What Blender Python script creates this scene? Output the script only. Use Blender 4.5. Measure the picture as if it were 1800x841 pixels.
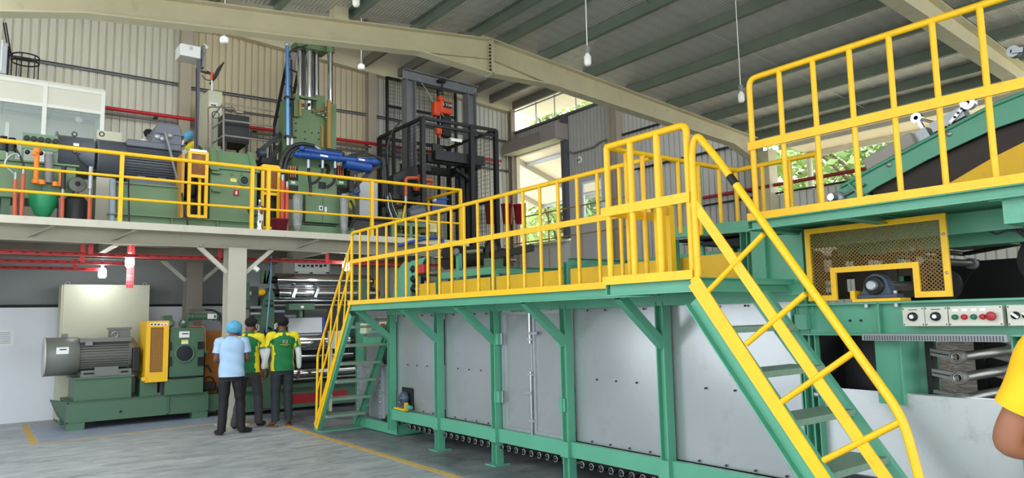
import bpy, math, random
from mathutils import Vector as V, Matrix, Quaternion
random.seed(7)
for _o in list(bpy.data.objects): bpy.data.objects.remove(_o)
SC = bpy.context.scene
COL = SC.collection
PI = math.pi

# ------------------------------------------------------------------ camera
FPX = 1253.0                       # focal length in pixels of the 1800x841 frame
CAM_H = 1.52
YAW, PITCH, ROLL = math.radians(37.4), math.radians(6.3), math.radians(1.25)
FWD = V((math.sin(YAW)*math.cos(PITCH), math.cos(YAW)*math.cos(PITCH), math.sin(PITCH)))
_rt = V((math.cos(YAW), -math.sin(YAW), 0)); _up = _rt.cross(FWD)
RT = _rt*math.cos(ROLL) - _up*math.sin(ROLL)
UP = _up*math.cos(ROLL) + _rt*math.sin(ROLL)
EYE = V((0, 0, CAM_H))
cam = bpy.data.cameras.new('camera'); camo = bpy.data.objects.new('camera', cam); COL.objects.link(camo)
cam.sensor_width = 36.0; cam.sensor_fit = 'HORIZONTAL'; cam.lens = 36.0*FPX/1800.0
cam.clip_start = 0.05; cam.clip_end = 400
camo.matrix_world = Matrix(((RT.x, UP.x, -FWD.x, EYE.x), (RT.y, UP.y, -FWD.y, EYE.y), (RT.z, UP.z, -FWD.z, EYE.z), (0, 0, 0, 1)))
SC.camera = camo

# ------------------------------------------------------------------ sky, daylight, exposure
world = bpy.data.worlds.new('sky'); SC.world = world; world.use_nodes = True
wn = world.node_tree; wn.nodes.clear()
w_out = wn.nodes.new('ShaderNodeOutputWorld'); w_bg = wn.nodes.new('ShaderNodeBackground')
w_bg.inputs['Color'].default_value = (0.86, 0.94, 1.0, 1)      # bright overcast sky
w_bg.inputs['Strength'].default_value = 4.6
wn.links.new(w_bg.outputs[0], w_out.inputs[0])
SC.view_settings.view_transform = 'Standard'; SC.view_settings.look = 'None'
SC.view_settings.gamma = 1.0; SC.view_settings.use_curve_mapping = False
SC.view_settings.exposure = -0.36

def portal(name, loc, direction, sx, sy):
    # sampling aid only: an opening of the hall through which daylight comes
    l = bpy.data.lights.new(name, 'AREA'); l.shape = 'RECTANGLE'; l.size = sx; l.size_y = sy
    l.cycles.is_portal = True
    o = bpy.data.objects.new(name, l); COL.objects.link(o); o.location = loc
    o.rotation_euler = V(direction).to_track_quat('-Z', 'Z').to_euler()
portal('daylight_portal_behind', (1.0, -5.0, 2.2), (0, 1, 0), 18, 4.4)
portal('daylight_portal_beside', (-8.0, 4.5, 2.2), (1, 0, 0), 19, 4.4)
portal('daylight_portal_eaves', (10.9, 2.5, 3.95), (-1, 0, 0), 8.6, 0.75)
portal('daylight_portal_hatch', (10.9, 13.1, 4.3), (-1, 0, 0), 1.8, 2.6)
portal('daylight_portal_strip', (10.9, 12.4, 6.5), (-1, 0, 0), 3.0, 0.6)

portal('daylight_portal_tall_front', (3.9, 7.15, 6.2), (0, 1, 0), 14, 1.9)
portal('daylight_portal_tall_left', (-3.0, 10.8, 5.9), (1, 0, 0), 7.2, 2.4)

# ------------------------------------------------------------------ materials
def lin(c):
    c = c/255.0
    return c/12.92 if c <= 0.04045 else ((c+0.055)/1.055)**2.4
MATS = {}
def mat(name, rgb, rough=0.5, metal=0.0, var=0.08, scale=2.5, bump=0.0, bscale=40.0, stretch=None, dirt=None, dirt_amt=0.0, coat=0.0, trans=0.0, alpha=1.0, ior=1.45):
    if name in MATS: return MATS[name]
    m = bpy.data.materials.new(name); m.use_nodes = True; nt = m.node_tree; N = nt.nodes; L = nt.links
    b = N['Principled BSDF']; col = [lin(c) for c in rgb]
    tc = N.new('ShaderNodeTexCoord'); src = tc.outputs['Object']
    if stretch:
        mp = N.new('ShaderNodeMapping'); mp.inputs['Scale'].default_value = stretch; L.new(src, mp.inputs[0]); src = mp.outputs[0]
    base = None
    if var > 0:
        nz = N.new('ShaderNodeTexNoise'); nz.inputs['Scale'].default_value = scale; nz.inputs['Detail'].default_value = 6; nz.inputs['Roughness'].default_value = 0.62
        L.new(src, nz.inputs['Vector'])
        cr = N.new('ShaderNodeValToRGB'); e = cr.color_ramp.elements
        e[0].position = 0.3; e[1].position = 0.72
        e[0].color = [max(0, c*(1-var)) for c in col]+[1]; e[1].color = [min(1, c*(1+var)) for c in col]+[1]
        L.new(nz.outputs[0], cr.inputs[0]); base = cr.outputs[0]
        if dirt:
            n2 = N.new('ShaderNodeTexNoise'); n2.inputs['Scale'].default_value = scale*2.3; n2.inputs['Detail'].default_value = 9; n2.inputs['Roughness'].default_value = 0.7
            L.new(src, n2.inputs['Vector'])
            c2 = N.new('ShaderNodeValToRGB'); c2.color_ramp.elements[0].position = 0.56; c2.color_ramp.elements[1].position = 0.74
            c2.color_ramp.elements[0].color = (0, 0, 0, 1); c2.color_ramp.elements[1].color = (dirt_amt,)*3+(1,)
            L.new(n2.outputs[0], c2.inputs[0])
            mx = N.new('ShaderNodeMix'); mx.data_type = 'RGBA'; L.new(c2.outputs[0], mx.inputs[0]); L.new(base, mx.inputs[6])
            mx.inputs[7].default_value = [lin(c) for c in dirt]+[1]; base = mx.outputs[2]
        L.new(base, b.inputs['Base Color'])
    else:
        b.inputs['Base Color'].default_value = col+[1]
    b.inputs['Roughness'].default_value = rough; b.inputs['Metallic'].default_value = metal
    if coat: b.inputs['Coat Weight'].default_value = coat
    if trans: b.inputs['Transmission Weight'].default_value = trans; b.inputs['IOR'].default_value = ior
    if alpha < 1: b.inputs['Alpha'].default_value = alpha
    if bump > 0:
        bn = N.new('ShaderNodeTexNoise'); bn.inputs['Scale'].default_value = bscale; bn.inputs['Detail'].default_value = 4; L.new(src, bn.inputs['Vector'])
        bp = N.new('ShaderNodeBump'); bp.inputs['Strength'].default_value = bump; bp.inputs['Distance'].default_value = 0.02
        L.new(bn.outputs[0], bp.inputs['Height']); L.new(bp.outputs[0], b.inputs['Normal'])
    MATS[name] = m; return m
def emis(name, rgb, strength):
    if name in MATS: return MATS[name]
    m = bpy.data.materials.new(name); m.use_nodes = True; b = m.node_tree.nodes['Principled BSDF']
    b.inputs['Base Color'].default_value = [lin(c) for c in rgb]+[1]
    b.inputs['Emission Color'].default_value = [lin(c) for c in rgb]+[1]; b.inputs['Emission Strength'].default_value = strength
    MATS[name] = m; return m

YEL = mat('yellow_paint', (246, 190, 14), 0.42, var=0.06, scale=6, dirt=(150, 100, 30), dirt_amt=0.35)
YELP = mat('yellow_panel', (240, 186, 30), 0.55, var=0.07, scale=1.6, dirt=(170, 120, 30), dirt_amt=0.35)
YELL = mat('yellow_line', (205, 165, 82), 0.7, var=0.12, scale=5, dirt=(140, 140, 130), dirt_amt=0.6)
GRN = mat('mint_green_paint', (88, 160, 130), 0.36, var=0.08, scale=2.2, dirt=(58, 116, 92), dirt_amt=0.35)
GRND = mat('dark_green_paint', (74, 106, 82), 0.45, var=0.07, scale=2.0)
GRNM = mat('sage_green_paint', (106, 134, 98), 0.45, var=0.07, scale=2.0)
GRNP = mat('press_green_paint', (88, 112, 70), 0.5, var=0.10, scale=3.0, dirt=(120, 105, 60), dirt_amt=0.4)
GRNU = mat('purlin_green_grey', (108, 118, 104), 0.5, metal=0.0, var=0.12, scale=3)
GREYM = mat('motor_grey_paint', (112, 114, 108), 0.42, var=0.05)
BLUM = mat('slate_motor_paint', (92, 96, 106), 0.38, var=0.06)
CREAM = mat('cream_panel', (205, 203, 176), 0.5, var=0.03)
CREAMB = mat('cream_beam', (208, 198, 166), 0.55, var=0.07, scale=2.5, dirt=(150, 130, 95), dirt_amt=0.35)
TAUPE = mat('taupe_steel', (150, 138, 122), 0.6, var=0.06)
BEIGE = mat('mezzanine_beige', (178, 172, 154), 0.6, var=0.06, dirt=(130, 120, 100), dirt_amt=0.3)
COLM = mat('column_beige', (190, 184, 168), 0.6, var=0.05)
WHITEP = mat('white_wall_paint', (226, 230, 236), 0.7, var=0.025, scale=1.2)
GREYW = mat('grey_cement', (140, 143, 143), 0.85, var=0.10, scale=1.5, bump=0.15)
GREYPAN = mat('grey_panel', (176, 172, 172), 0.6, var=0.03)
BLACK = mat('black_paint', (19, 19, 20), 0.5, var=0.15)
BLACKR = mat('black_rubber', (15, 15, 16), 0.65, var=0.1)
DARKIN = mat('dark_brown_shadow', (62, 52, 48), 0.7, var=0.12)  # shade inside the conveyor, put into the colour
STEEL = mat('steel_tube', (150, 146, 140), 0.35, metal=0.85, var=0.1, scale=8)
CHROME = mat('polished_chrome', (200, 202, 205), 0.09, metal=1.0, var=0.02)
ZINC = mat('galvanised', (172, 176, 180), 0.42, metal=0.6, var=0.1, scale=6)
GREYST = mat('grey_primer_steel', (128, 128, 130), 0.55, metal=0.2, var=0.12, scale=4)
RED = mat('red_paint', (196, 44, 44), 0.45, var=0.06)
REDB = mat('red_plastic', (168, 30, 40), 0.4, var=0.06)
ORNG = mat('orange_pipe_paint', (238, 132, 32), 0.45, var=0.05)
RUST = mat('rust_red_pipe', (196, 92, 58), 0.5, var=0.07)
HOIST = mat('hoist_orange', (226, 78, 34), 0.4, var=0.05)
BLUE = mat('blue_paint', (32, 72, 142), 0.4, var=0.08)
DBLUE = mat('dark_blue_casting', (58, 70, 88), 0.45, var=0.1)
WHITE = mat('white_plastic', (228, 228, 224), 0.45, var=0.02)
LABEL = mat('label_white', (235, 235, 232), 0.6, var=0.0)
INK = mat('label_ink', (40, 40, 44), 0.6, var=0.0)
GLASS = mat('window_glass', (225, 238, 235), 0.03, var=0.0, alpha=0.16)
CLEAR = mat('clear_plastic', (232, 236, 236), 0.12, var=0.0, alpha=0.28)
SMOKE = mat('smoke_acrylic', (150, 92, 40), 0.2, var=0.05, alpha=0.62)
PURP = mat('violet_pipe', (122, 88, 110), 0.5, var=0.08)
RUBHOSE = mat('hose_rubber', (34, 34, 36), 0.45, var=0.05)

# ------------------------------------------------------------------ mesh building
class MB:
    def __init__(s): s.v = []; s.f = []; s.s = []
    def add(s, vs, fs, smooth=False):
        o = len(s.v); s.v += [V(p) for p in vs]
        for f in fs: s.f.append([i+o for i in f]); s.s.append(smooth)
        return s
    def box(s, a, b):
        x0, x1 = sorted((a[0], b[0])); y0, y1 = sorted((a[1], b[1])); z0, z1 = sorted((a[2], b[2]))
        return s.add([(x0,y0,z0),(x1,y0,z0),(x1,y1,z0),(x0,y1,z0),(x0,y0,z1),(x1,y0,z1),(x1,y1,z1),(x0,y1,z1)],
                     [(0,3,2,1),(4,5,6,7),(0,1,5,4),(1,2,6,5),(2,3,7,6),(3,0,4,7)])
    def cbox(s, c, d): return s.box([c[i]-d[i]/2 for i in range(3)], [c[i]+d[i]/2 for i in range(3)])
    def prism(s, poly, vec):
        n = len(poly); vec = V(vec); P = [V(p) for p in poly]
        nrm = V((0,0,0))
        for i in range(n): nrm += (P[i]-P[0]).cross(P[(i+1) % n]-P[0])
        if nrm.dot(vec) > 0: P.reverse()
        return s.add(P+[p+vec for p in P], [list(range(n)), list(range(2*n-1, n-1, -1))]+[(i, i+n, (i+1) % n+n, (i+1) % n) for i in range(n)])
    def section(s, prof, p, q, up=(0,0,1)):
        # extrude a 2-D profile (side, up) from p to q
        p, q = V(p), V(q); d = (q-p).normalized(); up = V(up); side = d.cross(up).normalized(); u = side.cross(d).normalized()
        return s.prism([p+side*a+u*b for a, b in prof], q-p)
    def bar(s, p, q, w, h, up=(0,0,1)): return s.section([(-w/2,-h/2),(w/2,-h/2),(w/2,h/2),(-w/2,h/2)], p, q, up)
    def ibeam(s, p, q, w, h, t=0.008, tf=0.012, up=(0,0,1)):
        a, b = w/2, h/2
        return s.section([(-a,-b),(a,-b),(a,-b+tf),(t/2,-b+tf),(t/2,b-tf),(a,b-tf),(a,b),(-a,b),(-a,b-tf),(-t/2,b-tf),(-t/2,-b+tf),(-a,-b+tf)], p, q, up)
    def channel(s, p, q, w, h, t=0.008, up=(0,0,1), flip=1):
        a, b = w/2*flip, h/2; t2 = t*flip
        pr = [(-a,-b),(a,-b),(a,-b+t),(-a+t2,-b+t),(-a+t2,b-t),(a,b-t),(a,b),(-a,b)]
        return s.section(pr, p, q, up)
    def angle(s, p, q, w, h, t=0.006, up=(0,0,1), flip=1):
        return s.section([(0,0),(w*flip,0),(w*flip,t),(t*flip,t),(t*flip,h),(0,h)], p, q, up)
    def tube(s, p, q, r, n=10, r2=None, caps=True):
        p, q = V(p), V(q); r2 = r if r2 is None else r2; d = (q-p).normalized()
        a = d.orthogonal().normalized(); b = d.cross(a)
        vs = []
        for c, rr in ((p, r), (q, r2)):
            for i in range(n):
                t = 2*PI*i/n; vs.append(c+a*math.cos(t)*rr+b*math.sin(t)*rr)
        o = len(s.v); s.add(vs, [(i, (i+1) % n, n+(i+1) % n, n+i) for i in range(n)], True)
        if caps: s.add([v for v in vs], [list(range(n-1, -1, -1)), list(range(n, 2*n))])
        return s
    def pipe(s, pts, r, n=8, caps=True):
        P = [V(p) for p in pts]; m = len(P); T = []
        for i in range(m):
            d = (P[min(i+1, m-1)]-P[max(i-1, 0)]); T.append(d.normalized())
        a = T[0].orthogonal().normalized(); vs = []
        for i in range(m):
            if i: a = (a - T[i]*a.dot(T[i])).normalized()
            b = T[i].cross(a); k = 1.0
            if 0 < i < m-1:
                c = max(0.35, (P[i+1]-P[i]).normalized().dot(T[i])); k = 1/c if c > 0.7 else 1.2
            for j in range(n):
                t = 2*PI*j/n; vs.append(P[i]+(a*math.cos(t)+b*math.sin(t))*r*(k if k < 1.15 else 1.0))
        fs = [(i*n+j, i*n+(j+1) % n, (i+1)*n+(j+1) % n, (i+1)*n+j) for i in range(m-1) for j in range(n)]
        s.add(vs, fs, True)
        if caps: s.add(vs[:n]+vs[-n:], [list(range(n-1, -1, -1)), list(range(n, 2*n))])
        return s
    def lathe(s, c, axis, prof, n=24, smooth=True, a0=0, a1=2*PI, caps=True):
        # prof: list of (radius, offset along axis)
        c = V(c); d = V(axis).normalized(); a = d.orthogonal().normalized(); b = d.cross(a); m = len(prof); full = abs(a1-a0-2*PI) < 1e-6
        k = n if full else n+1; vs = []
        for r, t in prof:
            for i in range(k):
                u = a0+(a1-a0)*i/n; vs.append(c+d*t+(a*math.cos(u)+b*math.sin(u))*r)
        fs = [(i*k+j, i*k+(j+1) % k, (i+1)*k+(j+1) % k, (i+1)*k+j) for i in range(m-1) for j in range(n)]
        s.add(vs, fs, smooth)
        if full and caps:
            if prof[0][0] > 1e-5: s.add(vs[:k], [list(range(k-1, -1, -1))])
            if prof[-1][0] > 1e-5: s.add(vs[-k:], [list(range(k))])
        return s
    def torus(s, c, axis, R, r, n=20, m=8, a0=0, a1=2*PI):
        c = V(c); d = V(axis).normalized(); a = d.orthogonal().normalized(); b = d.cross(a)
        pts = [c+(a*math.cos(a0+(a1-a0)*i/n)+b*math.sin(a0+(a1-a0)*i/n))*R for i in range(n+1)]
        return s.pipe(pts, r, m, caps=abs(a1-a0-2*PI) > 1e-6)
    def sphere(s, c, r, n=12, m=8, sc=(1,1,1)):
        c = V(c); vs = [c+V((0,0,-r*sc[2]))]
        for i in range(1, m):
            t = -PI/2+PI*i/m
            for j in range(n):
                u = 2*PI*j/n; vs.append(c+V((math.cos(t)*math.cos(u)*r*sc[0], math.cos(t)*math.sin(u)*r*sc[1], math.sin(t)*r*sc[2])))
        vs.append(c+V((0,0,r*sc[2]))); L = len(vs)-1; fs = []
        for j in range(n): fs.append((0, 1+(j+1) % n, 1+j)); fs.append((L, L-n+j, L-n+(j+1) % n))
        for i in range(m-2):
            for j in range(n): fs.append((1+i*n+j, 1+i*n+(j+1) % n, 1+(i+1)*n+(j+1) % n, 1+(i+1)*n+j))
        return s.add(vs, fs, True)
    def build(s, name, material, parent=None, bevel=0, **kw): return mk(name, s, material, parent, bevel, **kw)

WO = {}                                    # world origin of every object
def mk(name, mb, material, parent=None, bevel=0, label=None, cat=None, group=None, kind=None):
    me = bpy.data.meshes.new(name)
    lo = V([min(v[i] for v in mb.v) for i in range(3)]); hi = V([max(v[i] for v in mb.v) for i in range(3)])
    c = (lo+hi)/2
    if parent is None: c.z = lo.z
    me.from_pydata([v-c for v in mb.v], [], mb.f); me.polygons.foreach_set('use_smooth', mb.s)
    me.materials.append(material); me.update()
    o = bpy.data.objects.new(name, me); COL.objects.link(o)
    if bevel:
        b = o.modifiers.new('edge', 'BEVEL'); b.width = bevel; b.segments = 2; b.limit_method = 'ANGLE'; b.angle_limit = 0.9
    if parent is not None: o.parent = parent; o.location = c-WO[parent]
    else: o.location = c
    WO[o] = c; tag(o, label, cat, group, kind)
    return o
def tag(o, label=None, cat=None, group=None, kind=None):
    if label: o['label'] = label
    if cat: o['category'] = cat
    if group: o['group'] = group
    if kind: o['kind'] = kind
    return o
def thing(name, label, cat, loc=(0,0,0), group=None, kind=None):
    o = bpy.data.objects.new(name, None); COL.objects.link(o); o.location = loc; o.empty_display_size = 0.1
    WO[o] = V(loc); return tag(o, label, cat, group, kind)
def dup(o, off, parent=None, label=None, group=None):
    c = o.copy(); COL.objects.link(c); off = V(off)
    if parent is None: c.location = o.location+off; WO[c] = WO[o]+off
    else:
        c.parent = parent; c.location = o.location+(off if parent is o.parent else V((0,0,0))); WO[c] = WO[o]+off
    if label: c['label'] = label
    if group: c['group'] = group
    for ch in list(o.children): dup_child(ch, c, off)
    return c
def dup_child(ch, par, off):
    d = ch.copy(); COL.objects.link(d); d.parent = par; WO[d] = WO[ch]+off
    for g in list(ch.children): dup_child(g, d, off)
def arc(c, a, b, r, t0, t1, n=6):
    c, a, b = V(c), V(a), V(b)
    return [c+a*math.cos(t0+(t1-t0)*i/n)*r+b*math.sin(t0+(t1-t0)*i/n)*r for i in range(n+1)]
def fillet(pts, r, n=5):
    # round the corners of a polyline
    P = [V(p) for p in pts]; out = [P[0]]
    for i in range(1, len(P)-1):
        a = (P[i-1]-P[i]); b = (P[i+1]-P[i]); k = min(r, a.length*0.49, b.length*0.49)
        p, q = P[i]+a.normalized()*k, P[i]+b.normalized()*k
        for j in range(n+1):
            t = j/n; out.append(p*(1-t)**2+P[i]*2*t*(1-t)+q*t*t)
    return out+[P[-1]]
def text3(s, name, loc, size, right, up, material, parent, depth=0.0015, **kw):
    # raised lettering as a mesh
    cu = bpy.data.curves.new(name, 'FONT'); cu.body = s; cu.size = size; cu.extrude = depth; cu.resolution_u = 2; cu.align_x = 'CENTER'; cu.align_y = 'CENTER'
    o = bpy.data.objects.new('tmp_text', cu); COL.objects.link(o)
    dg = bpy.context.evaluated_depsgraph_get(); me = bpy.data.meshes.new_from_object(o.evaluated_get(dg))
    bpy.data.objects.remove(o); bpy.data.curves.remove(cu)
    right, up = V(right).normalized(), V(up).normalized(); n = right.cross(up); loc = V(loc)
    M = Matrix(((right.x, up.x, n.x, 0), (right.y, up.y, n.y, 0), (right.z, up.z, n.z, 0), (0,0,0,1)))
    me.transform(M); me.materials.clear(); me.materials.append(material)
    t = bpy.data.objects.new(name, me); COL.objects.link(t)
    if parent is not None: t.parent = parent; t.location = loc-WO[parent]
    else: t.location = loc
    WO[t] = loc; return tag(t, **kw)
def at(px, py, X=None, Y=None, Z=None):
    # a point of the photograph on a wall, floor or machine plane
    d = FWD*FPX+RT*(px-900)-UP*(py-420.5)
    t = (X-EYE.x)/d.x if X is not None else (Y-EYE.y)/d.y if Y is not None else (Z-EYE.z)/d.z
    return EYE+d*t
# ================================================================== the hall
MZ = 2.95            # mezzanine floor level
YB = 14.30           # inner face of the corrugated back wall
XR = 10.95           # inner face of the right wall
YF = 7.10            # plane of the portal frame between the low and the tall bay
YM = 11.0            # front edge of the mezzanine

def concrete():
    m = bpy.data.materials.new('floor_concrete'); m.use_nodes = True; nt = m.node_tree; N = nt.nodes; L = nt.links; b = N['Principled BSDF']
    tc = N.new('ShaderNodeTexCoord')
    def noise(scale, detail, sx=1, sy=1, rz=0, dist=0.0):
        mp = N.new('ShaderNodeMapping'); mp.inputs['Scale'].default_value = (sx, sy, 1); mp.inputs['Rotation'].default_value = (0, 0, rz); L.new(tc.outputs['Object'], mp.inputs[0])
        n = N.new('ShaderNodeTexNoise'); n.inputs['Scale'].default_value = scale; n.inputs['Detail'].default_value = detail; n.inputs['Roughness'].default_value = 0.65; n.inputs['Distortion'].default_value = dist
        L.new(mp.outputs[0], n.inputs['Vector']); return n.outputs[0]
    def ramp(x, stops):
        r = N.new('ShaderNodeValToRGB'); e = r.color_ramp.elements
        while len(e) < len(stops): e.new(0.5)
        for k, (p, c) in zip(e, stops): k.position = p; k.color = c
        L.new(x, r.inputs[0]); return r.outputs[0]
    def g(r, gg, bb): return (lin(r), lin(gg), lin(bb), 1)
    streak = ramp(noise(2.6, 10, 1.0, 3.2, 0.9, 0.8), [(0.28, g(128, 134, 138)), (0.45, g(164, 169, 171)), (0.60, g(186, 189, 189)), (0.78, g(206, 208, 206))])
    patch = ramp(noise(0.5, 4), [(0.36, (0, 0, 0, 1)), (0.66, (1, 1, 1, 1))])
    mx = N.new('ShaderNodeMix'); mx.data_type = 'RGBA'; mx.blend_type = 'MULTIPLY'; mx.inputs[0].default_value = 0.18
    L.new(streak, mx.inputs[6]); L.new(patch, mx.inputs[7])
    # oil and damp stains under the long machine
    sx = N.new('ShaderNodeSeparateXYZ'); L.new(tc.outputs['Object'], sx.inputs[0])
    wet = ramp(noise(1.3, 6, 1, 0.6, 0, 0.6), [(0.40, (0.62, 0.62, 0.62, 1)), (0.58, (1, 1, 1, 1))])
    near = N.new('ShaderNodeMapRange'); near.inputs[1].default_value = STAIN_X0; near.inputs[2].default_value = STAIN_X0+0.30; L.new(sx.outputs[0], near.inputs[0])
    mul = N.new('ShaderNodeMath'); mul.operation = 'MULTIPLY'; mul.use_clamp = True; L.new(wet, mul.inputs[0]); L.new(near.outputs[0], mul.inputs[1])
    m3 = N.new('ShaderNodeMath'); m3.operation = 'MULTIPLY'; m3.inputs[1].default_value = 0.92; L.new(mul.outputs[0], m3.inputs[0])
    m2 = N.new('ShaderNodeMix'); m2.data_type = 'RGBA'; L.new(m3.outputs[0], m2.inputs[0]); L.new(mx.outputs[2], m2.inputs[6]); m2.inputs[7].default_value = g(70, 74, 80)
    L.new(m2.outputs[2], b.inputs['Base Color'])
    rr = ramp(noise(3.0, 6), [(0.3, (0.34,)*3+(1,)), (0.7, (0.62,)*3+(1,))]); L.new(rr, b.inputs['Roughness'])
    bp = N.new('ShaderNodeBump'); bp.inputs['Strength'].default_value = 0.25; bp.inputs['Distance'].default_value = 0.01; L.new(noise(7, 8, 1, 2.5, 0.9), bp.inputs['Height']); L.new(bp.outputs[0], b.inputs['Normal'])
    return m
FX0, FX1, FY0, FY1 = -9.0, 11.2, -6.0, 14.6
STAIN_X0 = 3.75-(FX0+FX1)/2
MB().box((FX0, FY0, -0.15), (FX1, FY1, 0)).build('floor', concrete(), kind='structure', label='grey power-floated concrete factory floor', cat='floor')

# painted floor lines
def fline(pts, label, material=None, z=0.003):
    MB().prism([V((p[0], p[1], 0.0005)) for p in pts], (0, 0, z)).build('trim_floor_line', material or YELL, kind='structure', label=label, cat='floor line')
fline([(3.80, 10.7), (3.88, 10.7), (3.88, -1), (3.80, -1)], 'long yellow painted line on the floor beside the walkway machine')
_a, _b, _c, _d = at(38, 748, Z=0), at(48, 747, Z=0), at(67, 781, Z=0), at(53, 782.5, Z=0)
fline([_a, _b, _c, _d], 'short thick yellow painted mark at the floor corner near the motor')
fline([(_c.x, _c.y), (3.35, 11.72), (3.35, 11.76), (_c.x, _c.y+0.04)], 'thin yellow painted line in front of the green motor base')
fline([(_b.x, _b.y), (1.5, _b.y+0.05), (1.5, _b.y+0.09), (_b.x, _b.y+0.04)], 'faint yellow painted line along the white wall')
fline([(3.35, 11.72), (3.45, 11.72), (3.72, 11.3), (3.62, 11.3)], 'worn yellow painted stub by the feet of the man in blue')
fline([(_b.x+0.03, _b.y-0.05), (3.3, _b.y-0.05), (3.3, 11.78), (_c.x+0.02, _c.y+0.06)], 'blue-grey floor patch under the green motor base', mat('blue_grey_floor_tint', (148, 157, 174), 0.5, var=0.12, scale=3), 0.0015)  # thin blue-grey tint laid over the concrete

# ---- lower back wall under the mezzanine
MB().box((-6, 14.28, 0), (XR, 14.6, 1.86)).build('wall_back_lower', WHITEP, kind='structure', label='white painted lower back wall behind the machines', cat='wall')
MB().box((-6, 14.40, 1.86), (XR, 14.6, 2.86)).build('wall_back_middle', GREYW, kind='structure', label='bare grey cement wall band above the white wall', cat='wall')
MB().tube((-6, 14.30, 1.885), (7.2, 14.30, 1.885), 0.022, 8).build('trim_ledge_conduit', BLACK, kind='structure', label='black conduit on the ledge of the white wall', cat='conduit')
MB().box((4.15, 14.33, 1.9), (7.0, 14.40, 2.8)).build('wall_back_light_panel', mat('pale_grey_sheet', (205, 208, 212), 0.6, var=0.04), kind='structure', label='pale grey sheet on the back wall behind the rollers', cat='wall')

# ---- corrugated sheet, one panel per object
SHEET = mat('corrugated_sheet', (205, 199, 182), 0.42, metal=0.12, var=0.10, scale=1.2, stretch=(6, 6, 0.5))
SHEETW = mat('corrugated_sheet_pale', (206, 204, 192), 0.5, metal=0.0, var=0.05, scale=1.2, stretch=(6, 6, 0.5))
SHEETR = mat('corrugated_sheet_grey', (176, 173, 165), 0.5, metal=0.1, var=0.08, scale=1.2, stretch=(6, 6, 0.5))
PITCH_R = 0.128
def sheets(parent, origin, u, inward, u0, u1, z0, z1f, material, n_rib=6):
    # u: direction along the wall, inward: normal into the hall, z1f: height of the top at u
    u, inward, origin = V(u), V(inward), V(origin); w = PITCH_R*n_rib; k = max(1, round((u1-u0)/w)); w = (u1-u0)/k
    for i in range(k):
        mb = MB(); a = u0+i*w; p = w/n_rib; prof = []
        for r in range(n_rib):
            s = a+r*p; prof += [(s, 0), (s+0.74*p, 0), (s+0.79*p, -0.028), (s+0.95*p, -0.028)]
        prof.append((a+w, 0)); vs = []
        for s, d in prof:
            q = origin+u*s+inward*d; vs += [(q.x, q.y, z0), (q.x, q.y, z1f(s))]
        m = len(prof); mb.add(vs, [(2*j, 2*j+2, 2*j+3, 2*j+1) for j in range(m-1)])
        vb = [(V(q)-inward*0.035) for q in (vs[0], vs[-2], vs[-1], vs[1])]
        mb.add(vb, [(0, 1, 2, 3)])
        mb.build('corrugated_sheet', material, parent)
def tall_z(x): return 7.36-0.069*(abs(x-3.9)) - 0.0
wb = thing('wall_back', 'upper back wall of ribbed metal sheets above the mezzanine', 'wall', (3, YB, MZ), kind='structure')
sheets(wb, (0, YB, 0), (1, 0, 0), (0, -1, 0), -3.0, 3.05, MZ, lambda s: tall_z(s), SHEET)
sheets(wb, (0, YB, 0), (1, 0, 0), (0, -1, 0), 3.1, 6.95, MZ, lambda s: tall_z(s), mat('corrugated_sheet_tan', (206, 192, 160), 0.45, metal=0.1, var=0.07, scale=1.2, stretch=(6, 6, 0.5)))
sheets(wb, (0, YB, 0), (1, 0, 0), (0, -1, 0), 6.95, 10.95, 0.3, lambda s: tall_z(s), SHEETW)
def girt(p, q, s=0.06, m=None, label=None):
    MB().channel(p, q, s, s*0.9, 0.004).build('girt', m or GREYST, wb)
girt((-3, YB-0.03, 6.07), (3.0, YB-0.03, 6.07)); girt((3.15, YB-0.03, 6.04), (6.9, YB-0.03, 6.10)); girt((7.05, YB-0.03, 6.10), (10.9, YB-0.03, 6.0))
girt((3.6, YB-0.03, 5.72), (5.6, YB-0.03, 5.74), 0.04); girt((3.6, YB-0.03, 5.22), (6.9, YB-0.03, 5.24), 0.04); girt((7.05, YB-0.03, 5.22), (10.9, YB-0.03, 5.24), 0.05)
for i, x in enumerate((3.09, 6.97)):
    MB().ibeam((x, YB-0.10, MZ), (x, YB-0.10, tall_z(x)), 0.2, 0.16, up=(0, 1, 0)).build('trim_back_column', mat('brown_taupe_steel', (178, 164, 144), 0.6, var=0.06), kind='structure', label=('taupe steel wall column behind the white box on the pole', 'taupe steel wall column between the press and the black cage')[i], cat='column')
# gable beam at the top of the back wall
MB().prism([(x, YB-0.05, tall_z(x)-dz) for x, dz in ((-3, -0.12), (3.9, -0.12), (10.95, -0.12), (10.95, 0.13), (3.9, 0.13), (-3, 0.13))], (0, -0.16, 0)).build('trim_gable_beam', CREAMB, kind='structure', label='sloping cream gable beam along the top of the back wall', cat='beam')

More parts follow.
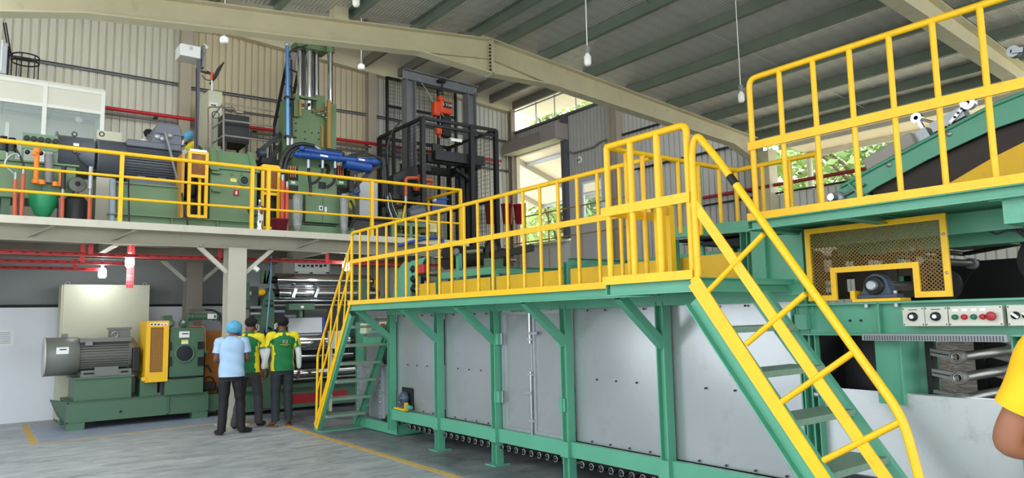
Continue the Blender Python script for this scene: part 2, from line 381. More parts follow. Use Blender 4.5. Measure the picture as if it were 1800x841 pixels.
# ---- right wall
wr = thing('wall_right', 'right wall of grey ribbed metal sheets with openings', 'wall', (XR, 8, 0), kind='structure')
RU, RI = (0, 1, 0), (-1, 0, 0)
def rs(y0, y1, z0, z1, m=SHEETR): sheets(wr, (XR, 0, 0), RU, RI, y0, y1, z0, lambda s: z1, m)
ZW0 = 6.20                      # sill of the clerestory strip
rs(7.05, 9.4, 0, ZW0+0.02); rs(9.4, 12.15, 4.62, ZW0)
rs(9.4, 9.95, 0, 4.62); rs(12.15, 14.2, 5.62, ZW0)
rs(7.05, 10.6, ZW0, 6.86)
rs(-3.0, 6.8, 0, 3.52, SHEETW)
for z, ya, yb in ((5.34, 9.3, 10.37), (4.53, 7.6, 10.33)):
    MB().bar((XR-0.03, ya, z), (XR-0.03, yb, z), 0.04, 0.035).build('girt', BLACK, wr)
for y, z1, w in ((6.95, 4.30, 0.30), (10.47, 6.85, 0.26), (14.12, 6.8, 0.16)):
    MB().ibeam((XR-0.10, y, 0), (XR-0.10, y, z1), w*0.8, w, 0.01, 0.014, up=(0, 1, 0)).build('trim_wall_column', TAUPE if y > 7 else CREAMB, kind='structure', label={6.95: 'cream knee column of the near portal frame', 10.47: 'taupe steel column in the right wall behind the yellow landing rail', 14.12: 'grey corner column between back and right wall'}[y], cat='column')
MB().box((XR-0.14, 12.06, 3.3), (XR+0.02, 12.20, 6.2)).build('trim_hatch_post', mat('dark_grey_steel', (82, 82, 88), 0.5, var=0.05), kind='structure', label='dark grey steel post beside the bright open hatch', cat='column')
# flush grey panel with a small window
gp = thing('wall_grey_partition', 'flush grey panel wall section with a small window', 'wall', (XR, 11, 0), kind='structure')
wy0, wy1, wz0, wz1 = 11.00, 11.62, 3.62, 4.52
for a, b in (((XR-0.04, 9.95, 0), (XR, 12.06, wz0)), ((XR-0.04, 9.95, wz1), (XR, 12.06, 4.62)), ((XR-0.04, 9.95, wz0), (XR, wy0, wz1)), ((XR-0.04, wy1, wz0), (XR, 12.06, wz1))):
    MB().box(a, b).build('panel', GREYPAN, gp)
def frame_yz(mb, y0, y1, z0, z1, x, w=0.04, d=0.05):
    mb.box((x-d, y0, z0), (x, y0+w, z1)); mb.box((x-d, y1-w, z0), (x, y1, z1)); mb.box((x-d, y0+w, z0), (x, y1-w, z0+w)); mb.box((x-d, y0+w, z1-w), (x, y1-w, z1)); return mb
wd = thing('window_1', 'small two-pane window in the grey panel wall', 'window', (XR, 11.3, wz0), kind='structure')
fr = frame_yz(MB(), wy0, wy1, wz0, wz1, XR+0.01); fr.box((XR-0.04, wy0+0.04, 4.24), (XR+0.01, wy1-0.04, 4.28)); fr.build('window_frame', WHITE, wd)
MB().box((XR-0.02, wy0+0.04, wz0+0.04), (XR-0.012, wy1-0.04, 4.24)).build('pane', GLASS, wd); MB().box((XR-0.02, wy0+0.04, 4.28), (XR-0.012, wy1-0.04, wz1-0.04)).build('pane', GLASS, wd)
# open hatch at mezzanine level with a roller shutter box above
hd = thing('window_2', 'tall open hatch in the corner under a roller shutter box', 'window', (XR, 13, 3.3), kind='structure')
h = MB(); h.box((XR-0.06, 12.2, 3.3), (XR+0.04, 12.26, 5.6)); h.box((XR-0.06, 13.98, 3.3), (XR+0.04, 14.04, 5.6)); h.box((XR-0.06, 12.2, 5.56), (XR+0.04, 14.04, 5.62)); h.box((XR-0.1, 12.2, 3.24), (XR+0.04, 14.04, 3.3)); h.build('window_frame', mat('cream_frame', (222, 212, 190), 0.5, var=0.02), hd)
MB().box((XR, 11.95, 0), (XR+0.06, 14.3, 3.26)).build('wall_right_under_hatch', SHEETW, kind='structure', label='pale wall under the open hatch in the corner', cat='wall')
sb = thing('shutter_box', 'taupe roller shutter box above the bright open hatch', 'shutter box', (XR, 13, 5.6))
MB().prism([(XR-0.02, 14.15, 5.60), (XR-0.40, 14.15, 5.60), (XR-0.40, 14.15, 5.78), (XR-0.36, 14.15, 5.90), (XR-0.02, 14.15, 5.92)], (0, -1.75, 0)).build('housing', mat('shutter_taupe', (142, 130, 122), 0.5, var=0.03), sb)
MB().box((XR-0.42, 12.05, 5.60), (XR-0.02, 12.62, 5.98)).build('motor_cover', mat('shutter_taupe2', (148, 138, 132), 0.5, var=0.03), sb, 0.008)
MB().box((XR-0.40, 12.1, 5.588), (XR-0.02, 14.1, 5.60)).build('bottom_lath', CREAM, sb)
# clerestory strip window: open bars
cs = thing('window_3', 'clerestory strip of open bars under the tall roof', 'window', (XR, 12.4, ZW0), kind='structure')
MB().box((XR-0.08, 10.6, ZW0-0.02), (XR+0.02, 14.1, ZW0+0.03)).build('window_sill', mat('dark_trim', (96, 94, 92), 0.5), cs)
MB().tube((XR-0.03, 10.6, 6.76), (XR-0.03, 14.1, 6.76), 0.018).build('bar', ZINC, cs)
for y in (11.0, 11.75, 12.5, 13.2): MB().box((XR-0.035, y-0.012, ZW0+0.03), (XR-0.01, y+0.012, 6.80)).build('bar', ZINC, cs)
# wall services on the right wall
rp = thing('red_pipe', 'long red water pipe running along the right wall', 'pipe', (XR, 5, 3.6))
MB().tube((XR-0.10, 1.0, 3.67), (XR-0.10, 10.2, 3.67), 0.032).build('pipe', mat('dark_red_pipe', (146, 40, 44), 0.5), rp)
for y in (3, 5.2, 7.3, 9.4): MB().box((XR-0.14, y-0.02, 3.62), (XR, y+0.02, 3.64)).build('bracket', BLACK, rp)
MB().tube((XR-0.06, 1.0, 3.53), (XR-0.06, 8.6, 3.53), 0.018).build('wall_conduit', BLACK, label='thin black conduit under the red pipe on the right wall', cat='conduit')
cp = [(XR-0.05, 12.0, 5.32), (XR-0.05, 11.9, 5.25), (XR-0.05, 11.2, 5.25), (XR-0.05, 11.0, 5.33), (XR-0.05, 10.75, 5.33), (XR-0.05, 10.75, 4.7)]
MB().pipe(fillet(cp, 0.05), 0.018, 6).build('wall_conduit', mat('grey_conduit', (132, 122, 116), 0.5), label='grey conduit bending across the right wall beside the hatch', cat='conduit')
pl = thing('wall_plate', 'small white dial plate on the right wall beside the hatch', 'sign', (XR, 11.75, 5.1))
MB().lathe((XR-0.01, 11.72, 5.06), (-1, 0, 0), [(0.09, 0), (0.09, 0.01), (0.0, 0.01)], 20).build('plate', WHITE, pl)
for k in range(3): MB().box((XR-0.024, 11.67+k*0.04, 5.03), (XR-0.02, 11.69+k*0.04, 5.09)).build('mark', INK, pl)

# ---- low roof over the near bay: portal frames, purlins, foil-faced sheets
AX = 5.13
def rtop(x): return 5.03-0.118*(AX-x) if x < AX else 5.03-0.088*(x-AX)
def portal_frame(y, label, thick=0.16):
    th = thing('rafter', label, 'rafter', (AX, y, 4.6), kind='structure')
    def half(xe, sgn):
        # web with haunches at knee and apex
        d = 0.215
        if sgn < 0: poly = [(AX, rtop(AX)), (xe, rtop(xe)), (xe, rtop(xe)-0.52), (0.70, rtop(0.70)-d-0.01), (4.10, rtop(4.1)-d-0.03), (AX, 4.60)]
        else: poly = [(AX, rtop(AX)), (xe, rtop(xe)), (xe, rtop(xe)-0.40), (10.1, rtop(10.1)-d-0.02), (6.1, rtop(6.1)-d-0.09), (AX, 4.60)]
        MB().prism([(a, y+0.004, b) for a, b in poly], (0, 0.008, 0)).build('web', CREAMB, th)
        top = [(a, b) for a, b in poly[:2]]; bot = poly[2:]
        MB().prism([(top[0][0], y-thick/2, top[0][1]), (top[1][0], y-thick/2, top[1][1]), (top[1][0], y-thick/2, top[1][1]+0.014), (top[0][0], y-thick/2, top[0][1]+0.014)], (0, thick, 0)).build('top_flange', CREAMB, th)
        mb = MB()
        for (a, b) in zip(bot[:-1], bot[1:]):
            mb.prism([(a[0], y-thick/2, a[1]), (b[0], y-thick/2, b[1]), (b[0], y-thick/2, b[1]-0.016), (a[0], y-thick/2, a[1]-0.016)], (0, thick, 0))
        mb.build('bottom_flange', CREAMB, th)
        # inner flange where the haunch starts
        p0, p1 = (bot[1] if sgn < 0 else bot[1]), bot[2]
        MB().bar((p1[0], y-0.02, p1[1]), (AX, y-0.02, 4.60+0.23-0.04), 0.05, 0.010).build('haunch_seam', CREAMB, th)
    half(-2.0, -1); half(XR-0.15, 1)
    MB().box((AX-0.012, y-thick/2, 4.58), (AX+0.012, y+thick/2, rtop(AX)+0.01)).build('end_plate', CREAMB, th)
    for k in range(8): MB().tube((AX-0.03, y-thick/2+0.035, 4.64+k*0.046), (AX+0.03, y-thick/2+0.035, 4.64+k*0.046), 0.012, 6).build('bolt', BLACK, th)
    return th
f1_ = portal_frame(YF, 'cream steel portal rafter crossing the hall with a bolted apex')
portal_frame(3.05, 'cream steel portal rafter in the upper right corner')
MB().box((3.02, YF-0.07, rtop(3.02)+0.014), (3.18, YF+0.07, rtop(3.1)+0.20)).build('cleat', CREAMB, f1_)
MB().lathe((2.72, YF+0.3, rtop(2.72)-0.02), (0, 0, 1), [(0.10, 0), (0.10, 0.03), (0.08, 0.07), (0.03, 0.095), (0, 0.10)], 18).build('roof_sensor', WHITE, label='pale dome sensor just above the near rafter', cat='sensor')
PUR_X = [-0.1, 0.75, 1.6, 2.43, 3.26, 4.11, 4.93, 5.33, 6.03, 6.88, 7.76, 8.66, 9.55, 10.35, 10.9]
ce = thing('ceiling', 'low sloping roof of foil-faced sheets on steel purlins', 'ceiling', (AX, 3, 4.9), kind='structure')
PD = 0.135
for x in PUR_X:
    z = rtop(x)+0.014
    sgn = 1 if x > AX else -1
    MB().section([(0,0),(0.06*sgn,0),(0.06*sgn,0.006),(0.006*sgn,0.006),(0.006*sgn,PD-0.006),(0.06*sgn,PD-0.006),(0.06*sgn,PD),(0,PD)], (x, -4.5, z), (x, YF+0.14, z)).build('purlin', GRNU, ce)
def foil():
    m = bpy.data.materials.new('foil_insulation'); m.use_nodes = True; nt = m.node_tree; N = nt.nodes; L = nt.links; b = N['Principled BSDF']
    b.inputs['Base Color'].default_value = (0.62, 0.60, 0.57, 1); b.inputs['Metallic'].default_value = 0.55; b.inputs['Roughness'].default_value = 0.22
    tc = N.new('ShaderNodeTexCoord'); wv = []
    for ax, sc in (('X', 7.0), ('Y', 22.0)):
        w = N.new('ShaderNodeTexWave'); w.bands_direction = ax; w.inputs['Scale'].default_value = sc; w.inputs['Distortion'].default_value = 0.6; w.inputs['Detail'].default_value = 2
        L.new(tc.outputs['Object'], w.inputs['Vector']); wv.append(w)
    ad = N.new('ShaderNodeMath'); ad.operation = 'ADD'; L.new(wv[0].outputs['Fac'], ad.inputs[0]); L.new(wv[1].outputs['Fac'], ad.inputs[1])
    nz = N.new('ShaderNodeTexNoise'); nz.inputs['Scale'].default_value = 30; nz.inputs['Detail'].default_value = 5; L.new(tc.outputs['Object'], nz.inputs['Vector'])
    a2 = N.new('ShaderNodeMath'); a2.operation = 'MULTIPLY_ADD'; a2.inputs[1].default_value = 1.5; L.new(nz.outputs[0], a2.inputs[0]); L.new(ad.outputs[0], a2.inputs[2])
    bp = N.new('ShaderNodeBump'); bp.inputs['Strength'].default_value = 0.55; bp.inputs['Distance'].default_value = 0.012; L.new(a2.outputs[0], bp.inputs['Height']); L.new(bp.outputs[0], b.inputs['Normal'])
    cr = N.new('ShaderNodeValToRGB'); cr.color_ramp.elements[0].position = 0.25; cr.color_ramp.elements[0].color = (0.78, 0.75, 0.71, 1); cr.color_ramp.elements[1].position = 0.8; cr.color_ramp.elements[1].color = (0.96, 0.92, 0.86, 1)
    L.new(wv[1].outputs['Fac'], cr.inputs[0]); L.new(cr.outputs[0], b.inputs['Base Color'])
    return m
FOIL = foil()
PX2 = sorted(PUR_X+[11.6])
for i, (xa, xb) in enumerate(zip(PX2[:-1], PX2[1:])):
    if xa < AX < xb: segs = [(xa, AX), (AX, xb)]
    else: segs = [(xa, xb)]
    for a, b in segs:
        za, zb = rtop(a)+0.014+PD, rtop(b)+0.014+PD
        # a slightly corrugated strip of roof between two purlins
        n = 1; y0, y1 = -4.6, YF+0.16; k = 124; vs = []; st = (y1-y0)/k
        for j in range(k+1):
            y = y0+j*st; dz = 0.009 if j % 2 else 0.0
            vs += [(a, y, za+dz), (b, y, zb+dz)]
        mb = MB().add(vs, [(2*j, 2*j+1, 2*j+3, 2*j+2) for j in range(k)])
        mb.add([(a, y0, za+0.03), (b, y0, zb+0.03), (b, y1, zb+0.03), (a, y1, za+0.03)], [(0, 1, 2, 3)])
        mb.build('roof_panel', FOIL, ce)
for y in (1.2, 5.2): # sag rods tying the purlins together
    MB().pipe([(x, y, rtop(x)+0.10) for x in (2.43, AX, 10.9)], 0.006, 5).build('sag_rod', ZINC, ce)

# ---- tall roof over the rear bay
ct = thing('ceiling_tall', 'tall roof of pale sheets over the mezzanine bay', 'ceiling', (5, 11, 7), kind='structure')
ROOFP = mat('pale_roof_sheet', (228, 222, 208), 0.5, metal=0.2, var=0.06, scale=2, stretch=(1, 6, 1))
TX = [-3.0, -1.3, 0.3, 1.9, 3.3]+[at(px, py, Y=14.2).x for px, py in ((560, 92), (636, 103), (697, 123), (754, 139), (818, 153), (857, 172))]+[10.9, 12.2]
for a, b in zip(TX[:-1], TX[1:]):
    za, zb = tall_z(a)+0.135, tall_z(b)+0.135; k = 24; vs = []; y0, y1 = 7.0, 14.6
    for j in range(k+1):
        y = y0+j*(y1-y0)/k; vs += [(a, y, za+(0.014 if j % 2 else 0)), (b, y, zb+(0.014 if j % 2 else 0))]
    mb = MB().add(vs, [(2*j, 2*j+1, 2*j+3, 2*j+2) for j in range(k)]); mb.add([(a, y0, za+0.04), (b, y0, zb+0.04), (b, y1, zb+0.04), (a, y1, za+0.04)], [(0, 1, 2, 3)])
    mb.build('roof_panel', ROOFP, ct)
for x in TX[1:-1]:
    MB().channel((x, 7.1, tall_z(x)+0.04), (x, 14.08, tall_z(x)+0.04), 0.07, 0.19, 0.006).build('purlin', mat('grey_purlin', (120, 116, 106), 0.55, metal=0.2, var=0.08), ct)
MB().box((-3.1, 10.5, 0), (-3.0, 14.4, 4.6)).build('wall_left_tall', SHEETW, kind='structure', label='left wall of the tall bay outside the picture', cat='wall')

# ---- mezzanine
mz = thing('mezzanine_floor', 'beige steel mezzanine floor carrying the mixing machines', 'mezzanine', (3, YM, 2.8), kind='structure')
MEX = 7.38
MB().box((-3, YM+0.02, 2.87), (MEX, 14.3, MZ)).build('slab', BEIGE, mz)
MB().box((-3, YM-0.03, 2.855), (MEX, YM+0.02, MZ+0.005)).build('edge_strip', mat('edge_beige', (196, 190, 172), 0.55, var=0.06, dirt=(140, 120, 90), dirt_amt=0.3), mz)
MB().channel((-3, YM+0.30, 2.77), (MEX, YM+0.30, 2.77), 0.08, 0.2, 0.01).build('edge_beam', BEIGE, mz)
for x in (-1.5, 0.1, 1.65, 4.75, 6.3): MB().ibeam((x, YM+0.34, 2.77), (x, 14.35, 2.77), 0.1, 0.2).build('joist', BEIGE, mz)
MB().ibeam((-3, 13.2, 2.72), (MEX, 13.2, 2.72), 0.12, 0.22).build('cross_beam', mat('brownish_beam', (126, 118, 106), 0.6), mz)
for px in (95, 240, 560): # short struts under the edge
    p = at(px, 405, Y=YM+0.05); MB().bar((p.x, YM+0.03, 2.85), (p.x-0.25, YM+0.34, 2.72), 0.07, 0.01).build('gusset', BEIGE, mz)
def mez_col(x, y, lab, m, w=0.27):
    c = thing('mezzanine_column', lab, 'column', (x, y, 0), kind='structure')
    MB().ibeam((x, y, 0), (x, y, 2.68), w, w, 0.012, 0.016, up=(0, 1, 0)).build('shaft', m, c)
    MB().box((x-w/2, y-w/2-0.004, 0), (x+w/2, y-w/2+0.004, 2.68)).build('cover_plate', m, c)
    for sx in (-1, 1): MB().bar((x+sx*(w/2), y-0.06, 2.30), (x+sx*0.55, y-0.06, 2.68), 0.06, 0.06, (0, 1, 0)).build('brace', COLM, c)
    MB().box((x-0.2, y-0.2, 0), (x+0.2, y+0.2, 0.02)).build('base_plate', m, c)
mez_col(3.27, 11.35, 'beige steel column under the mezzanine behind the man in the blue hairnet', COLM)
mez_col(3.22, 13.72, 'taupe steel column under the mezzanine behind the green gearbox', mat('taupe_column', (138, 130, 120), 0.6))

# ---- mezzanine guard railing
gr = thing('mezzanine_railing', 'yellow three-bar tube railing along the mezzanine edge', 'railing', (3, YM, MZ))
RY = YM+0.03
for z, r in ((MZ+0.965, 0.03), (MZ+0.64, 0.02), (MZ+0.33, 0.02)):
    MB().tube((-1.2, RY, z), (7.26, RY, z), r).build('rail', YEL, gr)
    if z > MZ+0.5: MB().tube((7.24, RY, z), (7.24, 13.6, z), r).build('rail', YEL, gr)
for x in (-0.3, 1.62, 3.41, 3.66, 5.43, 7.24): MB().bar((x, RY, MZ), (x, RY, MZ+0.96), 0.05, 0.05, (0, 1, 0)).build('post', YEL, gr)
for y in (12.2, 13.5): MB().bar((7.24, y, MZ), (7.24, y, MZ+0.96), 0.05, 0.05, (0, 1, 0)).build('post', YEL, gr)

# ---- outside: ground, canopy, trees
MB().box((11.2, -30, -0.3), (60, 60, -0.2)).build('ground_outside', mat('pale_ground', (224, 214, 186), 0.9, var=0.15, scale=0.4), kind='structure', label='pale sunlit ground outside the hall', cat='ground')
MB().box((-60, -40, -0.3), (11.2, -6.0, -0.2)).build('yard_behind', mat('pale_ground2', (222, 216, 200), 0.9, var=0.1, scale=0.4), kind='structure', label='pale yard outside behind the viewer', cat='ground')
MB().box((-60, -6.0, -0.3), (-9.0, 60, -0.2)).build('yard_beside', mat('pale_ground2', (176, 174, 162)), kind='structure', label='pale yard outside beside the hall', cat='ground')
cn = thing('canopy', 'cream lean-to canopy outside the open hatch', 'canopy', (12, 13, 5.2))
CAN = mat('canopy_cream', (224, 208, 180), 0.5, var=0.05)
for k in range(10):
    ya = 9.5+k*0.75; MB().prism([(11.0, ya, 6.06), (14.2, ya, 4.98), (14.2, ya, 5.00), (11.0, ya, 6.08)], (0, 0.74, 0)).build('canopy_sheet', CAN, cn)
for y in (9.5, 12.4, 15.0, 16.9): MB().bar((11.0, y, 5.97), (14.2, y, 4.89), 0.07, 0.12).build('canopy_rafter', COLM, cn)
for x, z in ((12.0, 5.66), (13.1, 5.29), (14.15, 4.94)): MB().bar((x, 9.4, z), (x, 17, z), 0.05, 0.08).build('canopy_purlin', ZINC, cn)
for y in (9.5, 15.0): MB().bar((14.1, y, -0.2), (14.1, y, 4.9), 0.1, 0.1, (0, 1, 0)).build('canopy_post', COLM, cn)
ea = thing('eaves_canopy', 'pale ribbed awning outside the low eaves on the right', 'canopy', (12, 3, 4))
for k in range(12):
    ya = -2+k*0.75; MB().prism([(11.3, ya, 4.50), (12.3, ya, 4.43), (12.3, ya, 4.45), (11.3, ya, 4.52)], (0, 0.74, 0)).build('canopy_sheet', CAN, ea)
for x in (11.4, 12.25): MB().bar((x, -2, 4.49-(x-11.3)*0.067-0.05), (x, 7.0, 4.49-(x-11.3)*0.067-0.05), 0.05, 0.08).build('canopy_purlin', COLM, ea)
for y in (-1.9, 2.5, 6.9): MB().tube((12.2, y, -0.2), (12.2, y, 4.4), 0.05).build('canopy_post', COLM, ea)
LEAFS = [mat('leaf_light', (186, 204, 132), 0.6, var=0.25, scale=1.5), mat('leaf_mid', (150, 178, 104), 0.6, var=0.25, scale=1.5), mat('leaf_yellow', (206, 214, 146), 0.6, var=0.25, scale=1.5)]
BARK = mat('bark', (112, 96, 78), 0.9, var=0.2)
def tree(x, y, h, r, label, leafm, n=1500, seed=1):
    rnd = random.Random(seed); t = thing('tree', label, 'tree', (x, y, -0.2), 'trees outside the hall')
    mb = MB().pipe([(x, y, -0.2), (x+0.1, y, h*0.3), (x-0.05, y+0.1, h*0.75)], 0.12, 7)
    for k in range(5):
        a = rnd.random()*6.28; mb.pipe([(x, y, h*(0.3+0.08*k)), (x+math.cos(a)*r*0.4, y+math.sin(a)*r*0.4, h*(0.5+0.08*k)), (x+math.cos(a)*r*0.75, y+math.sin(a)*r*0.75, h*(0.6+0.08*k))], 0.04, 5)
    mb.build('trunk', BARK, t)
    cl = []
    for k in range(26):
        a = rnd.random()*6.28; rr = r*math.sqrt(rnd.random())*0.85; z = h*(0.3+0.66*rnd.random()); cl.append(V((x+math.cos(a)*rr, y+math.sin(a)*rr, z)))
    lf = MB()
    for k in range(n):
        c = rnd.choice(cl); p = c+V((rnd.gauss(0, 0.33), rnd.gauss(0, 0.33), rnd.gauss(0, 0.28)))*min(1.3, r/1.6)
        s = 0.10+0.10*rnd.random(); a = V((rnd.gauss(0,1), rnd.gauss(0,1), rnd.gauss(0,0.6))).normalized(); b = a.orthogonal().normalized(); b = (b*math.cos(k)+a.cross(b)*math.sin(k))
        lf.add([p-a*s, p+b*s*0.45, p+a*s, p-b*s*0.45], [(0, 1, 2, 3)])
    lf.build('crown', leafm, t, kind='stuff')
TREES = [(16.5, 18.5, 7.5, 2.0, 'slender tree seen at the left of the open hatch', 0, 2600), (17.6, 16.4, 6.6, 1.8, 'leafy tree seen at the right of the open hatch', 1, 2600), (18.5, 20.8, 6.8, 2.2, 'pale tree deep behind the open hatch', 2, 2200),
         (17.4, 14.0, 8.6, 2.1, 'tall tree behind the clerestory and the small wall window', 0, 3000), (19.0, 11.4, 6.5, 2.2, 'broad tree outside behind the ribbed right wall', 1, 1800),
         (18.5, 8.6, 6.4, 2.3, 'bushy tree outside the eaves left of the conveyor foot', 1, 3200), (20.5, 6.4, 6.9, 2.6, 'wide pale tree outside the eaves behind the conveyor', 2, 3600), (21.0, 10.2, 7.6, 2.4, 'tall pale tree furthest outside the eaves', 0, 2200),
         (18.2, 20.4, 12.5, 2.2, 'very tall tree whose crown shows at the left of the clerestory', 0, 3600), (18.6, 17.6, 12.2, 2.1, 'very tall tree whose crown shows at the right of the clerestory', 2, 3600)]
for i, (x, y, h_, r_, lab, k_, n_) in enumerate(TREES): tree(x, y, h_, r_, lab, LEAFS[k_], n_, 11+i)
# ================================================================== on the mezzanine
def q(px, py, Y): return at(px, py, Y=Y)
def ext(x0, y0, x1, y1, Y):
    xm, ym = (x0+x1)/2, (y0+y1)/2
    return q(x0, ym, Y).x, q(x1, ym, Y).x, q(xm, y1, Y).z, q(xm, y0, Y).z
def pb(x0, y0, x1, y1, Y, dep, mb=None, zmin=None):
    # box whose front face at depth Y covers a patch of the photograph
    a, b, c, d = ext(x0, y0, x1, y1, Y)
    if zmin is not None: c = zmin
    return (mb or MB()).box((a, Y, c), (b, Y+dep, d))
def finned_motor(th, x0, x1, yc, zc, r, m, nfin=13):
    # ribbed frame of an electric motor, axis along X
    MB().tube((x0, yc, zc), (x1, yc, zc), r*0.88, 28).build('stator', m, th)
    for k in range(nfin):
        a = math.radians(-52+104*k/(nfin-1)); dy, dz = -math.cos(a), math.sin(a)
        for s in (1, -1):
            if k == 0: continue
            p = V((0, dy*s, dz))
            MB().bar(V((x0, yc, zc))+p*r*0.94, V((x1, yc, zc))+p*r*0.94, 0.012, r*0.14, p).build('cooling_fin', m, th)

# ---- glazed office
of = thing('office_cabin', 'white framed glazed office cabin at the left end of the mezzanine', 'cabin', (0.8, 13.3, MZ))
OY = 13.3; ox1 = 1.66; oz = 5.43; oh = 5.06
WF = mat('white_frame', (228, 226, 216), 0.4, var=0.02); OP = mat('cream_board', (214, 210, 194), 0.5, var=0.02)
for x in (-1.2, 0.83, ox1-0.02): MB().box((x-0.03, OY, MZ), (x+0.03, OY+0.06, oz)).build('mullion', WF, of)
for z, h_ in ((oz-0.03, 0.06), (oh, 0.05), (3.95, 0.05), (MZ+0.03, 0.06)): MB().box((-1.2, OY+0.006, z-h_/2), (ox1, OY+0.055, z+h_/2)).build('transom', WF, of)
for a, b in ((-1.17, 0.80), (0.86, ox1-0.05)):
    MB().box((a, OY+0.02, oh+0.025), (b, OY+0.04, oz-0.06)).build('top_board', OP, of); MB().box((a, OY+0.025, 3.975), (b, OY+0.033, oh-0.025)).build('pane', GLASS, of); MB().box((a, OY+0.02, MZ+0.06), (b, OY+0.04, 3.925)).build('bottom_board', OP, of)
MB().box((-1.2, OY, oz), (ox1, 14.25, oz+0.03)).build('roof_board', OP, of); MB().box((ox1-0.04, OY+0.06, MZ), (ox1, 14.25, MZ+0.95)).build('side_board', OP, of)
MB().box((ox1-0.025, OY+0.06, 3.95), (ox1-0.017, 14.25, oh)).build('pane', GLASS, of); MB().box((ox1-0.04, OY+0.06, oh), (ox1, 14.25, oz)).build('side_board', OP, of)
MB().box((-1.2, 14.18, MZ), (ox1-0.05, 14.24, oz)).build('back_wall', mat('office_wall', (196, 198, 180), 0.6, var=0.03), of)
oc = MB().box((-1.2, OY+0.07, oh+0.0), (ox1-0.05, 14.18, oh+0.02)).build('office_ceiling', mat('office_tiles', (176, 186, 190), 0.6), of)
for y in (13.65, 13.95): MB().box((-1.2, y-0.008, oh-0.004), (ox1-0.05, y+0.008, oh+0.001)).build('tile_joint', mat('joint_grey', (130, 140, 144), 0.6), oc)
for x in (0.3, 0.95, 1.35): MB().box((x-0.008, OY+0.07, oh-0.004), (x+0.008, 14.18, oh+0.001)).build('tile_joint', MATS['joint_grey'], oc)
MB().sphere((1.35, 13.75, oh-0.05), 0.06, 12, 8).build('dome_camera', WHITE, of)
MB().box((0.35, 13.9, MZ), (0.40, 14.15, 4.85)).build('inner_post', WF, of)
for k in range(6): MB().box((ox1-0.06, OY+0.12+k*0.13, 3.9), (ox1-0.045, OY+0.16+k*0.13, 5.02)).build('blind_slat', mat('blind_green', (140, 168, 150), 0.5), of)
# ladder cage and cabinet on the office roof
lc = thing('ladder_cage', 'black hooped ladder cage against the back wall above the office', 'ladder', (0.4, 13.8, oz+0.03))
c0 = q(45, 104, 13.85)
for dz in (0.04, -0.06): MB().torus((c0.x, 13.85, c0.z+dz), (0, 0, 1), 0.19, 0.012, 22, 6).build('hoop', BLACK, lc)
for a in (0.2, 1.3, 2.2, 3.4, 4.4, 5.4): MB().tube((c0.x+0.19*math.cos(a), 13.85+0.19*math.sin(a), c0.z+0.05), (c0.x+0.19*math.cos(a), 13.85+0.19*math.sin(a), oz+0.03), 0.008, 6).build('cage_bar', BLACK, lc)
for k in (0, 1):
    p, r_ = q(6+4*k, 40, 13.7), q(16+4*k, 100, 13.7); MB().tube((p.x, 13.7, p.z), (r_.x, 13.7, r_.z), 0.012, 6).build('stay', BLACK, lc)
MB().box((c0.x-0.30, 13.70, oz+0.03), (c0.x-0.22, 13.80, c0.z+0.12)).build('hinge_plate', BLACK, lc)
rb = thing('roof_unit', 'grey duct unit standing on the office roof at the left edge', 'duct', (0.1, 13.7, oz)); pb(-25, 72, 13, 128, 13.5, 0.4).build('casing', ZINC, rb, 0.01); pb(1, 70, 4, 124, 13.49, 0.01).build('seam', WHITE, rb)

# ---- hydraulic station at the left edge
hs = thing('hydraulic_station', 'sage green hydraulic station with gauge panel and orange pipes', 'machine', (0.6, 12, MZ))
MB().box((-0.6, 11.75, 3.30), (1.15, 12.55, 3.80)).build('tank', GRNM, hs, 0.01); MB().box((-0.64, 11.71, 3.80), (1.18, 12.6, 3.825)).build('tank_lid', GRNM, hs)
for x in (-0.4, 0.35, 1.05): MB().box((x-0.05, 11.8, MZ), (x+0.05, 12.5, 3.30)).build('tank_leg', GRND, hs)
gpn = pb(39, 236, 101, 264, 11.72, 0.03).build('gauge_panel', GRNM, hs)
for k in range(5):
    c = q(47+12.6*k, 243+1.55*k, 11.71); g = MB().lathe(c, (0, -1, 0), [(0.036, 0), (0.036, 0.025), (0.029, 0.028)], 18).build('gauge_rim', BLACK, gpn); MB().lathe(c+V((0, -0.02, 0)), (0, -1, 0), [(0.029, 0), (0, 0.001)], 16).build('gauge_face', mat('gauge_face', (196, 196, 188), 0.6, var=0), gpn)
for px in (40, 100): a = q(px, 262, 11.74); MB().box((a.x-0.015, 11.74, 3.82), (a.x+0.015, 11.77, a.z+0.1)).build('panel_post', GRNM, hs)
def jp(pts, r, name, m, par, n=10, fr=0.03): return MB().pipe(fillet([q(x, y, Y) for x, y, Y in pts], fr), r, n).build(name, m, par)
jp([(65, 262, 11.62), (63, 318, 11.62), (75, 320, 11.62)], 0.034, 'orange_pipe', ORNG, hs); jp([(97, 324, 11.62), (108, 326, 11.62), (108, 300, 11.62)], 0.034, 'orange_pipe', ORNG, hs)
for x, y in ((65, 265), (62, 319), (74, 321), (98, 324), (108, 324)): MB().lathe(q(x, y, 11.62)+V((0, 0, -0.03)), (0, 0, 1), [(0.045, 0), (0.045, 0.06)], 12).build('pipe_joint', ORNG, hs)
a, b = q(86, 272, 11.65), q(86, 322, 11.65); MB().tube(a, b, 0.055, 16).build('filter_bowl', GREYST, hs); MB().tube(q(61, 273, 11.6), q(61, 266, 11.6), 0.03, 8).build('valve_knob', ORNG, hs)
pb(74, 322, 109, 345, 11.66, 0.15).build('pump_block', GRND, hs, 0.01)
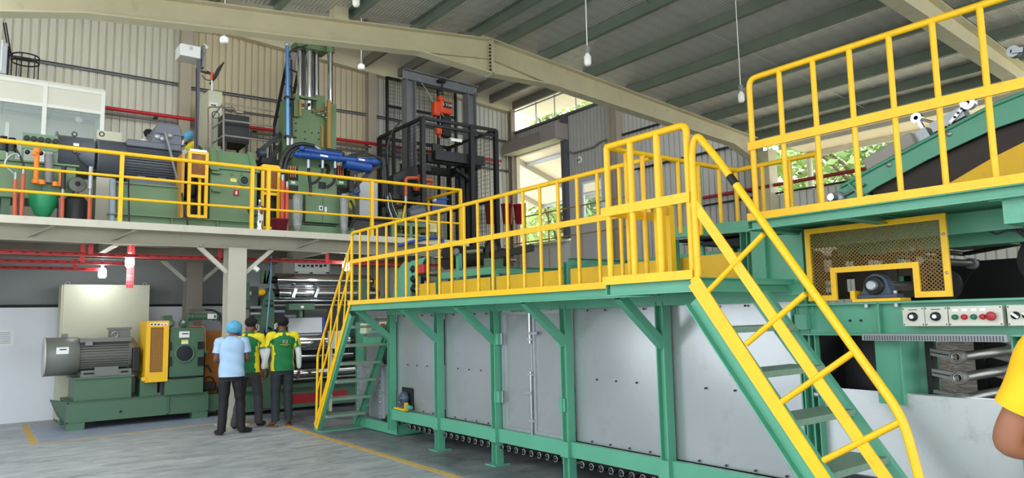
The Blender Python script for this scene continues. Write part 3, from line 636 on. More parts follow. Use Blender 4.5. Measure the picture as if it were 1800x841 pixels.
jp([(8, 292, 11.6), (10, 282, 11.6), (20, 272, 11.6), (30, 270, 11.6), (34, 276, 11.6)], 0.014, 'hydraulic_hose', ZINC, hs); jp([(8, 290, 11.6), (18, 300, 11.6), (26, 306, 11.6), (28, 318, 11.6)], 0.014, 'hydraulic_hose', ZINC, hs)
jp([(28, 262, 11.62), (37, 278, 11.62), (42, 292, 11.62), (42, 305, 11.62)], 0.014, 'hydraulic_hose', RUBHOSE, hs)
for x0, y0, y1 in ((5, 243, 265), (20, 246, 268)): a = q(x0, y1, 11.9); MB().lathe(a, (0, 0, 1), [(0.06, 0), (0.06, 0.1), (0.045, 0.14), (0.045, 0.2), (0, 0.21)], 14).build('pump_motor', BLACK, hs)
for k in range(3): MB().box((0.15+0.10*k, 11.8, 3.825), (0.22+0.10*k, 11.95, 3.95)).build('valve_block', GRNM, hs, 0.01)
for x, y in ((48, 268), (72, 270)): MB().lathe(q(x, y, 11.7), (0, -1, 0), [(0.03, 0), (0.03, 0.03), (0, 0.03)], 14).build('small_gauge', BLACK, hs)
for px, lab, y0, y1 in ((27, 'rust red pipe riser with grey hose at the left edge of the mezzanine', 316, 381), (41, 'rust red pipe riser beside the first riser', 306, 334), (110, 'rust red pipe riser below the blower motor', 345, 384), (158, 'rust red pipe riser beside the beige plinth', 345, 388)):
    t = thing('pipe_riser', lab, 'pipe', q(px, y1, 11.5), 'red pipe risers'); p0, p1 = q(px, y0, 11.5), q(px-1, y1, 11.5); p1.z = MZ
    MB().tube(p1, p0, 0.026, 10).build('pipe', RUST, t); MB().tube(p0, p0+V((0, 0, 0.10)), 0.017, 8).build('coupling', ZINC, t)
    if px > 100: MB().tube(p0+V((0, 0, 0.1)), p0+V((0, 0, 0.42)), 0.03, 8).build('sleeve', RUBHOSE if px < 150 else ZINC, t)
MB().tube(q(106, 348, 11.55), V((q(106, 385, 11.55).x, 11.55, MZ)), 0.02, 8).build('violet_pipe', PURP, label='short violet pipe beside the red riser on the mezzanine', cat='pipe')
MB().tube(q(37, 333, 11.55), V((q(36, 380, 11.55).x, 11.55, MZ)), 0.035, 8).build('violet_pipe', PURP, label='thick violet pipe below the green hydraulic tank', cat='pipe')
gbk = MB().lathe(V((q(76, 360, 11.75).x, 11.75, MZ+0.09)), (0, 0, 1), [(0.05, 0), (0.10, 0.05), (0.17, 0.2), (0.17, 0.34)], 20); gbk.build('green_funnel', mat('bright_green_plastic', (42, 150, 100), 0.4, var=0.06), label='bright green plastic funnel bucket under the hydraulic tank', cat='bucket')
fl = thing('filter_vessel', 'black vessel with grey hand wheel valve left of the motor plinth', 'valve', (1.2, 11.7, MZ)); c = q(132, 376, 11.75)
MB().lathe((c.x, 11.75, MZ), (0, 0, 1), [(0.15, 0), (0.15, 0.36), (0.10, 0.42), (0.04, 0.44), (0.04, 0.55)], 18).build('vessel', BLACK, fl); w = q(136, 325, 11.62)
MB().lathe(w, (0, -1, 0.15), [(0.03, -0.03), (0.10, -0.02), (0.115, 0.0), (0.10, 0.02), (0.04, 0.02), (0.03, 0.04), (0, 0.04)], 22).build('hand_wheel', GREYM, fl); MB().tube(w, V((w.x, 11.7, MZ+0.45)), 0.03, 10).build('stem', ZINC, fl)
MB().lathe(w+V((0, -0.045, 0.007)), (0, -1, 0.15), [(0.035, 0), (0.03, 0.01), (0, 0.01)], 10).build('wheel_nut', BLACK, fl)
pc = thing('concrete_plinth', 'beige plinth block left of the green motor base', 'plinth', (1.55, 12.2, MZ)); pb(168, 312, 196, 388, 12.0, 0.35, zmin=MZ).build('block', COLM, pc); MB().tube(V((q(198, 385, 11.72).x, 11.72, MZ)), q(198, 315, 11.72), 0.045, 12).build('grey_duct', mat('blue_grey_pipe', (150, 160, 170), 0.4), pc)

# ---- big slate motor with blower drum
MXC, MZC, MR = 12.3, 4.05, 0.315
bmo = thing('drive_motor', 'large slate grey drive motor with cylindrical blower housing on the mezzanine', 'motor', (1.9, 12.3, MZ+0.75))
xs = [q(103, 270, 12.05).x, q(171, 274, 12.05).x, q(222, 278, 12.05).x, q(318, 290, 12.05).x]
MB().lathe((xs[0]-0.03, MXC, MZC), (1, 0, 0), [(0.0, 0.0), (MR*0.8, 0), (MR+0.05, 0.0), (MR+0.05, 0.02), (MR, 0.025), (MR, xs[1]-xs[0]-0.01)], 36).build('blower_drum', BLUM, bmo)
MB().lathe((xs[1], MXC, MZC), (1, 0, 0), [(MR, 0), (MR+0.012, 0.006), (MR+0.012, 0.02), (MR, 0.026), (MR, xs[2]-xs[1]), (0, xs[2]-xs[1])], 36).build('fan_drum', BLUM, bmo)
finned_motor(bmo, xs[2], xs[3], MXC, MZC-0.02, MR, BLUM, 15)
MB().lathe((xs[3], MXC, MZC-0.02), (1, 0, 0), [(MR*0.98, -0.03), (MR*0.98, 0.03), (MR*0.6, 0.08), (0.06, 0.10), (0.06, 0.3)], 30).build('end_shield', BLUM, bmo)
MB().box((xs[2]+0.02, MXC-0.30, MZC-0.40), (xs[3]+0.02, MXC+0.30, MZC-0.26)).build('mounting_feet', BLUM, bmo)
for s in (0.25, 0.62): 
    xx = xs[2]+(xs[3]-xs[2])*s; MB().prism([(xx-0.14, MXC-0.31, MZC-0.38), (xx+0.16, MXC-0.31, MZC-0.38), (xx+0.06, MXC-0.31, MZC-0.24), (xx-0.04, MXC-0.31, MZC-0.24)], (0, 0.05, 0)).build('foot_rib', BLUM, bmo)
MB().box((xs[2], MXC-0.26, MZC+0.22), (xs[3], MXC+0.26, MZC+0.33)).build('top_frame', BLUM, bmo, 0.02)
a, b, c, d = ext(268, 216, 320, 250, 12.0)
tb = MB().prism([(a, 12.05, c-0.02), (b+0.02, 12.05, c-0.02), (b, 12.05, d-0.06), (b-0.04, 12.05, d), (a+0.1, 12.05, d), (a+0.04, 12.05, d-0.1)], (0, 0.4, 0)).build('terminal_box', BLUM, bmo, 0.015)
MB().box((a+0.05, 12.03, (c+d)/2-0.02), (b+0.04, 12.5, (c+d)/2+0.0)).build('box_lid', BLUM, tb)
for dx, z in ((0.09, c+0.08), (0.16, c+0.06), (0.26, c+0.12)): MB().lathe((a+dx, 12.04, z), (0, -1, 0), [(0.05, 0), (0.045, 0.02), (0, 0.025)], 14).build('cover_cap', ZINC, tb)
jp([(290, 232, 11.98), (297, 255, 11.95), (305, 290, 11.95), (312, 315, 11.95)], 0.022, 'flex_conduit', GREYST, bmo)
jp([(134, 268, 11.93), (140, 282, 11.93), (160, 298, 11.95), (195, 307, 11.97)], 0.014, 'cable', RUBHOSE, bmo); pb(129, 262, 143, 269, 11.95, 0.06).build('cable_box', BLUM, bmo)
pb(129, 252, 139, 257, 11.975, 0.006).build('name_plate', LABEL, bmo)
for px in (131, 179): MB().torus(q(px, 236, 12.2), (0, 1, 0), 0.032, 0.008, 12, 6).build('lifting_eye', BLACK, bmo)
mbs = thing('motor_pedestal', 'sage green welded pedestal under the slate drive motor', 'pedestal', (2.1, 12.2, MZ))
bx0, bx1 = q(206, 345, 11.85).x, q(318, 350, 11.85).x
MB().box((bx0, 11.85, MZ+0.20), (bx1, 12.75, MZC-0.40)).build('body', GRNM, mbs); MB().box((bx0-0.04, 11.82, MZC-0.41), (bx1+0.04, 12.8, MZC-0.385)).build('top_plate', GRNM, mbs)
bfx0, bfx1 = q(190, 390, 11.62).x, q(458, 400, 11.62).x
MB().ibeam((bfx0, 11.72, MZ+0.105), (bfx1, 11.72, MZ+0.105), 0.16, 0.20, 0.012, 0.014).build('base_beam', GRNM, mbs); MB().ibeam((bfx0, 12.7, MZ+0.105), (bfx1, 12.7, MZ+0.105), 0.16, 0.20, 0.012, 0.014).build('base_beam', GRNM, mbs)
for px in (215, 302, 382): x = q(px, 392, 11.65).x; MB().box((x-0.006, 11.65, MZ+0.02), (x+0.006, 11.72, MZ+0.19)).build('web_stiffener', GRNM, mbs)
MB().prism([(bfx0, 11.66, MZ+0.01), (bfx0+0.15, 11.66, MZ+0.01), (bfx0+0.15, 11.66, MZ+0.2)], (0, 0.02, 0)).build('end_gusset', GRNM, mbs)
jp([(226, 315, 11.8), (226, 350, 11.6), (227, 390, 11.58)], 0.012, 'cable', RUBHOSE, mbs); jp([(319, 312, 11.8), (320, 345, 11.6), (327, 375, 11.58), (330, 396, 11.5)], 0.014, 'cable', RUBHOSE, mbs)
def yframe(th, x0, x1, z0, z1, y, mids, w=0.045):
    for x in (x0, x1): MB().box((x-w/2, y, z0), (x+w/2, y+w, z1)).build('frame_bar', YEL, th)
    for z in [z0+w/2, z1-w/2]+mids: MB().box((x0+w/2, y, z-w/2), (x1-w/2, y+w, z+w/2)).build('frame_bar', YEL, th)
cg = thing('coupling_guard', 'yellow framed coupling guard with amber acrylic beside the slate motor', 'guard', (2.75, 11.6, MZ))
gx0, gx1, gz0_, gz1_ = ext(333, 266, 363, 383, 11.55); zm = q(348, 310, 11.55).z
yframe(cg, gx0, gx1, gz0_, gz1_, 11.55, [zm])
MB().box((gx0, 11.57, zm), (gx1, 11.575, gz1_-0.04)).build('acrylic', SMOKE, cg); pb(334, 263, 364, 267, 11.54, 0.01).build('warning_strip', LABEL, cg)
MB().box((gx0-0.1, 11.62, gz0_), (gx0-0.06, 12.6, gz1_-0.05)).build('side_sheet', mat('guard_amber', (196, 140, 50), 0.4), cg); MB().box((gx0+0.02, 12.0, MZC-0.5), (gx1-0.02, 12.5, MZC+0.1)).build('coupling', BLACK, cg, 0.05); MB().box((gx1-0.1, 11.62, gz0_), (gx1-0.06, 11.66, zm)).build('inner_bar', YEL, cg)
# ---- gearbox
gb = thing('gearbox', 'sage green gearbox with round sight glass on the mezzanine', 'gearbox', (3.35, 12, MZ))
ga, gb1, gz_, gt = ext(369, 300, 452, 382, 11.72)
MB().box((ga, 11.72, MZ+0.2), (gb1, 12.6, gt)).build('casing', GRNM, gb, 0.01)
MB().box((ga-0.03, 11.69, gt), (gb1+0.03, 12.63, gt+0.07)).build('flange', GRNM, gb)
za = q(410, 262, 11.72).z; MB().prism([(ga+0.02, 11.74, gt+0.07), (gb1, 11.74, gt+0.07), (gb1-0.06, 11.95, za), (ga+0.06, 11.95, za)], (0, 0.6, 0)).build('cover', GRNM, gb)
MB().prism([(ga+0.0, 11.70, gt+0.07), (ga+0.10, 11.70, gt+0.07), (ga+0.13, 11.95, za+0.04), (ga+0.04, 11.95, za+0.04)], (0, 0.06, 0)).build('cover_rib', GRNM, gb)
MB().prism([(gb1-0.09, 11.70, gt+0.07), (gb1+0.0, 11.70, gt+0.07), (gb1-0.02, 11.95, za+0.04), (gb1-0.10, 11.95, za+0.04)], (0, 0.06, 0)).build('cover_rib', GRNM, gb)
c = q(429, 318, 11.71); sg = MB().lathe(c, (0, -1, 0), [(0.085, 0), (0.085, 0.02), (0.065, 0.022), (0.065, 0.0)], 24, caps=False).build('sight_ring', GRNM, gb); MB().lathe(c+V((0, -0.006, 0)), (0, -1, 0), [(0.066, 0), (0, 0.004)], 20, caps=False).build('sight_glass', BLACK, sg)
pb(405, 314, 416, 320, 11.71, 0.008).build('yellow_label', mat('label_yellow', (228, 214, 96), 0.5), gb); lt = pb(411, 334, 420, 344, 11.70, 0.01).build('lock_tag', REDB, gb); pb(414, 336, 417, 342, 11.695, 0.004).build('tag_print', LABEL, lt); MB().torus(q(416, 332, 11.69), (0, 1, 0), 0.02, 0.006, 10, 5, 0.2, PI*1.1).build('padlock', ZINC, gb)
for x, y in ((377, 297), (380, 303), (380, 335)): pb(x-7, y-2, x+9, y+2, 11.66, 0.05).build('lug', GRNM, gb, 0.004)
for x in (408, 425): MB().tube(q(x, 304, 11.69), q(x, 308, 11.69), 0.012, 6).build('bolt', GRNM, gb)
jp([(436, 368, 11.6), (438, 376, 11.55), (445, 382, 11.55), (452, 378, 11.55)], 0.012, 'hose', RUBHOSE, gb)
vs_ = thing('filter_vessel', 'small chrome filter canister right of the gearbox', 'filter', (3.75, 11.6, MZ)); c = q(456, 388, 11.6)
MB().lathe((c.x, 11.6, MZ+0.02), (0, 0, 1), [(0.06, 0), (0.06, 0.08), (0.05, 0.1), (0.05, 0.35), (0.06, 0.37), (0.06, 0.44), (0.02, 0.46), (0.02, 0.55)], 16).build('canister', CHROME, vs_); MB().box((c.x-0.04, 11.55, MZ+0.22), (c.x+0.04, 11.565, MZ+0.32)).build('canister_label', LABEL, vs_)
# ---- second yellow guard beside the mixer
g2 = thing('coupling_guard', 'yellow framed guard with brown acrylic next to the mixer', 'guard', (3.9, 11.6, MZ)); a, b, c, d = ext(462, 292, 490, 390, 11.62); zm = q(476, 341, 11.62).z
yframe(g2, a, b, MZ+0.1, d, 11.62, [zm]); MB().box((a, 11.64, zm), (b, 11.645, d-0.04)).build('acrylic', SMOKE, g2); MB().box((a, 11.62, d), (b, 12.3, d+0.02)).build('top_sheet', YELP, g2); MB().box((a, 11.75, MZ+0.1), (b, 11.77, zm)).build('back_sheet', BLACK, g2)

# ---- light pole with white box, camera and screen
po = thing('equipment_pole', 'dark pole with white box, camera and tilted screen behind the motor', 'pole', (2.95, 12.6, MZ))
PY = 12.65; px_ = q(347, 180, PY).x; ptop = q(350, 84, PY).z
MB().bar((px_, PY, MZ), (px_, PY, ptop-0.1), 0.055, 0.055, (0, 1, 0)).build('post', mat('violet_grey_post', (92, 84, 100), 0.5, var=0.1), po)
a, b, c, d = ext(319, 79, 353, 100, PY-0.12); MB().box((a-0.02, PY-0.12, c), (b, PY+0.25, d)).build('white_box', WHITE, po, 0.01)
pb(333, 82, 339, 88, PY-0.125, 0.004).build('vent', mat('vent_grey', (190, 190, 188), 0.5), po)
MB().bar((px_, PY, ptop-0.25), (px_+0.08, PY-0.1, ptop-0.05), 0.02, 0.03).build('bracket', ZINC, po); MB().box((px_+0.05, PY-0.05, ptop-0.35), (px_+0.09, PY+0.08, ptop+0.05)).build('bracket', GREYST, po)
MB().bar(q(357, 79, PY), q(364, 86, PY), 0.06, 0.06).build('camera', WHITE, po, 0.01)
MB().bar(q(374, 143, PY), q(388, 115, PY), 0.42, 0.02, (1, 0, 0.6)).build('screen', BLACK, po, 0.004); MB().bar(q(353, 125, PY), q(366, 129, PY), 0.04, 0.03).build('screen_arm', BLACK, po); MB().bar(q(363, 126, PY), q(373, 131, PY), 0.05, 0.03).build('screen_arm', BLACK, po)
MB().tube(q(372.5, 140, PY-0.05), q(372.5, 128, PY-0.05), 0.025, 10).build('beacon', mat('beacon_red', (210, 80, 50), 0.4), po); MB().tube(q(372.5, 160, PY-0.05), q(372.5, 141, PY-0.05), 0.014, 8).build('beacon_stem', WHITE, po)
jp([(355, 132, PY), (360, 140, PY), (372, 142, PY)], 0.008, 'cable', RUBHOSE, po); jp([(345, 120, PY-0.04), (345, 180, PY-0.04), (346, 260, PY-0.04)], 0.010, 'cable', RUBHOSE, po)
# ---- tall cream cabinet and black hopper box with railing behind the gearbox
tc_ = thing('tall_cabinet', 'tall narrow cream cabinet behind the black hopper', 'cabinet', (3.3, 13.3, MZ)); a, b, c, d = ext(368, 160, 390, 240, 13.2)
MB().box((a-0.02, 13.2, MZ), (b, 13.9, d)).build('body', CREAM, tc_); lb = pb(369, 180, 383, 188, 13.19, 0.01).build('label_plate', LABEL, tc_); pb(371, 184, 380, 186, 13.185, 0.005).build('print', INK, lb)
pb(391, 163, 392, 166, 13.19, 0.02).build('lock', BLACK, tc_)
hb = thing('black_hopper', 'black square hopper box on legs behind the gearbox', 'hopper', (3.65, 12.9, 4.0)); a, b, c, d = ext(394, 202, 438, 256, 12.8)
MB().box((a, 12.8, c+0.05), (b, 13.4, d)).build('box', BLACK, hb); 
for x in (a+0.03, b-0.03):
    for y in (12.83, 13.37): MB().box((x-0.02, y-0.02, MZ), (x+0.02, y+0.02, c+0.05)).build('leg', BLACK, hb)
hr2 = thing('hopper_railing', 'thin grey tube railing around the black hopper', 'railing', (3.5, 12.7, 4.4)); YR = 12.65
for y0, y1, y2 in ((206, 181, 196), (226, 211, 222), (252, 238, 249)):
    MB().pipe([q(373, y0, YR+0.35), q(393, y1, YR), q(480, y2, YR)], 0.016, 8).build('rail', mat('grey_tube', (140, 134, 126), 0.5), hr2)
for px, y0, y1 in ((393, 181, 268), (373, 206, 268)): MB().tube(q(px, y0, YR if px > 380 else YR+0.35), q(px, y1, YR if px > 380 else YR+0.35), 0.018, 8).build('post', MATS['grey_tube'], hr2)
cp_ = [(366, 268, 12.6), (366, 190, 12.6), (370, 188, 12.6), (410, 189, 12.6), (413, 195, 12.6)]; jp(cp_, 0.012, 'bent_conduit', mat('copper_brown', (120, 98, 82), 0.5), hr2)
MB().box(q(415, 194, 13.9), q(425, 202, 14.0)).build('junction_box', CREAM, hr2, 0.005); MB().torus(q(379, 202, 12.6), (0, 1, 0), 0.06, 0.008, 14, 5).build('cable_coil', RUBHOSE, hr2)

# ---- the mixer (press tower)
mx = thing('rubber_mixer', 'tall green mixer tower with chrome columns and hydraulic hoses', 'mixer', (4.8, 12.2, MZ))
TY = 12.15
ta, tb_, tz0, tz1 = ext(497, 195, 588, 262, TY)
MB().box((ta+0.1, TY, tz0-0.2), (tb_-0.08, TY+0.5, tz1+0.02)).build('tower_plate', GRNP, mx)
for x0, x1 in ((ta, ta+0.09), (tb_-0.10, tb_)): MB().box((x0, TY-0.08, tz0-0.2), (x1, TY+0.16, tz1+0.18 if x0 > 5 else tz1+0.12)).build('tower_post', GRNP, mx)
pb(517, 165, 526, 205, TY-0.06, 0.1).build('tower_lug', GRNP, mx); pb(528, 170, 558, 174, TY-0.06, 0.1).build('tower_lug', GRNP, mx); pb(556, 168, 572, 196, TY+0.02, 0.25).build('tower_block', GRNP, mx, 0.01); pb(576, 176, 582, 262, TY-0.12, 0.06).build('ochre_strip', mat('ochre_strip', (150, 116, 52), 0.6, var=0.1), mx); pb(565, 221, 569, 260, TY-0.03, 0.03).build('ochre_strip', MATS['ochre_strip'], mx); pb(526, 174, 530, 204, TY-0.10, 0.03).build('ochre_strip', MATS['ochre_strip'], mx)
mb = MB()
for x, y in ((520, 193), (520, 205), (520, 217), (520, 230), (520, 242), (549, 198), (548, 234), (560, 234), (536, 232), (575, 222), (575, 235), (575, 245), (536, 245), (560, 245)): mb.lathe(q(x, y, TY-0.0), (0, -1, 0), [(0.014, 0), (0.014, 0.012), (0, 0.012)], 8)
mb.build('bolt_pattern', INK, mx, kind='stuff')
for (px, y0, y1, r, m) in ((527, 84, 170, 0.045, CHROME), (543, 83, 195, 0.085, CHROME), (556.5, 88, 178, 0.045, CHROME), (580.5, 92, 182, 0.05, CHROME)):
    yy = TY+0.25 if px < 575 else TY; MB().tube(q(px, y1, yy), q(px, y0, yy), r, 18).build('chrome_column', m, mx)
MB().tube(q(580.5, 76, TY), q(580.5, 93, TY), 0.075, 14).build('column_cap', GRNP, mx); pb(522, 76, 578, 86, TY+0.1, 0.35).build('crosshead', GRNP, mx, 0.01)
MB().tube(q(550.5, 90, TY+0.3), q(550.5, 190, TY+0.3), 0.05, 10).build('black_guide', BLACK, mx); MB().tube(q(534, 88, TY+0.32), q(534, 170, TY+0.32), 0.06, 10).build('dark_guide', mat('dark_metal', (74, 76, 76), 0.4, metal=0.4), mx)
bc = MB().tube(q(506, 240, TY-0.2), q(505, 82, TY-0.2), 0.034, 14).build('blue_tube', mat('light_blue_tube', (86, 132, 182), 0.25, metal=0.4), mx); MB().sphere(q(504.5, 78, TY-0.2), 0.04, 10, 8).build('tube_cap', ZINC, bc); MB().tube(q(513, 238, TY-0.15), q(512, 105, TY-0.15), 0.018, 8).build('side_tube', BLACK, mx)
for x, y in ((506, 242), (513, 243)): MB().tube(q(x, y, TY-0.2), q(x, y+14, TY-0.2), 0.028, 10).build('tube_fitting', ZINC, mx)
for y in (171, 240): pb(503, y-2, 519, y+2, TY-0.24, 0.12).build('tube_clamp', BLACK, mx)
jp([(511, 102, TY-0.2), (508, 94, TY-0.2), (516, 86, TY-0.2), (540, 80, TY-0.1)], 0.014, 'hose', RUBHOSE, mx)
for k, (x, y) in enumerate(((560, 200), (568, 203), (574, 207))): MB().sphere(q(x, y, TY-0.06), 0.03, 8, 6).build('valve', STEEL, mx)
jp([(548, 192, TY-0.05), (556, 197, TY-0.05), (574, 190, TY-0.05)], 0.008, 'copper_line', mat('copper', (200, 110, 80), 0.3, metal=0.6), mx)
jp([(587, 190, TY-0.02), (588, 225, TY-0.02), (586, 250, TY-0.02)], 0.016, 'side_line', ZINC, mx)
# lower body
LY = 11.85
la, lb_, lz0, lz1 = ext(524, 285, 590, 392, LY); MB().box((la, LY, MZ+0.25), (lb_+0.02, LY+0.75, lz1+0.15)).build('body_plate', GRNM, mx)
for s, (x0, x1) in enumerate(((506, 527), (590, 612))):
    pb(x0, 292, x1, 398, LY+0.05, 0.6, zmin=MZ+0.1).build('side_frame', GRNM, mx); pb(x0+3, 296, x1-3, 316, LY+0.03, 0.03).build('recess', BLACK, mx); pb(x0+3, 330, x1-3, 350, LY+0.03, 0.03).build('recess', BLACK, mx)
    for k in range(3): MB().tube(q(x0+5+k*4, 292, LY-0.05), q(x0+5+k*4, 312, LY-0.05), 0.012, 8).build('copper_rod', MATS['copper'], mx)
    pb(x0+2, 318, x1-2, 326, LY-0.03, 0.06).build('cross_lug', GRNM, mx); pb(x0+6, 319, x1-8, 323, LY-0.035, 0.006).build('number_plate', LABEL, mx)
pb(560, 320, 573, 332, LY-0.01, 0.02).build('square_port', BLACK, mx)
cab = pb(537, 344, 598, 392, LY-0.14, 0.16).build('control_cabinet', GRNM, mx, 0.008); pb(567, 347, 568, 391, LY-0.145, 0.01).build('door_gap', GRND, cab); pb(561, 362, 567.5, 370, LY-0.148, 0.008).build('notice', LABEL, cab); pb(571, 364, 574.5, 373, LY-0.148, 0.008).build('notice', LABEL, cab); pb(563, 364, 566, 368, LY-0.150, 0.003).build('notice_print', INK, cab)
MB().box((la-0.35, LY-0.1, MZ), (lb_+0.35, LY+0.8, MZ+0.14)).build('base', GRNM, mx); MB().prism([(la-0.35, LY-0.12, MZ+0.01), (lb_+0.4, LY-0.12, MZ+0.01), (lb_+0.3, LY-0.12, MZ+0.22), (la-0.1, LY-0.12, MZ+0.22)], (0, 0.03, 0)).build('base_front', GRNM, mx)
# black hoses looping over the body
jp([(497, 330, LY-0.2), (492, 300, LY-0.2), (496, 275, LY-0.2), (510, 258, LY-0.2), (530, 252, LY-0.2), (552, 257, LY-0.15)], 0.034, 'big_hose', RUBHOSE, mx, 12, 0.2)
jp([(504, 342, LY-0.2), (499, 320, LY-0.2), (501, 285, LY-0.2), (512, 265, LY-0.2), (530, 257, LY-0.2), (556, 263, LY-0.15)], 0.028, 'big_hose', RUBHOSE, mx, 12, 0.2); MB().tube(q(553, 257, LY-0.15), q(563, 264, LY-0.15), 0.025, 10).build('hose_fitting', ZINC, mx)
jp([(542, 285, LY-0.25), (543, 305, LY-0.2), (546, 330, LY-0.16), (546, 343, LY-0.16)], 0.026, 'hose', RUBHOSE, mx); jp([(567, 285, LY-0.25), (566, 308, LY-0.2), (556, 320, LY-0.16), (544, 325, LY-0.16)], 0.022, 'hose', RUBHOSE, mx); jp([(590, 283, LY-0.25), (590, 305, LY-0.2), (586, 322, LY-0.16), (574, 330, LY-0.1)], 0.026, 'hose', RUBHOSE, mx)
for x in (542, 567, 589): MB().tube(q(x, 281, LY-0.25), q(x, 296, LY-0.25), 0.026, 10).build('hose_fitting', ZINC, mx)
jp([(563, 292, LY-0.05), (574, 290, LY-0.05), (579, 298, LY-0.05), (575, 305, LY-0.05)], 0.028, 'hose', BLACKR, mx)
# horizontal blue cylinder
bl = thing('blue_cylinder', 'long blue hydraulic cylinder lying across the mixer front', 'cylinder', q(590, 280, 11.6)); BY = 11.58
A, B = q(517, 271, BY), q(655, 285, BY); MB().tube(A, B, 0.055, 16).build('upper_barrel', BLUE, bl); A2, B2 = q(528, 263, BY+0.06), q(600, 273, BY+0.06); MB().tube(A2, B2, 0.05, 14).build('rear_barrel', BLUE, bl)
A3, B3 = q(605, 287, BY+0.05), q(650, 295, BY+0.05); MB().tube(A3, B3, 0.10, 18).build('lower_barrel', BLUE, bl); MB().lathe(B, (B-A).normalized(), [(0.075, -0.05), (0.075, 0.04), (0.045, 0.14), (0, 0.14)], 16).build('nose', BLUE, bl)
for t in (0.05, 0.2, 0.55, 0.78, 0.96): c = A.lerp(B, t); MB().lathe(c, (B-A).normalized(), [(0.066, -0.02), (0.066, 0.02)], 14).build('barrel_band', BLUE, bl)
for t in (0.35, 0.83): c = A.lerp(B, t)+V((0, -0.058, 0.01)); MB().bar(c-V((0.07, 0, 0)), c+V((0.07, 0, -0.006)), 0.004, 0.03).build('name_plate', LABEL, bl)
MB().sphere(q(531, 261, BY), 0.05, 10, 8).build('port_boss', BLUE, bl); jp([(606, 277, BY), (620, 271, BY), (645, 270, BY), (668, 277, BY), (677, 292, BY), (679, 320, BY), (683, 360, BY), (686, 385, BY)], 0.016, 'hose', RUBHOSE, bl); jp([(606, 275, BY), (630, 274, BY), (660, 275, BY), (672, 282, BY), (676, 300, BY), (677, 340, BY), (681, 375, BY)], 0.016, 'hose', RUBHOSE, bl); jp([(575, 263, BY+0.1), (600, 268, BY+0.1), (605, 273, BY+0.1)], 0.03, 'hose', RUBHOSE, bl)
MB().bar(q(618, 305, BY+0.1), q(668, 292, BY+0.1), 0.10, 0.07).build('support_arm', BLACK, bl); MB().bar(q(616, 335, BY+0.1), q(655, 298, BY+0.1), 0.06, 0.06).build('support_brace', BLACK, bl); MB().bar(q(615, 338, BY+0.1), q(617, 300, BY+0.1), 0.12, 0.08).build('support_post', BLACK, bl)
jp([(628, 305, BY), (626, 318, BY), (632, 334, BY), (628, 345, BY)], 0.014, 'hose', RUBHOSE, bl); MB().tube(q(622, 340, BY), q(632, 336, BY), 0.03, 10).build('valve', BLUE, bl)
# plastic-wrapped pipes, bucket, red pipes
for k, (px0, px1, lab) in enumerate(((514, 532, 'clear plastic wrapped pipe left of the mixer cabinet'), (598, 612, 'clear plastic wrapped pipe right of the mixer cabinet'))):
    t = thing('wrapped_pipe', lab, 'pipe', V((q((px0+px1)/2, 400, 11.55).x, 11.55, MZ))); c = q((px0+px1)/2, 345, 11.55); r = (q(px1, 345, 11.55).x-q(px0, 345, 11.55).x)/2
    prof = [(r*0.45, 0.0), (r*0.5, 0.08), (r*0.8, 0.16), (r*1.0, 0.35), (r*0.92, 0.5), (r*1.0, c.z-MZ-0.02), (r*0.6, c.z-MZ+0.03)]
    MB().lathe((c.x, 11.55, MZ+0.01), (0, 0, 1), prof, 11, smooth=False).build('plastic_wrap', mat('wrap_grey', (168, 172, 170), 0.25, var=0.25, scale=9, alpha=0.75), t); MB().tube((c.x, 11.55, MZ), (c.x, 11.55, c.z), r*0.4, 10).build('pipe', ZINC, t); MB().tube((c.x, 11.55, MZ), (c.x, 11.55, MZ+0.06), r*0.55, 10).build('foot_ring', CHROME, t)
rr_ = thing('red_bucket', 'dark red plastic bucket standing at the mezzanine edge', 'bucket', V((q(491, 404, 11.2).x, 11.2, MZ))); cx_ = q(491, 404, 11.2).x
MB().lathe((cx_, 11.2, MZ+0.004), (0, 0, 1), [(0.0, 0), (0.105, 0), (0.135, 0.19), (0.145, 0.19), (0.145, 0.21), (0.13, 0.21), (0.10, 0.02)], 22).build('body', mat('maroon_plastic', (120, 30, 46), 0.35, var=0.05), rr_); MB().torus((cx_, 11.2, MZ+0.17), (0.3, -1, 0), 0.135, 0.006, 14, 5, PI*0.05, PI*0.95).build('handle', mat('maroon_plastic', (120, 30, 46)), rr_)
for px, y0, y1, lab in ((497, 318, 386, 'taller red pipe standing behind the maroon bucket'), (504.5, 330, 386, 'shorter red pipe standing behind the maroon bucket')):
    t = thing('pipe_riser', lab, 'pipe', V((q(px, y1, 11.55).x, 11.55, MZ)), 'red pipe risers'); c = q(px, y0, 11.55); MB().tube((c.x, 11.55, MZ), (c.x, 11.55, c.z), 0.034, 10).build('pipe', mat('riser_red', (206, 84, 62), 0.5, var=0.06), t); MB().tube((c.x, 11.55, c.z), (c.x, 11.55, c.z+0.1), 0.026, 10).build('coupling', ZINC, t)
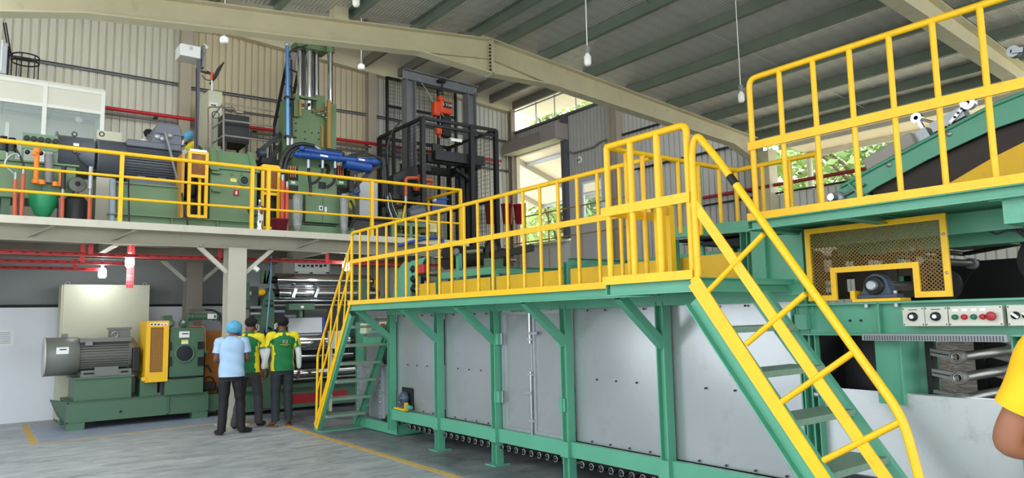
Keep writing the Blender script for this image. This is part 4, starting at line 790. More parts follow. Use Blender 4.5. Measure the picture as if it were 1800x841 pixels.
# black feed conveyor left of the mixer
fc = thing('feed_conveyor', 'small black feed conveyor beside the mixer tower', 'conveyor', q(470, 270, 12.4))
MB().bar(q(452, 286, 12.4), q(492, 292, 12.4), 0.5, 0.10).build('bed', BLACK, fc); MB().bar(q(452, 270, 12.2), q(494, 235, 12.2), 0.04, 0.08).build('side_arm', BLACK, fc); MB().bar(q(470, 286, 12.2), q(498, 250, 12.2), 0.04, 0.08).build('side_arm', BLACK, fc)
for x in (464, 474, 483): MB().bar(q(x, 288, 12.25), q(x+2, 256, 12.25), 0.04, 0.05, (0, 1, 0)).build('upright', BLACK, fc)
MB().tube(q(454, 270, 12.2), q(466, 270, 12.2), 0.09, 14).build('drive_motor', mat('dark_blue_motor', (48, 56, 74), 0.4), fc)
for x in (456, 488): c = q(x, 292, 12.4); MB().box((c.x-0.03, 12.35, MZ), (c.x+0.03, 12.45, c.z)).build('leg', BLACK, fc)
# leaning ladder behind the tower
ld = thing('leaning_ladder', 'narrow dark ladder leaning behind the mixer tower', 'ladder', q(485, 240, 13.4)); a0, a1 = q(482, 222, 13.3), q(506, 102, 13.6); b0, b1 = q(516, 170, 13.3), q(526, 118, 13.6)
MB().bar(a0, a1, 0.04, 0.05).build('rail', BLACK, ld); MB().bar(q(502, 235, 13.3), q(528, 110, 13.6), 0.04, 0.05).build('rail', BLACK, ld)
for t in (0.15, 0.38, 0.62, 0.85): MB().bar(a0.lerp(a1, t), q(502, 235, 13.3).lerp(q(528, 110, 13.6), t), 0.025, 0.025).build('rung', BLACK, ld)
MB().bar(q(490, 235, 13.7), q(514, 95, 13.9), 0.22, 0.03).build('duct_strip', mat('grey_violet_duct', (150, 148, 156), 0.5), ld); MB().tube(V((a0.x, 13.3, MZ)), a0, 0.02, 6).build('foot', BLACK, ld)
# white panel, clutter right of the mixer
wp_ = MB(); pb(632, 316, 664, 392, 12.6, 0.5, wp_, MZ); wp_.build('white_cabinet', mat('white_cab', (214, 214, 212), 0.5, var=0.02), label='plain white cabinet right of the mixer', cat='cabinet')
bt = thing('black_trough', 'low black trough at the foot of the mixer', 'trough', V((5.6, 11.5, MZ))); pb(618, 386, 690, 412, 11.75, 0.5, zmin=MZ).build('trough_body', mat('charcoal', (66, 64, 64), 0.6), bt, 0.02); pb(618, 380, 690, 387, 11.7, 0.6).build('trough_rim', BLACK, bt)
gw = MB().sphere(q(617, 358, 11.6), 0.09, 12, 8, (0.9, 0.6, 1.3)); gw.build('yellow_green_cloth', mat('cloth_yellow_green', (170, 176, 60), 0.8, var=0.3, scale=9), label='yellow-green cloth hanging at the mixer corner', cat='cloth')
hl = thing('hose_loop', 'black hose bending down at the mixer corner', 'hose', q(622, 400, 11.55)); jp([(616, 352, 11.55), (622, 365, 11.55), (624, 385, 11.55), (616, 398, 11.55), (614, 406, 11.55)], 0.02, 'hose', RUBHOSE, hl)

# ---- black lift cage, grey gantry and chain hoist
cgx0, cgx1, cgy0, cgy1, cgt = 6.95, 8.72, 11.9, 13.75, 5.47
lk = thing('lift_cage', 'black steel lift cage with wire mesh sides', 'cage', (7.8, 12.8, 0))
def cb(p, r_, w=0.07, name='frame_bar', m=None, up_=(0, 0, 1)): return MB().bar(p, r_, w, w, up_).build(name, m or BLACK, lk)
for x, y, z0 in ((cgx0, cgy0, MZ), (cgx1, cgy0, 0), (cgx0, cgy1, MZ), (cgx1, cgy1, 0)): cb((x, y, z0), (x, y, cgt), 0.085, 'post', up_=(0, 1, 0))
for z in (cgt, 3.98, 2.95):
    for a, b in (((cgx0, cgy0), (cgx1, cgy0)), ((cgx0, cgy1), (cgx1, cgy1)), ((cgx0, cgy0), (cgx0, cgy1)), ((cgx1, cgy0), (cgx1, cgy1))):
        if z < 4.5 and (a, b) == ((cgx0, cgy0), (cgx1, cgy0)) and z > 3: continue
        cb((a[0], a[1], z), (b[0], b[1], z), 0.06)
cb((cgx0, 13.1, MZ), (cgx0, 13.1, cgt), 0.06, 'post', up_=(0, 1, 0)); cb((8.1, cgy0, 0), (8.1, cgy0, cgt), 0.09, 'post', up_=(0, 1, 0)); cb((cgx0, 12.45, MZ), (cgx0, 12.45, cgt), 0.05, 'post', up_=(0, 1, 0))
cb((cgx0, cgy0, cgt-0.12), (cgx1, cgy0, cgt-0.12), 0.05); cb((8.1, 12.3, 0), (8.1, 12.3, 4.9), 0.10, 'inner_post', up_=(0, 1, 0)); cb((7.6, 13.0, 0), (7.6, 13.0, 4.9), 0.10, 'inner_post', up_=(0, 1, 0)); cb((8.45, 12.6, 0), (8.45, 12.6, 4.85), 0.12, 'inner_post', up_=(0, 1, 0))
cb((7.2, 12.2, 4.75), (8.5, 12.2, 4.75), 0.16, 'carriage_beam'); cb((7.2, 13.2, 4.75), (8.5, 13.2, 4.75), 0.16, 'carriage_beam'); cb((7.25, 12.2, 4.55), (7.25, 13.2, 4.55), 0.12, 'carriage_beam'); cb((8.45, 12.2, 4.75), (8.45, 13.2, 4.75), 0.16, 'carriage_beam'); cb((7.9, 12.2, 4.6), (8.4, 12.2, 4.35), 0.06, 'carriage_brace'); cb((8.4, 12.3, 4.4), (8.4, 12.9, 4.6), 0.06, 'carriage_brace')
MB().prism([(7.30, 12.1, 4.72), (7.75, 12.1, 4.72), (7.45, 12.1, 5.05), (7.30, 12.1, 5.05)], (0, 0.05, 0)).build('gusset', BLACK, lk); MB().box((7.3, 12.0, 4.70), (8.5, 12.05, 4.9)).build('mesh_band', mat('black_band', (40, 40, 42), 0.6), lk)
pb(793, 244, 812, 249, 11.85, 0.01).build('name_plate', LABEL, lk)
def wire(name, o, du, dv, nu, nv, w=0.004):
    mb = MB(); o, du, dv = V(o), V(du), V(dv)
    for i in range(nu+1): mb.bar(o+du*i/nu, o+du*i/nu+dv, w, w, (0.3, 0.9, 0.2))
    for j in range(nv+1): mb.bar(o+dv*j/nv, o+dv*j/nv+du, w, w, (0.3, 0.9, 0.2))
    mb.build(name, BLACK, lk, kind='stuff')
wire('wire_mesh', (cgx0, cgy0, MZ), (0, cgy1-cgy0, 0), (0, 0, cgt-MZ), 24, 30); wire('wire_mesh', (cgx0, cgy1, MZ), (cgx1-cgx0, 0, 0), (0, 0, cgt-MZ), 22, 30); wire('wire_mesh', (cgx1, cgy0, 2.0), (0, cgy1-cgy0, 0), (0, 0, cgt-2.0), 24, 38); wire('wire_mesh', (8.1, cgy0, 2.0), (cgx1-8.1, 0, 0), (0, 0, cgt-2.0), 8, 38)
ms = thing('mesh_screen', 'tall black mesh screen against the back wall behind the hoist', 'screen', (7.6, 14.0, MZ)); SY = 13.98
sx0, sx1, sz1 = q(680, 140, SY).x, q(800, 150, SY).x, q(690, 137, SY).z
for x in (sx0, q(770, 170, SY).x, sx1): MB().bar((x, SY, MZ), (x, SY, sz1 if x < sx1 else q(800, 162, SY).z), 0.05, 0.05, (0, 1, 0)).build('frame_bar', BLACK, ms)
for z in (sz1-0.02, q(690, 188, SY).z): MB().bar((sx0, SY, z), (sx1, SY, z), 0.05, 0.05).build('frame_bar', BLACK, ms)
mb = MB()
for i in range(34): x = sx0+(sx1-sx0)*i/33; mb.bar((x, SY+0.02, 5.0), (x, SY+0.02, sz1-0.03), 0.004, 0.004, (0, 1, 0))
for j in range(24): z = 5.0+(sz1-5.05)*j/23; mb.bar((sx0, SY+0.02, z), (sx1, SY+0.02, z), 0.004, 0.004)
mb.build('wire_mesh', BLACK, ms, kind='stuff')
gy = thing('gantry_frame', 'grey steel gantry of two columns and a top beam carrying the hoist', 'gantry', (8.0, 13.0, 0)); GY = 13.0
g0, g1 = q(719, 220, GY).x, q(826, 220, GY).x; gt1 = q(720, 142, GY).z
for x in (g0, g1): MB().ibeam((x, GY, 0), (x, GY, gt1), 0.24, 0.22, 0.012, 0.016, up=(1, 0, 0)).build('column', GREYST, gy)
MB().ibeam((g0-0.15, GY, gt1+0.11), (g1+0.2, GY, gt1+0.06), 0.18, 0.22, 0.012, 0.016).build('beam', GREYST, gy)
ho = thing('chain_hoist', 'orange electric chain hoist with black chain bag hanging from the gantry', 'hoist', q(780, 200, 12.9)); HY = 12.9
MB().tube(q(777, 142, HY), q(777, 160, HY), 0.02, 8).build('hanger', BLACK, ho); pb(772, 140, 784, 144, HY-0.05, 0.12).build('trolley', BLACK, ho); MB().torus(q(774.5, 164, HY), (0, 1, 0), 0.055, 0.022, 16, 8).build('hook', BLACK, ho)
hbody = pb(775, 176, 796, 200, HY-0.12, 0.24).build('body', HOIST, ho, 0.04); pb(764, 178, 775, 203, HY-0.08, 0.16).build('gear_cover', HOIST, ho, 0.03); MB().lathe(q(773, 173, HY), (0, -1, 0), [(0.06, -0.06), (0.06, 0.06)], 14).build('top_eye', HOIST, ho)
np_ = pb(780, 180, 794, 190, HY-0.13, 0.012).build('plate', BLACK, hbody); text3('3 TON', 'lettering', q(787, 185, HY-0.135), 0.085, (1, 0, 0), (0, 0, 1), LABEL, hbody)
pb(779, 203, 794, 240, HY-0.1, 0.2).build('chain_bag', BLACK, ho, 0.02); MB().tube(q(774, 203, HY), q(774, 245, HY), 0.012, 6).build('chain', ZINC, ho); pb(769, 220, 778, 236, HY-0.06, 0.12).build('hook_block', HOIST, ho, 0.02); MB().torus(q(774, 240, HY), (0, 1, 0), 0.04, 0.015, 12, 6).build('load_hook', HOIST, ho)
jp([(735, 138, 12.95), (750, 158, 12.95), (762, 180, 12.9), (772, 195, 12.85), (780, 205, 12.8)], 0.008, 'cable', ZINC, ho)
jp([(703, 215, 12.0), (690, 230, 12.0), (682, 250, 12.0), (680, 262, 12.0), (684, 272, 12.0), (688, 262, 12.0), (684, 248, 12.0), (680, 262, 12.0), (682, 290, 12.0)], 0.016, 'pendant_cable', RUBHOSE, ho)
# black control box, pipes, pump bench, blue crate
kb = thing('black_cabinet', 'black slanted cabinet in front of the lift cage', 'cabinet', V((6.75, 12.2, MZ))); a, b, c, d = ext(692, 300, 735, 344, 12.2)
MB().prism([(a, 12.2, c), (b, 12.2, c), (b, 12.2, d+0.08), (b-0.1, 12.2, d+0.12), (a, 12.2, d-0.12)], (0, 0.4, 0)).build('body', BLACK, kb); pb(690, 344, 745, 352, 12.15, 0.4).build('ledge', BLACK, kb)
for x in (a+0.05, b-0.05): MB().box((x-0.03, 12.3, MZ), (x+0.03, 12.4, c)).build('leg', BLACK, kb)
rpp = thing('rust_pipework', 'rust orange pipework with flanges in front of the black cabinet', 'pipe', q(735, 320, 12.05))
jp([(713, 345, 12.05), (713, 316, 12.05), (716, 313, 12.05), (737, 313, 12.05), (760, 318, 12.05), (757, 322, 12.1), (738, 330, 12.1)], 0.034, 'pipe', RUST, rpp); MB().lathe(q(737, 313, 12.05), (1, 0, 0), [(0.07, -0.03), (0.07, 0.03)], 14).build('flange', RUST, rpp); MB().lathe(q(733, 330, 12.1), (1, 0, 0), [(0.06, -0.06), (0.08, -0.03), (0.08, 0.03), (0.05, 0.08)], 14).build('flange', RUST, rpp); MB().tube(q(713, 336, 12.05), q(713, 358, 12.05), 0.03, 10).build('silver_joint', ZINC, rpp); MB().tube(q(713, 358, 12.05), V((q(713, 358, 12.05).x, 12.05, MZ)), 0.02, 8).build('drop_pipe', STEEL, rpp)
bn = thing('pump_bench', 'sage green bench carrying a slate pump motor', 'bench', V((6.5, 11.6, MZ))); a, b, c, d = ext(688, 392, 756, 398, 11.5)
MB().box((a, 11.5, c), (b, 12.0, d)).build('top', GRNM, bn)
for x in (a+0.04, b-0.04, (a+b)/2): MB().box((x-0.03, 11.5, MZ), (x+0.03, 11.56, c)).build('leg', GRNM, bn); MB().box((x-0.03, 11.94, MZ), (x+0.03, 12.0, c)).build('leg', GRNM, bn)
MB().box((a, 11.51, MZ+0.10), (b, 11.54, MZ+0.14)).build('stretcher', GRNM, bn); pb(700, 372, 715, 392, 11.6, 0.2).build('pump_block', GRNM, bn, 0.01)
pm = thing('pump_motor', 'small slate pump motor with domed fan cover on the green bench', 'motor', q(735, 375, 11.65)); A, B = q(718, 378, 11.65), q(742, 372, 11.65); ax = (B-A).normalized(); MB().lathe(A, ax, [(0.09, 0), (0.12, 0.02), (0.12, 0.25), (0.13, 0.26), (0.13, 0.33), (0.10, 0.36), (0.03, 0.37), (0, 0.37)], 22).build('body', BLUM, pm); MB().box((A.x+0.05, 11.55, d), (B.x, 11.75, A.z-0.08)).build('foot', BLUM, pm); MB().box((A.x+0.06, 11.6, A.z+0.10), (A.x+0.2, 11.7, A.z+0.18)).build('terminal_box', BLUM, pm)
MB().lathe(B+ax*0.10, ax, [(0.05, 0), (0.03, 0.02), (0, 0.02)], 14).build('fan_hub', GREYST, pm); MB().tube(q(706, 395, 11.55), q(712, 362, 11.6), 0.02, 8).build('yellow_stub', YELP, pm)
for k in range(3): 
    t = thing('hose_bundle', ('silver ribbed hose nearest the bench', 'black hose behind the silver hose at the bench', 'grey hose dropping from the cage beside the bench')[k], 'hose', q(684+4*k, 400, 11.5+0.05*k)); jp([(681+2*k, 340, 11.6+0.05*k), (683+4*k, 365, 11.5+0.05*k), (690+5*k, 385, 11.5+0.05*k), (697+4*k, 402, 11.52+0.05*k)], 0.016, 'hose', (ZINC, RUBHOSE, STEEL)[k], t)
bc_ = thing('blue_crate', 'blue plastic crate standing inside the lift cage', 'crate', V((7.55, 12.2, 3.2))); a, b, c, d = ext(760, 348, 786, 374, 12.1); MB().box((a, 12.1, c), (b, 12.5, d)).build('tub', BLUE, bc_, 0.01); MB().box((a-0.02, 12.08, d-0.03), (b+0.02, 12.52, d)).build('rim', BLUE, bc_); MB().sphere(q(763, 352, 12.08), 0.05, 10, 6).build('white_bag', WHITE, bc_)
bp_ = thing('blue_pipe', 'blue pipe bending over the mezzanine edge below the bench', 'pipe', q(750, 425, 11.0)); jp([(700, 432, 10.95), (745, 420, 10.95), (770, 418, 10.95), (778, 422, 10.95), (779, 440, 10.95)], 0.03, 'pipe', BLUE, bp_)
yb_ = MB(); pb(748, 392, 768, 408, 11.6, 0.25, yb_); yb_.build('yellow_tub', mat('cream_yellow', (226, 214, 150), 0.5), label='cream yellow tub beside the green bench', cat='tub')
# fire buckets on a rail by the hatch
fr_ = thing('bucket_rail', 'thin brown pipe rails in front of the bright hatch', 'railing', (10.3, 12.5, 3.0))
for z in (3.92, 3.62, 3.30): MB().tube((10.55, 9.9, z), (10.55, 14.1, z), 0.014, 6).build('rail', mat('rail_brown', (150, 120, 70), 0.6), fr_)
for y in (10.2, 11.3, 12.4, 13.5): MB().tube((10.55, y, 0), (10.55, y, 3.94), 0.016, 6).build('post', MATS['rail_brown'], fr_)
for k, (px, wd_) in enumerate(((863, 17), (892, 20), (914, 17))):
    lab = ('red fire bucket nearest the black lift cage', 'red fire bucket in the middle of the three by the hatch', 'red fire bucket hanging in front of the bright hatch')[k]
    t = thing('fire_bucket', lab, 'bucket', at(px, 392, X=(9.9, 10.3, 10.42)[k]), 'red fire buckets'); BX_ = (9.9, 10.3, 10.42)[k]; c = at(px, 358+1*k, X=BX_); c2 = at(px, 394, X=BX_); r = 0.15; MB().tube((c.x+r*1.06, c.y, 0), (c.x+r*1.06, c.y, c.z+0.05), 0.012, 6).build('hanger_rod', MATS['rail_brown'], t)
    MB().lathe(c2, (0, 0, 1), [(0, 0), (r*0.72, 0), (r, c.z-c2.z), (r*1.06, c.z-c2.z), (r*1.06, c.z-c2.z-0.03), (r*0.9, c.z-c2.z-0.02), (r*0.65, 0.02)], 18).build('body', REDB, t); MB().torus(c+V((0, 0, -0.02)), (1, 0, 0), r, 0.008, 12, 5, PI*0.6, PI*1.4).build('handle', BLACK, t)
sg = thing('fire_sign', 'red notice board with four white panels on the grey wall', 'sign', at(1066, 380, X=10.85)); a, b = at(1060, 355, X=10.88), at(1073, 382, X=10.88)
MB().box((10.86, a.y, a.z), (10.90, b.y, b.z)).build('board', REDB, sg)
for i in (0, 1):
    for j in (0, 1): y = b.y+(a.y-b.y)*(0.28+0.44*i); z = b.z+(a.z-b.z)*(0.28+0.44*j); MB().box((10.852, y-0.05, z-0.09), (10.86, y+0.05, z+0.09)).build('panel', LABEL, sg)
# red and violet pipes on the back wall
rw = thing('red_pipe', 'long red sprinkler pipe along the upper back wall', 'pipe', (6, 14.1, 5.35)); MB().tube((1.72, 14.12, 5.38), (10.5, 14.12, 5.44), 0.035, 10).build('pipe', mat('sprinkler_red', (200, 36, 48), 0.4, var=0.05), rw)
for x in (2.6, 4.4, 6.9, 8.8): MB().box((x-0.03, 14.1, 5.32), (x+0.03, 14.28, 5.345)).build('bracket', BLACK, rw)
MB().tube((1.72, 14.16, 5.28), (10.5, 14.16, 5.34), 0.02, 8).build('wall_conduit', mat('grey_conduit2', (108, 100, 108), 0.5), label='thin grey conduit under the red sprinkler pipe', cat='conduit')
bx_ = MB(); pb(170, 231, 214, 262, 13.2, 0.3, bx_, MZ); bx_.build('cream_box', CREAM, label='cream equipment box behind the blower drum', cat='box')
# ================================================================== under the mezzanine
LBY = 12.50
lb_ = thing('skid', 'long dark green welded base skid of the lower drive', 'skid', (2.2, 12.9, 0))
bx0, bx1 = 1.24, 3.22
MB().ibeam((bx0, LBY+0.10, 0.26), (bx1, LBY+0.10, 0.26), 0.2, 0.30, 0.012, 0.016).build('long_beam', GRND, lb_); MB().ibeam((bx0, 13.4, 0.26), (bx1, 13.4, 0.26), 0.2, 0.30, 0.012, 0.016).build('long_beam', GRND, lb_)
MB().box((bx0, LBY+0.006, 0.118), (2.60, LBY+0.02, 0.402)).build('web_cover', GRND, lb_); MB().box((2.63, LBY+0.03, 0.118), (bx1, LBY+0.04, 0.402)).build('web_cover', GRND, lb_)
for x in (2.615, bx1-0.01, bx0+0.01): MB().box((x-0.012, LBY, 0.11), (x+0.012, LBY+0.2, 0.41)).build('stiffener', GRND, lb_)
for x in (bx0+0.12, 3.10):
    for y in (LBY+0.1, 13.4): MB().box((x-0.12, y-0.09, 0.0), (x+0.12, y+0.09, 0.11)).build('foot_block', GRND, lb_)
MB().box((bx0, LBY, 0.405), (bx1, 13.5, 0.42)).build('top_plate', GRND, lb_); MB().prism([(bx0-0.16, 13.2, 0.42), (bx0, 12.7, 0.42), (bx0, 12.7, 0.12), (bx0-0.05, 13.2, 0.15)], (0, 0.02, 0)).build('end_gusset', GRND, lb_)
MB().tube((1.95, LBY-0.004, 0.22), (1.95, LBY+0.01, 0.22), 0.022, 10).build('drain_hole', BLACK, lb_)
MB().box((3.22, LBY+0.12, 0.10), (5.9, 13.3, 0.36)).build('rear_plinth', GRND, lb_)
# pedestals
pd = thing('motor_pedestal', 'dark green box pedestal under the lower grey motor', 'pedestal', (1.75, 12.9, 0.42))
pa, pb1 = q(130, 690, LBY+0.05).x, q(231, 690, LBY+0.05).x
MB().box((pa, LBY+0.05, 0.42), (pb1, 13.3, 0.74)).build('body', GRND, pd, 0.006); MB().box((pa-0.03, LBY+0.02, 0.74), (pb1+0.03, 13.33, 0.765)).build('top_plate', GRND, pd)
p2_ = thing('guard_pedestal', 'small dark green pedestal under the yellow guard box', 'pedestal', (2.3, 12.8, 0.42)); pa2, pb2 = q(246, 690, LBY+0.08).x, q(276, 690, LBY+0.08).x
MB().box((pa2, LBY+0.08, 0.42), (pb2, 13.0, 0.70)).build('body', GRND, p2_); MB().box((pa2-0.02, LBY+0.06, 0.70), (pb2+0.02, 13.02, 0.715)).build('top_plate', GRND, p2_); MB().tube((pb2+0.08, LBY+0.12, 0.42), (pb2+0.08, LBY+0.12, 0.70), 0.06, 12).build('black_roll', BLACK, p2_)
# lower motor
lm = thing('electric_motor', 'grey finned electric motor with round fan cover under the mezzanine', 'motor', (1.6, 12.9, 0.77)); lyc, lzc, lr_ = 12.92, 1.08, 0.29
m0, m1, m2 = q(78, 630, 12.75).x, q(138, 630, 12.75).x, q(236, 630, 12.75).x
MB().lathe((m0, lyc, lzc), (1, 0, 0), [(0.0, 0.01), (lr_*0.85, 0.0), (lr_, 0.015), (lr_, m1-m0), (lr_-0.02, m1-m0+0.01)], 36).build('fan_cover', GREYM, lm); MB().lathe((m0-0.008, lyc, lzc), (1, 0, 0), [(lr_+0.006, 0), (lr_+0.006, 0.02)], 36).build('cover_rim', mat('pale_rim', (196, 196, 190), 0.4), lm)
finned_motor(lm, m1+0.01, m2-0.08, lyc, lzc, lr_-0.02, GREYM, 13)
MB().lathe((m2-0.09, lyc, lzc), (1, 0, 0), [(lr_-0.02, 0), (lr_-0.03, 0.08), (lr_*0.6, 0.14), (0.06, 0.16), (0.05, 0.34)], 30).build('end_shield', GREYM, lm)
MB().box((m1, lyc-0.25, lzc+0.20), (m2-0.05, lyc+0.25, lzc+0.27)).build('top_frame', GREYM, lm, 0.01)
fe = MB().box((m1+0.03, lyc-0.30, 0.765), (m2-0.05, lyc+0.30, 0.86)).build('mounting_feet', GREYM, lm); 
for a_, b_ in ((m1+0.02, m1+0.24), (m2-0.24, m2-0.06)): MB().box((a_, lyc-0.32, 0.765), (b_, lyc-0.22, 0.80)).build('foot', GREYM, fe); MB().box((a_+0.04, lyc-0.31, 0.80), (b_-0.04, lyc-0.28, 0.83)).build('foot_slot', BLACK, fe)
a, b, c, d = ext(194, 576, 230, 592, 12.85); MB().box((a, 12.78, c-0.06), (b-0.02, 13.06, d-0.02)).build('terminal_box', GREYM, lm, 0.01); MB().box((a-0.02, 12.76, d-0.03), (b, 13.08, d)).build('box_lid', GREYM, lm)
lbp = pb(99, 611, 121, 623, lyc-lr_-0.004, 0.006).build('name_label', LABEL, lm); pb(105, 614, 117, 616, lyc-lr_-0.007, 0.004).build('label_print', INK, lbp)
MB().box((m0+0.22, lyc-0.05, lzc+lr_-0.01), (m0+0.30, lyc+0.05, lzc+lr_+0.05)).build('cover_bracket', GREYM, lm); MB().torus((m2-0.28, lyc-0.15, lzc+0.31), (0, 1, 0.2), 0.045, 0.013, 14, 6).build('lifting_eye', ZINC, lm)
pb(150, 600, 163, 608, lyc-0.27, 0.02).build('rating_plate', GREYST, lm); pb(166, 645, 208, 661, lyc-0.31, 0.02).build('foot_cover', GREYM, lm)
# yellow guard box with mesh window
yg = thing('coupling_guard', 'yellow box guard with brown mesh window beside the lower motor', 'guard', (2.4, 12.7, 0.68)); YG = 12.45
ga0, ga1, gz0, gz1 = ext(256, 566, 296, 672, YG); gd = 0.62
def yb(a_, b_, name='panel', bev=0): return MB().box(a_, b_).build(name, YELP, yg, bev)
wx0, wx1, wz0_, wz1_ = ext(264, 576, 287, 655, YG)
yb((ga0, YG, gz0), (wx0, YG+0.012, gz1)); yb((wx1, YG, gz0), (ga1, YG+0.012, gz1)); yb((wx0, YG, gz0), (wx1, YG+0.012, wz0_)); yb((wx0, YG, wz1_), (wx1, YG+0.012, gz1))
yb((ga0, YG+0.012, gz0), (ga0+0.012, YG+gd, gz1)); yb((ga1-0.012, YG+0.012, gz0), (ga1, YG+gd, gz1)); yb((ga0, YG, gz1), (ga1, YG+gd, gz1+0.012)); yb((ga0, YG+gd-0.012, gz0), (ga1, YG+gd, gz1))
MB().box((wx0, YG+0.02, wz0_), (wx1, YG+0.024, wz1_)).build('mesh_backing', mat('guard_brown', (150, 104, 44), 0.5, var=0.15, scale=20), yg)
mb = MB()
for k in range(22): z = wz0_+(wz1_-wz0_)*k/21; mb.box((wx0, YG+0.012, z-0.002), (wx1, YG+0.02, z+0.002))
for k in range(9): x = wx0+(wx1-wx0)*k/8; mb.box((x-0.002, YG+0.012, wz0_), (x+0.002, YG+0.02, wz1_))
mb.build('mesh', mat('mesh_gold', (178, 128, 50), 0.5), yg, kind='stuff')
ws = pb(264, 568, 295, 573, YG-0.004, 0.005).build('warning_strip', LABEL, yg)
for k in range(5): pb(265+6*k, 569.5, 269+6*k, 572, YG-0.006, 0.003).build('warning_print', INK if k < 3 else mat('pink_print', (210, 120, 150), 0.5), ws)
pb(249, 664, 256, 670, YG-0.02, 0.05).build('corner_lug', YEL, yg)
MB().box((ga0-0.16, YG+0.12, 0.80), (ga0-0.05, YG+0.22, 1.18)).build('lever_arm', BLACK, yg, 0.02)
# lower gearbox
lg = thing('gearbox', 'dark green square gearbox with round dark opening under the mezzanine', 'gearbox', (2.9, 12.8, 0.42)); a, b, c, d = ext(298, 577, 359, 665, 12.5)
MB().box((a, 12.5, c+0.02), (b, 13.2, d)).build('casing', GRND, lg, 0.01); MB().box((a-0.06, 12.48, 0.42), (b-0.01, 13.22, c)).build('lower_casing', GRND, lg); MB().box((a+0.04, 12.47, c-0.005), (b-0.12, 12.5, c+0.03)).build('slot', BLACK, lg)
for x0, y0, x1, y1 in ((296, 602, 302, 616), (296, 628, 302, 644), (348, 601, 358, 614), (348, 628, 358, 643)): pb(x0, y0, x1, y1, 12.475, 0.03).build('recess', BLACK, lg)
cc = q(325, 622, 12.49); rg_ = MB().lathe(cc, (0, -1, 0), [(0.155, 0), (0.150, 0.012), (0.125, 0.014), (0.125, 0.002)], 28).build('ring', GRND, lg); MB().lathe(cc+V((0, -0.003, 0)), (0, -1, 0), [(0.124, 0), (0, 0.003)], 28).build('opening', mat('opening_black', (38, 42, 48), 0.3), rg_)
l1 = pb(315, 583, 333, 594, 12.49, 0.006).build('white_label', LABEL, lg); pb(320, 586, 331, 588, 12.487, 0.003).build('label_print', INK, l1); pb(319, 598, 331, 605, 12.49, 0.006).build('yellow_label', mat('label_yellow', (228, 214, 96), 0.5), lg); pb(319, 602, 331, 605, 12.487, 0.003).build('label_band', LABEL, lg)
for px in (299, 321): MB().torus(q(px, 569, 12.75), (0.6, 1, 0), 0.055, 0.016, 16, 7).build('lifting_eye', GRND, lg)
pb(287, 555, 303, 563, 12.95, 0.2).build('top_box', GRND, lg); MB().pipe(fillet([q(332, 574, 12.55), q(360, 575, 12.5), q(361, 590, 12.5), q(361, 620, 12.5)], 0.03), 0.008, 6).build('copper_line', mat('copper', (200, 110, 80), 0.3, metal=0.6), lg)
MB().tube(q(360, 620, 12.6), q(364, 620, 12.6), 0.05, 10).build('stub_shaft', GRND, lg)
gcy = thing('green_cylinder', 'green hydraulic cylinder lying above the lower gearbox', 'cylinder', q(360, 556, 12.9)); A, B = q(330, 557, 12.7), q(384, 557, 12.7); MB().tube(A, B, 0.05, 14).build('barrel', GRND, gcy)
for t in (0.02, 0.12, 0.85): MB().lathe(A.lerp(B, t), (1, 0, 0), [(0.068, -0.015), (0.068, 0.015)], 12).build('collar', GRND, gcy)
pb(365, 552, 381, 561, 12.64, 0.01).build('label_plate', LABEL, gcy); MB().tube(q(332, 546, 12.7), q(360, 545, 12.7), 0.016, 8).build('pressure_line', STEEL, gcy); MB().pipe(fillet([q(360, 545, 12.7), q(376, 546, 12.7), q(386, 552, 12.7), q(390, 570, 12.65), q(392, 590, 12.6)], 0.05), 0.016, 8).build('hose', RUBHOSE, gcy); pb(384, 550, 396, 566, 12.7, 0.12).build('end_block', GRND, gcy, 0.01); MB().box(A+V((-0.02, 0.0, -0.35)), A+V((0.08, 0.06, -0.02))).build('stand', GRND, gcy)
MB().lathe(q(323, 567, 12.68), (0, -1, 0), [(0.035, 0), (0.035, 0.02), (0, 0.02)], 14).build('dial_gauge', ZINC, gcy)
ob = MB(); pb(361, 582, 397, 654, 12.85, 0.35, ob, 0.362); ob.build('amber_cover', mat('amber_cover', (172, 104, 36), 0.4, var=0.12), label='amber brown machine cover behind the man in the hairnet', cat='cover')
ob = MB(); pb(440, 582, 452, 640, 11.9, 0.25, ob); ob.build('yellow_cover', YELP, label='narrow yellow machine cover between the two green shirts', cat='cover')
bg = thing('black_bag', 'black handbag standing on the green plinth', 'bag', V((q(368, 697, 12.6).x, 12.6, 0.42))); a, b, c, d = ext(356, 672, 381, 697, 12.58); MB().box((a, 12.58, 0.425), (b, 12.72, d-0.0)).build('body', BLACKR, bg, 0.03); MB().torus(V(((a+b)/2, 12.65, d)), (0, 1, 0), 0.08, 0.012, 14, 6, 0, 2*PI).build('strap', BLACKR, bg)
MB().pipe(fillet([q(371, 655, 12.6), q(364, 640, 12.6), q(358, 650, 12.6), q(358, 672, 12.6), q(364, 690, 12.6)], 0.06), 0.016, 6).build('machine_hose', RUBHOSE, label='black hose looping above the handbag', cat='hose')
bo = thing('plastic_bottle', 'empty clear plastic bottle on the green base', 'bottle', V((q(318, 705, 12.58).x, 12.56, 0.42))); cx_ = q(318, 705, 12.56).x
MB().lathe((cx_, 12.56, 0.425), (0, 0, 1), [(0.0, 0), (0.045, 0), (0.048, 0.02), (0.045, 0.06), (0.048, 0.10), (0.045, 0.15), (0.048, 0.19), (0.035, 0.25), (0.015, 0.29), (0.014, 0.30)], 18).build('bottle_body', mat('bottle_clear', (215, 230, 228), 0.05, var=0, alpha=0.5), bo); MB().tube((cx_, 12.56, 0.725), (cx_, 12.56, 0.745), 0.017, 12).build('cap', WHITE, bo)
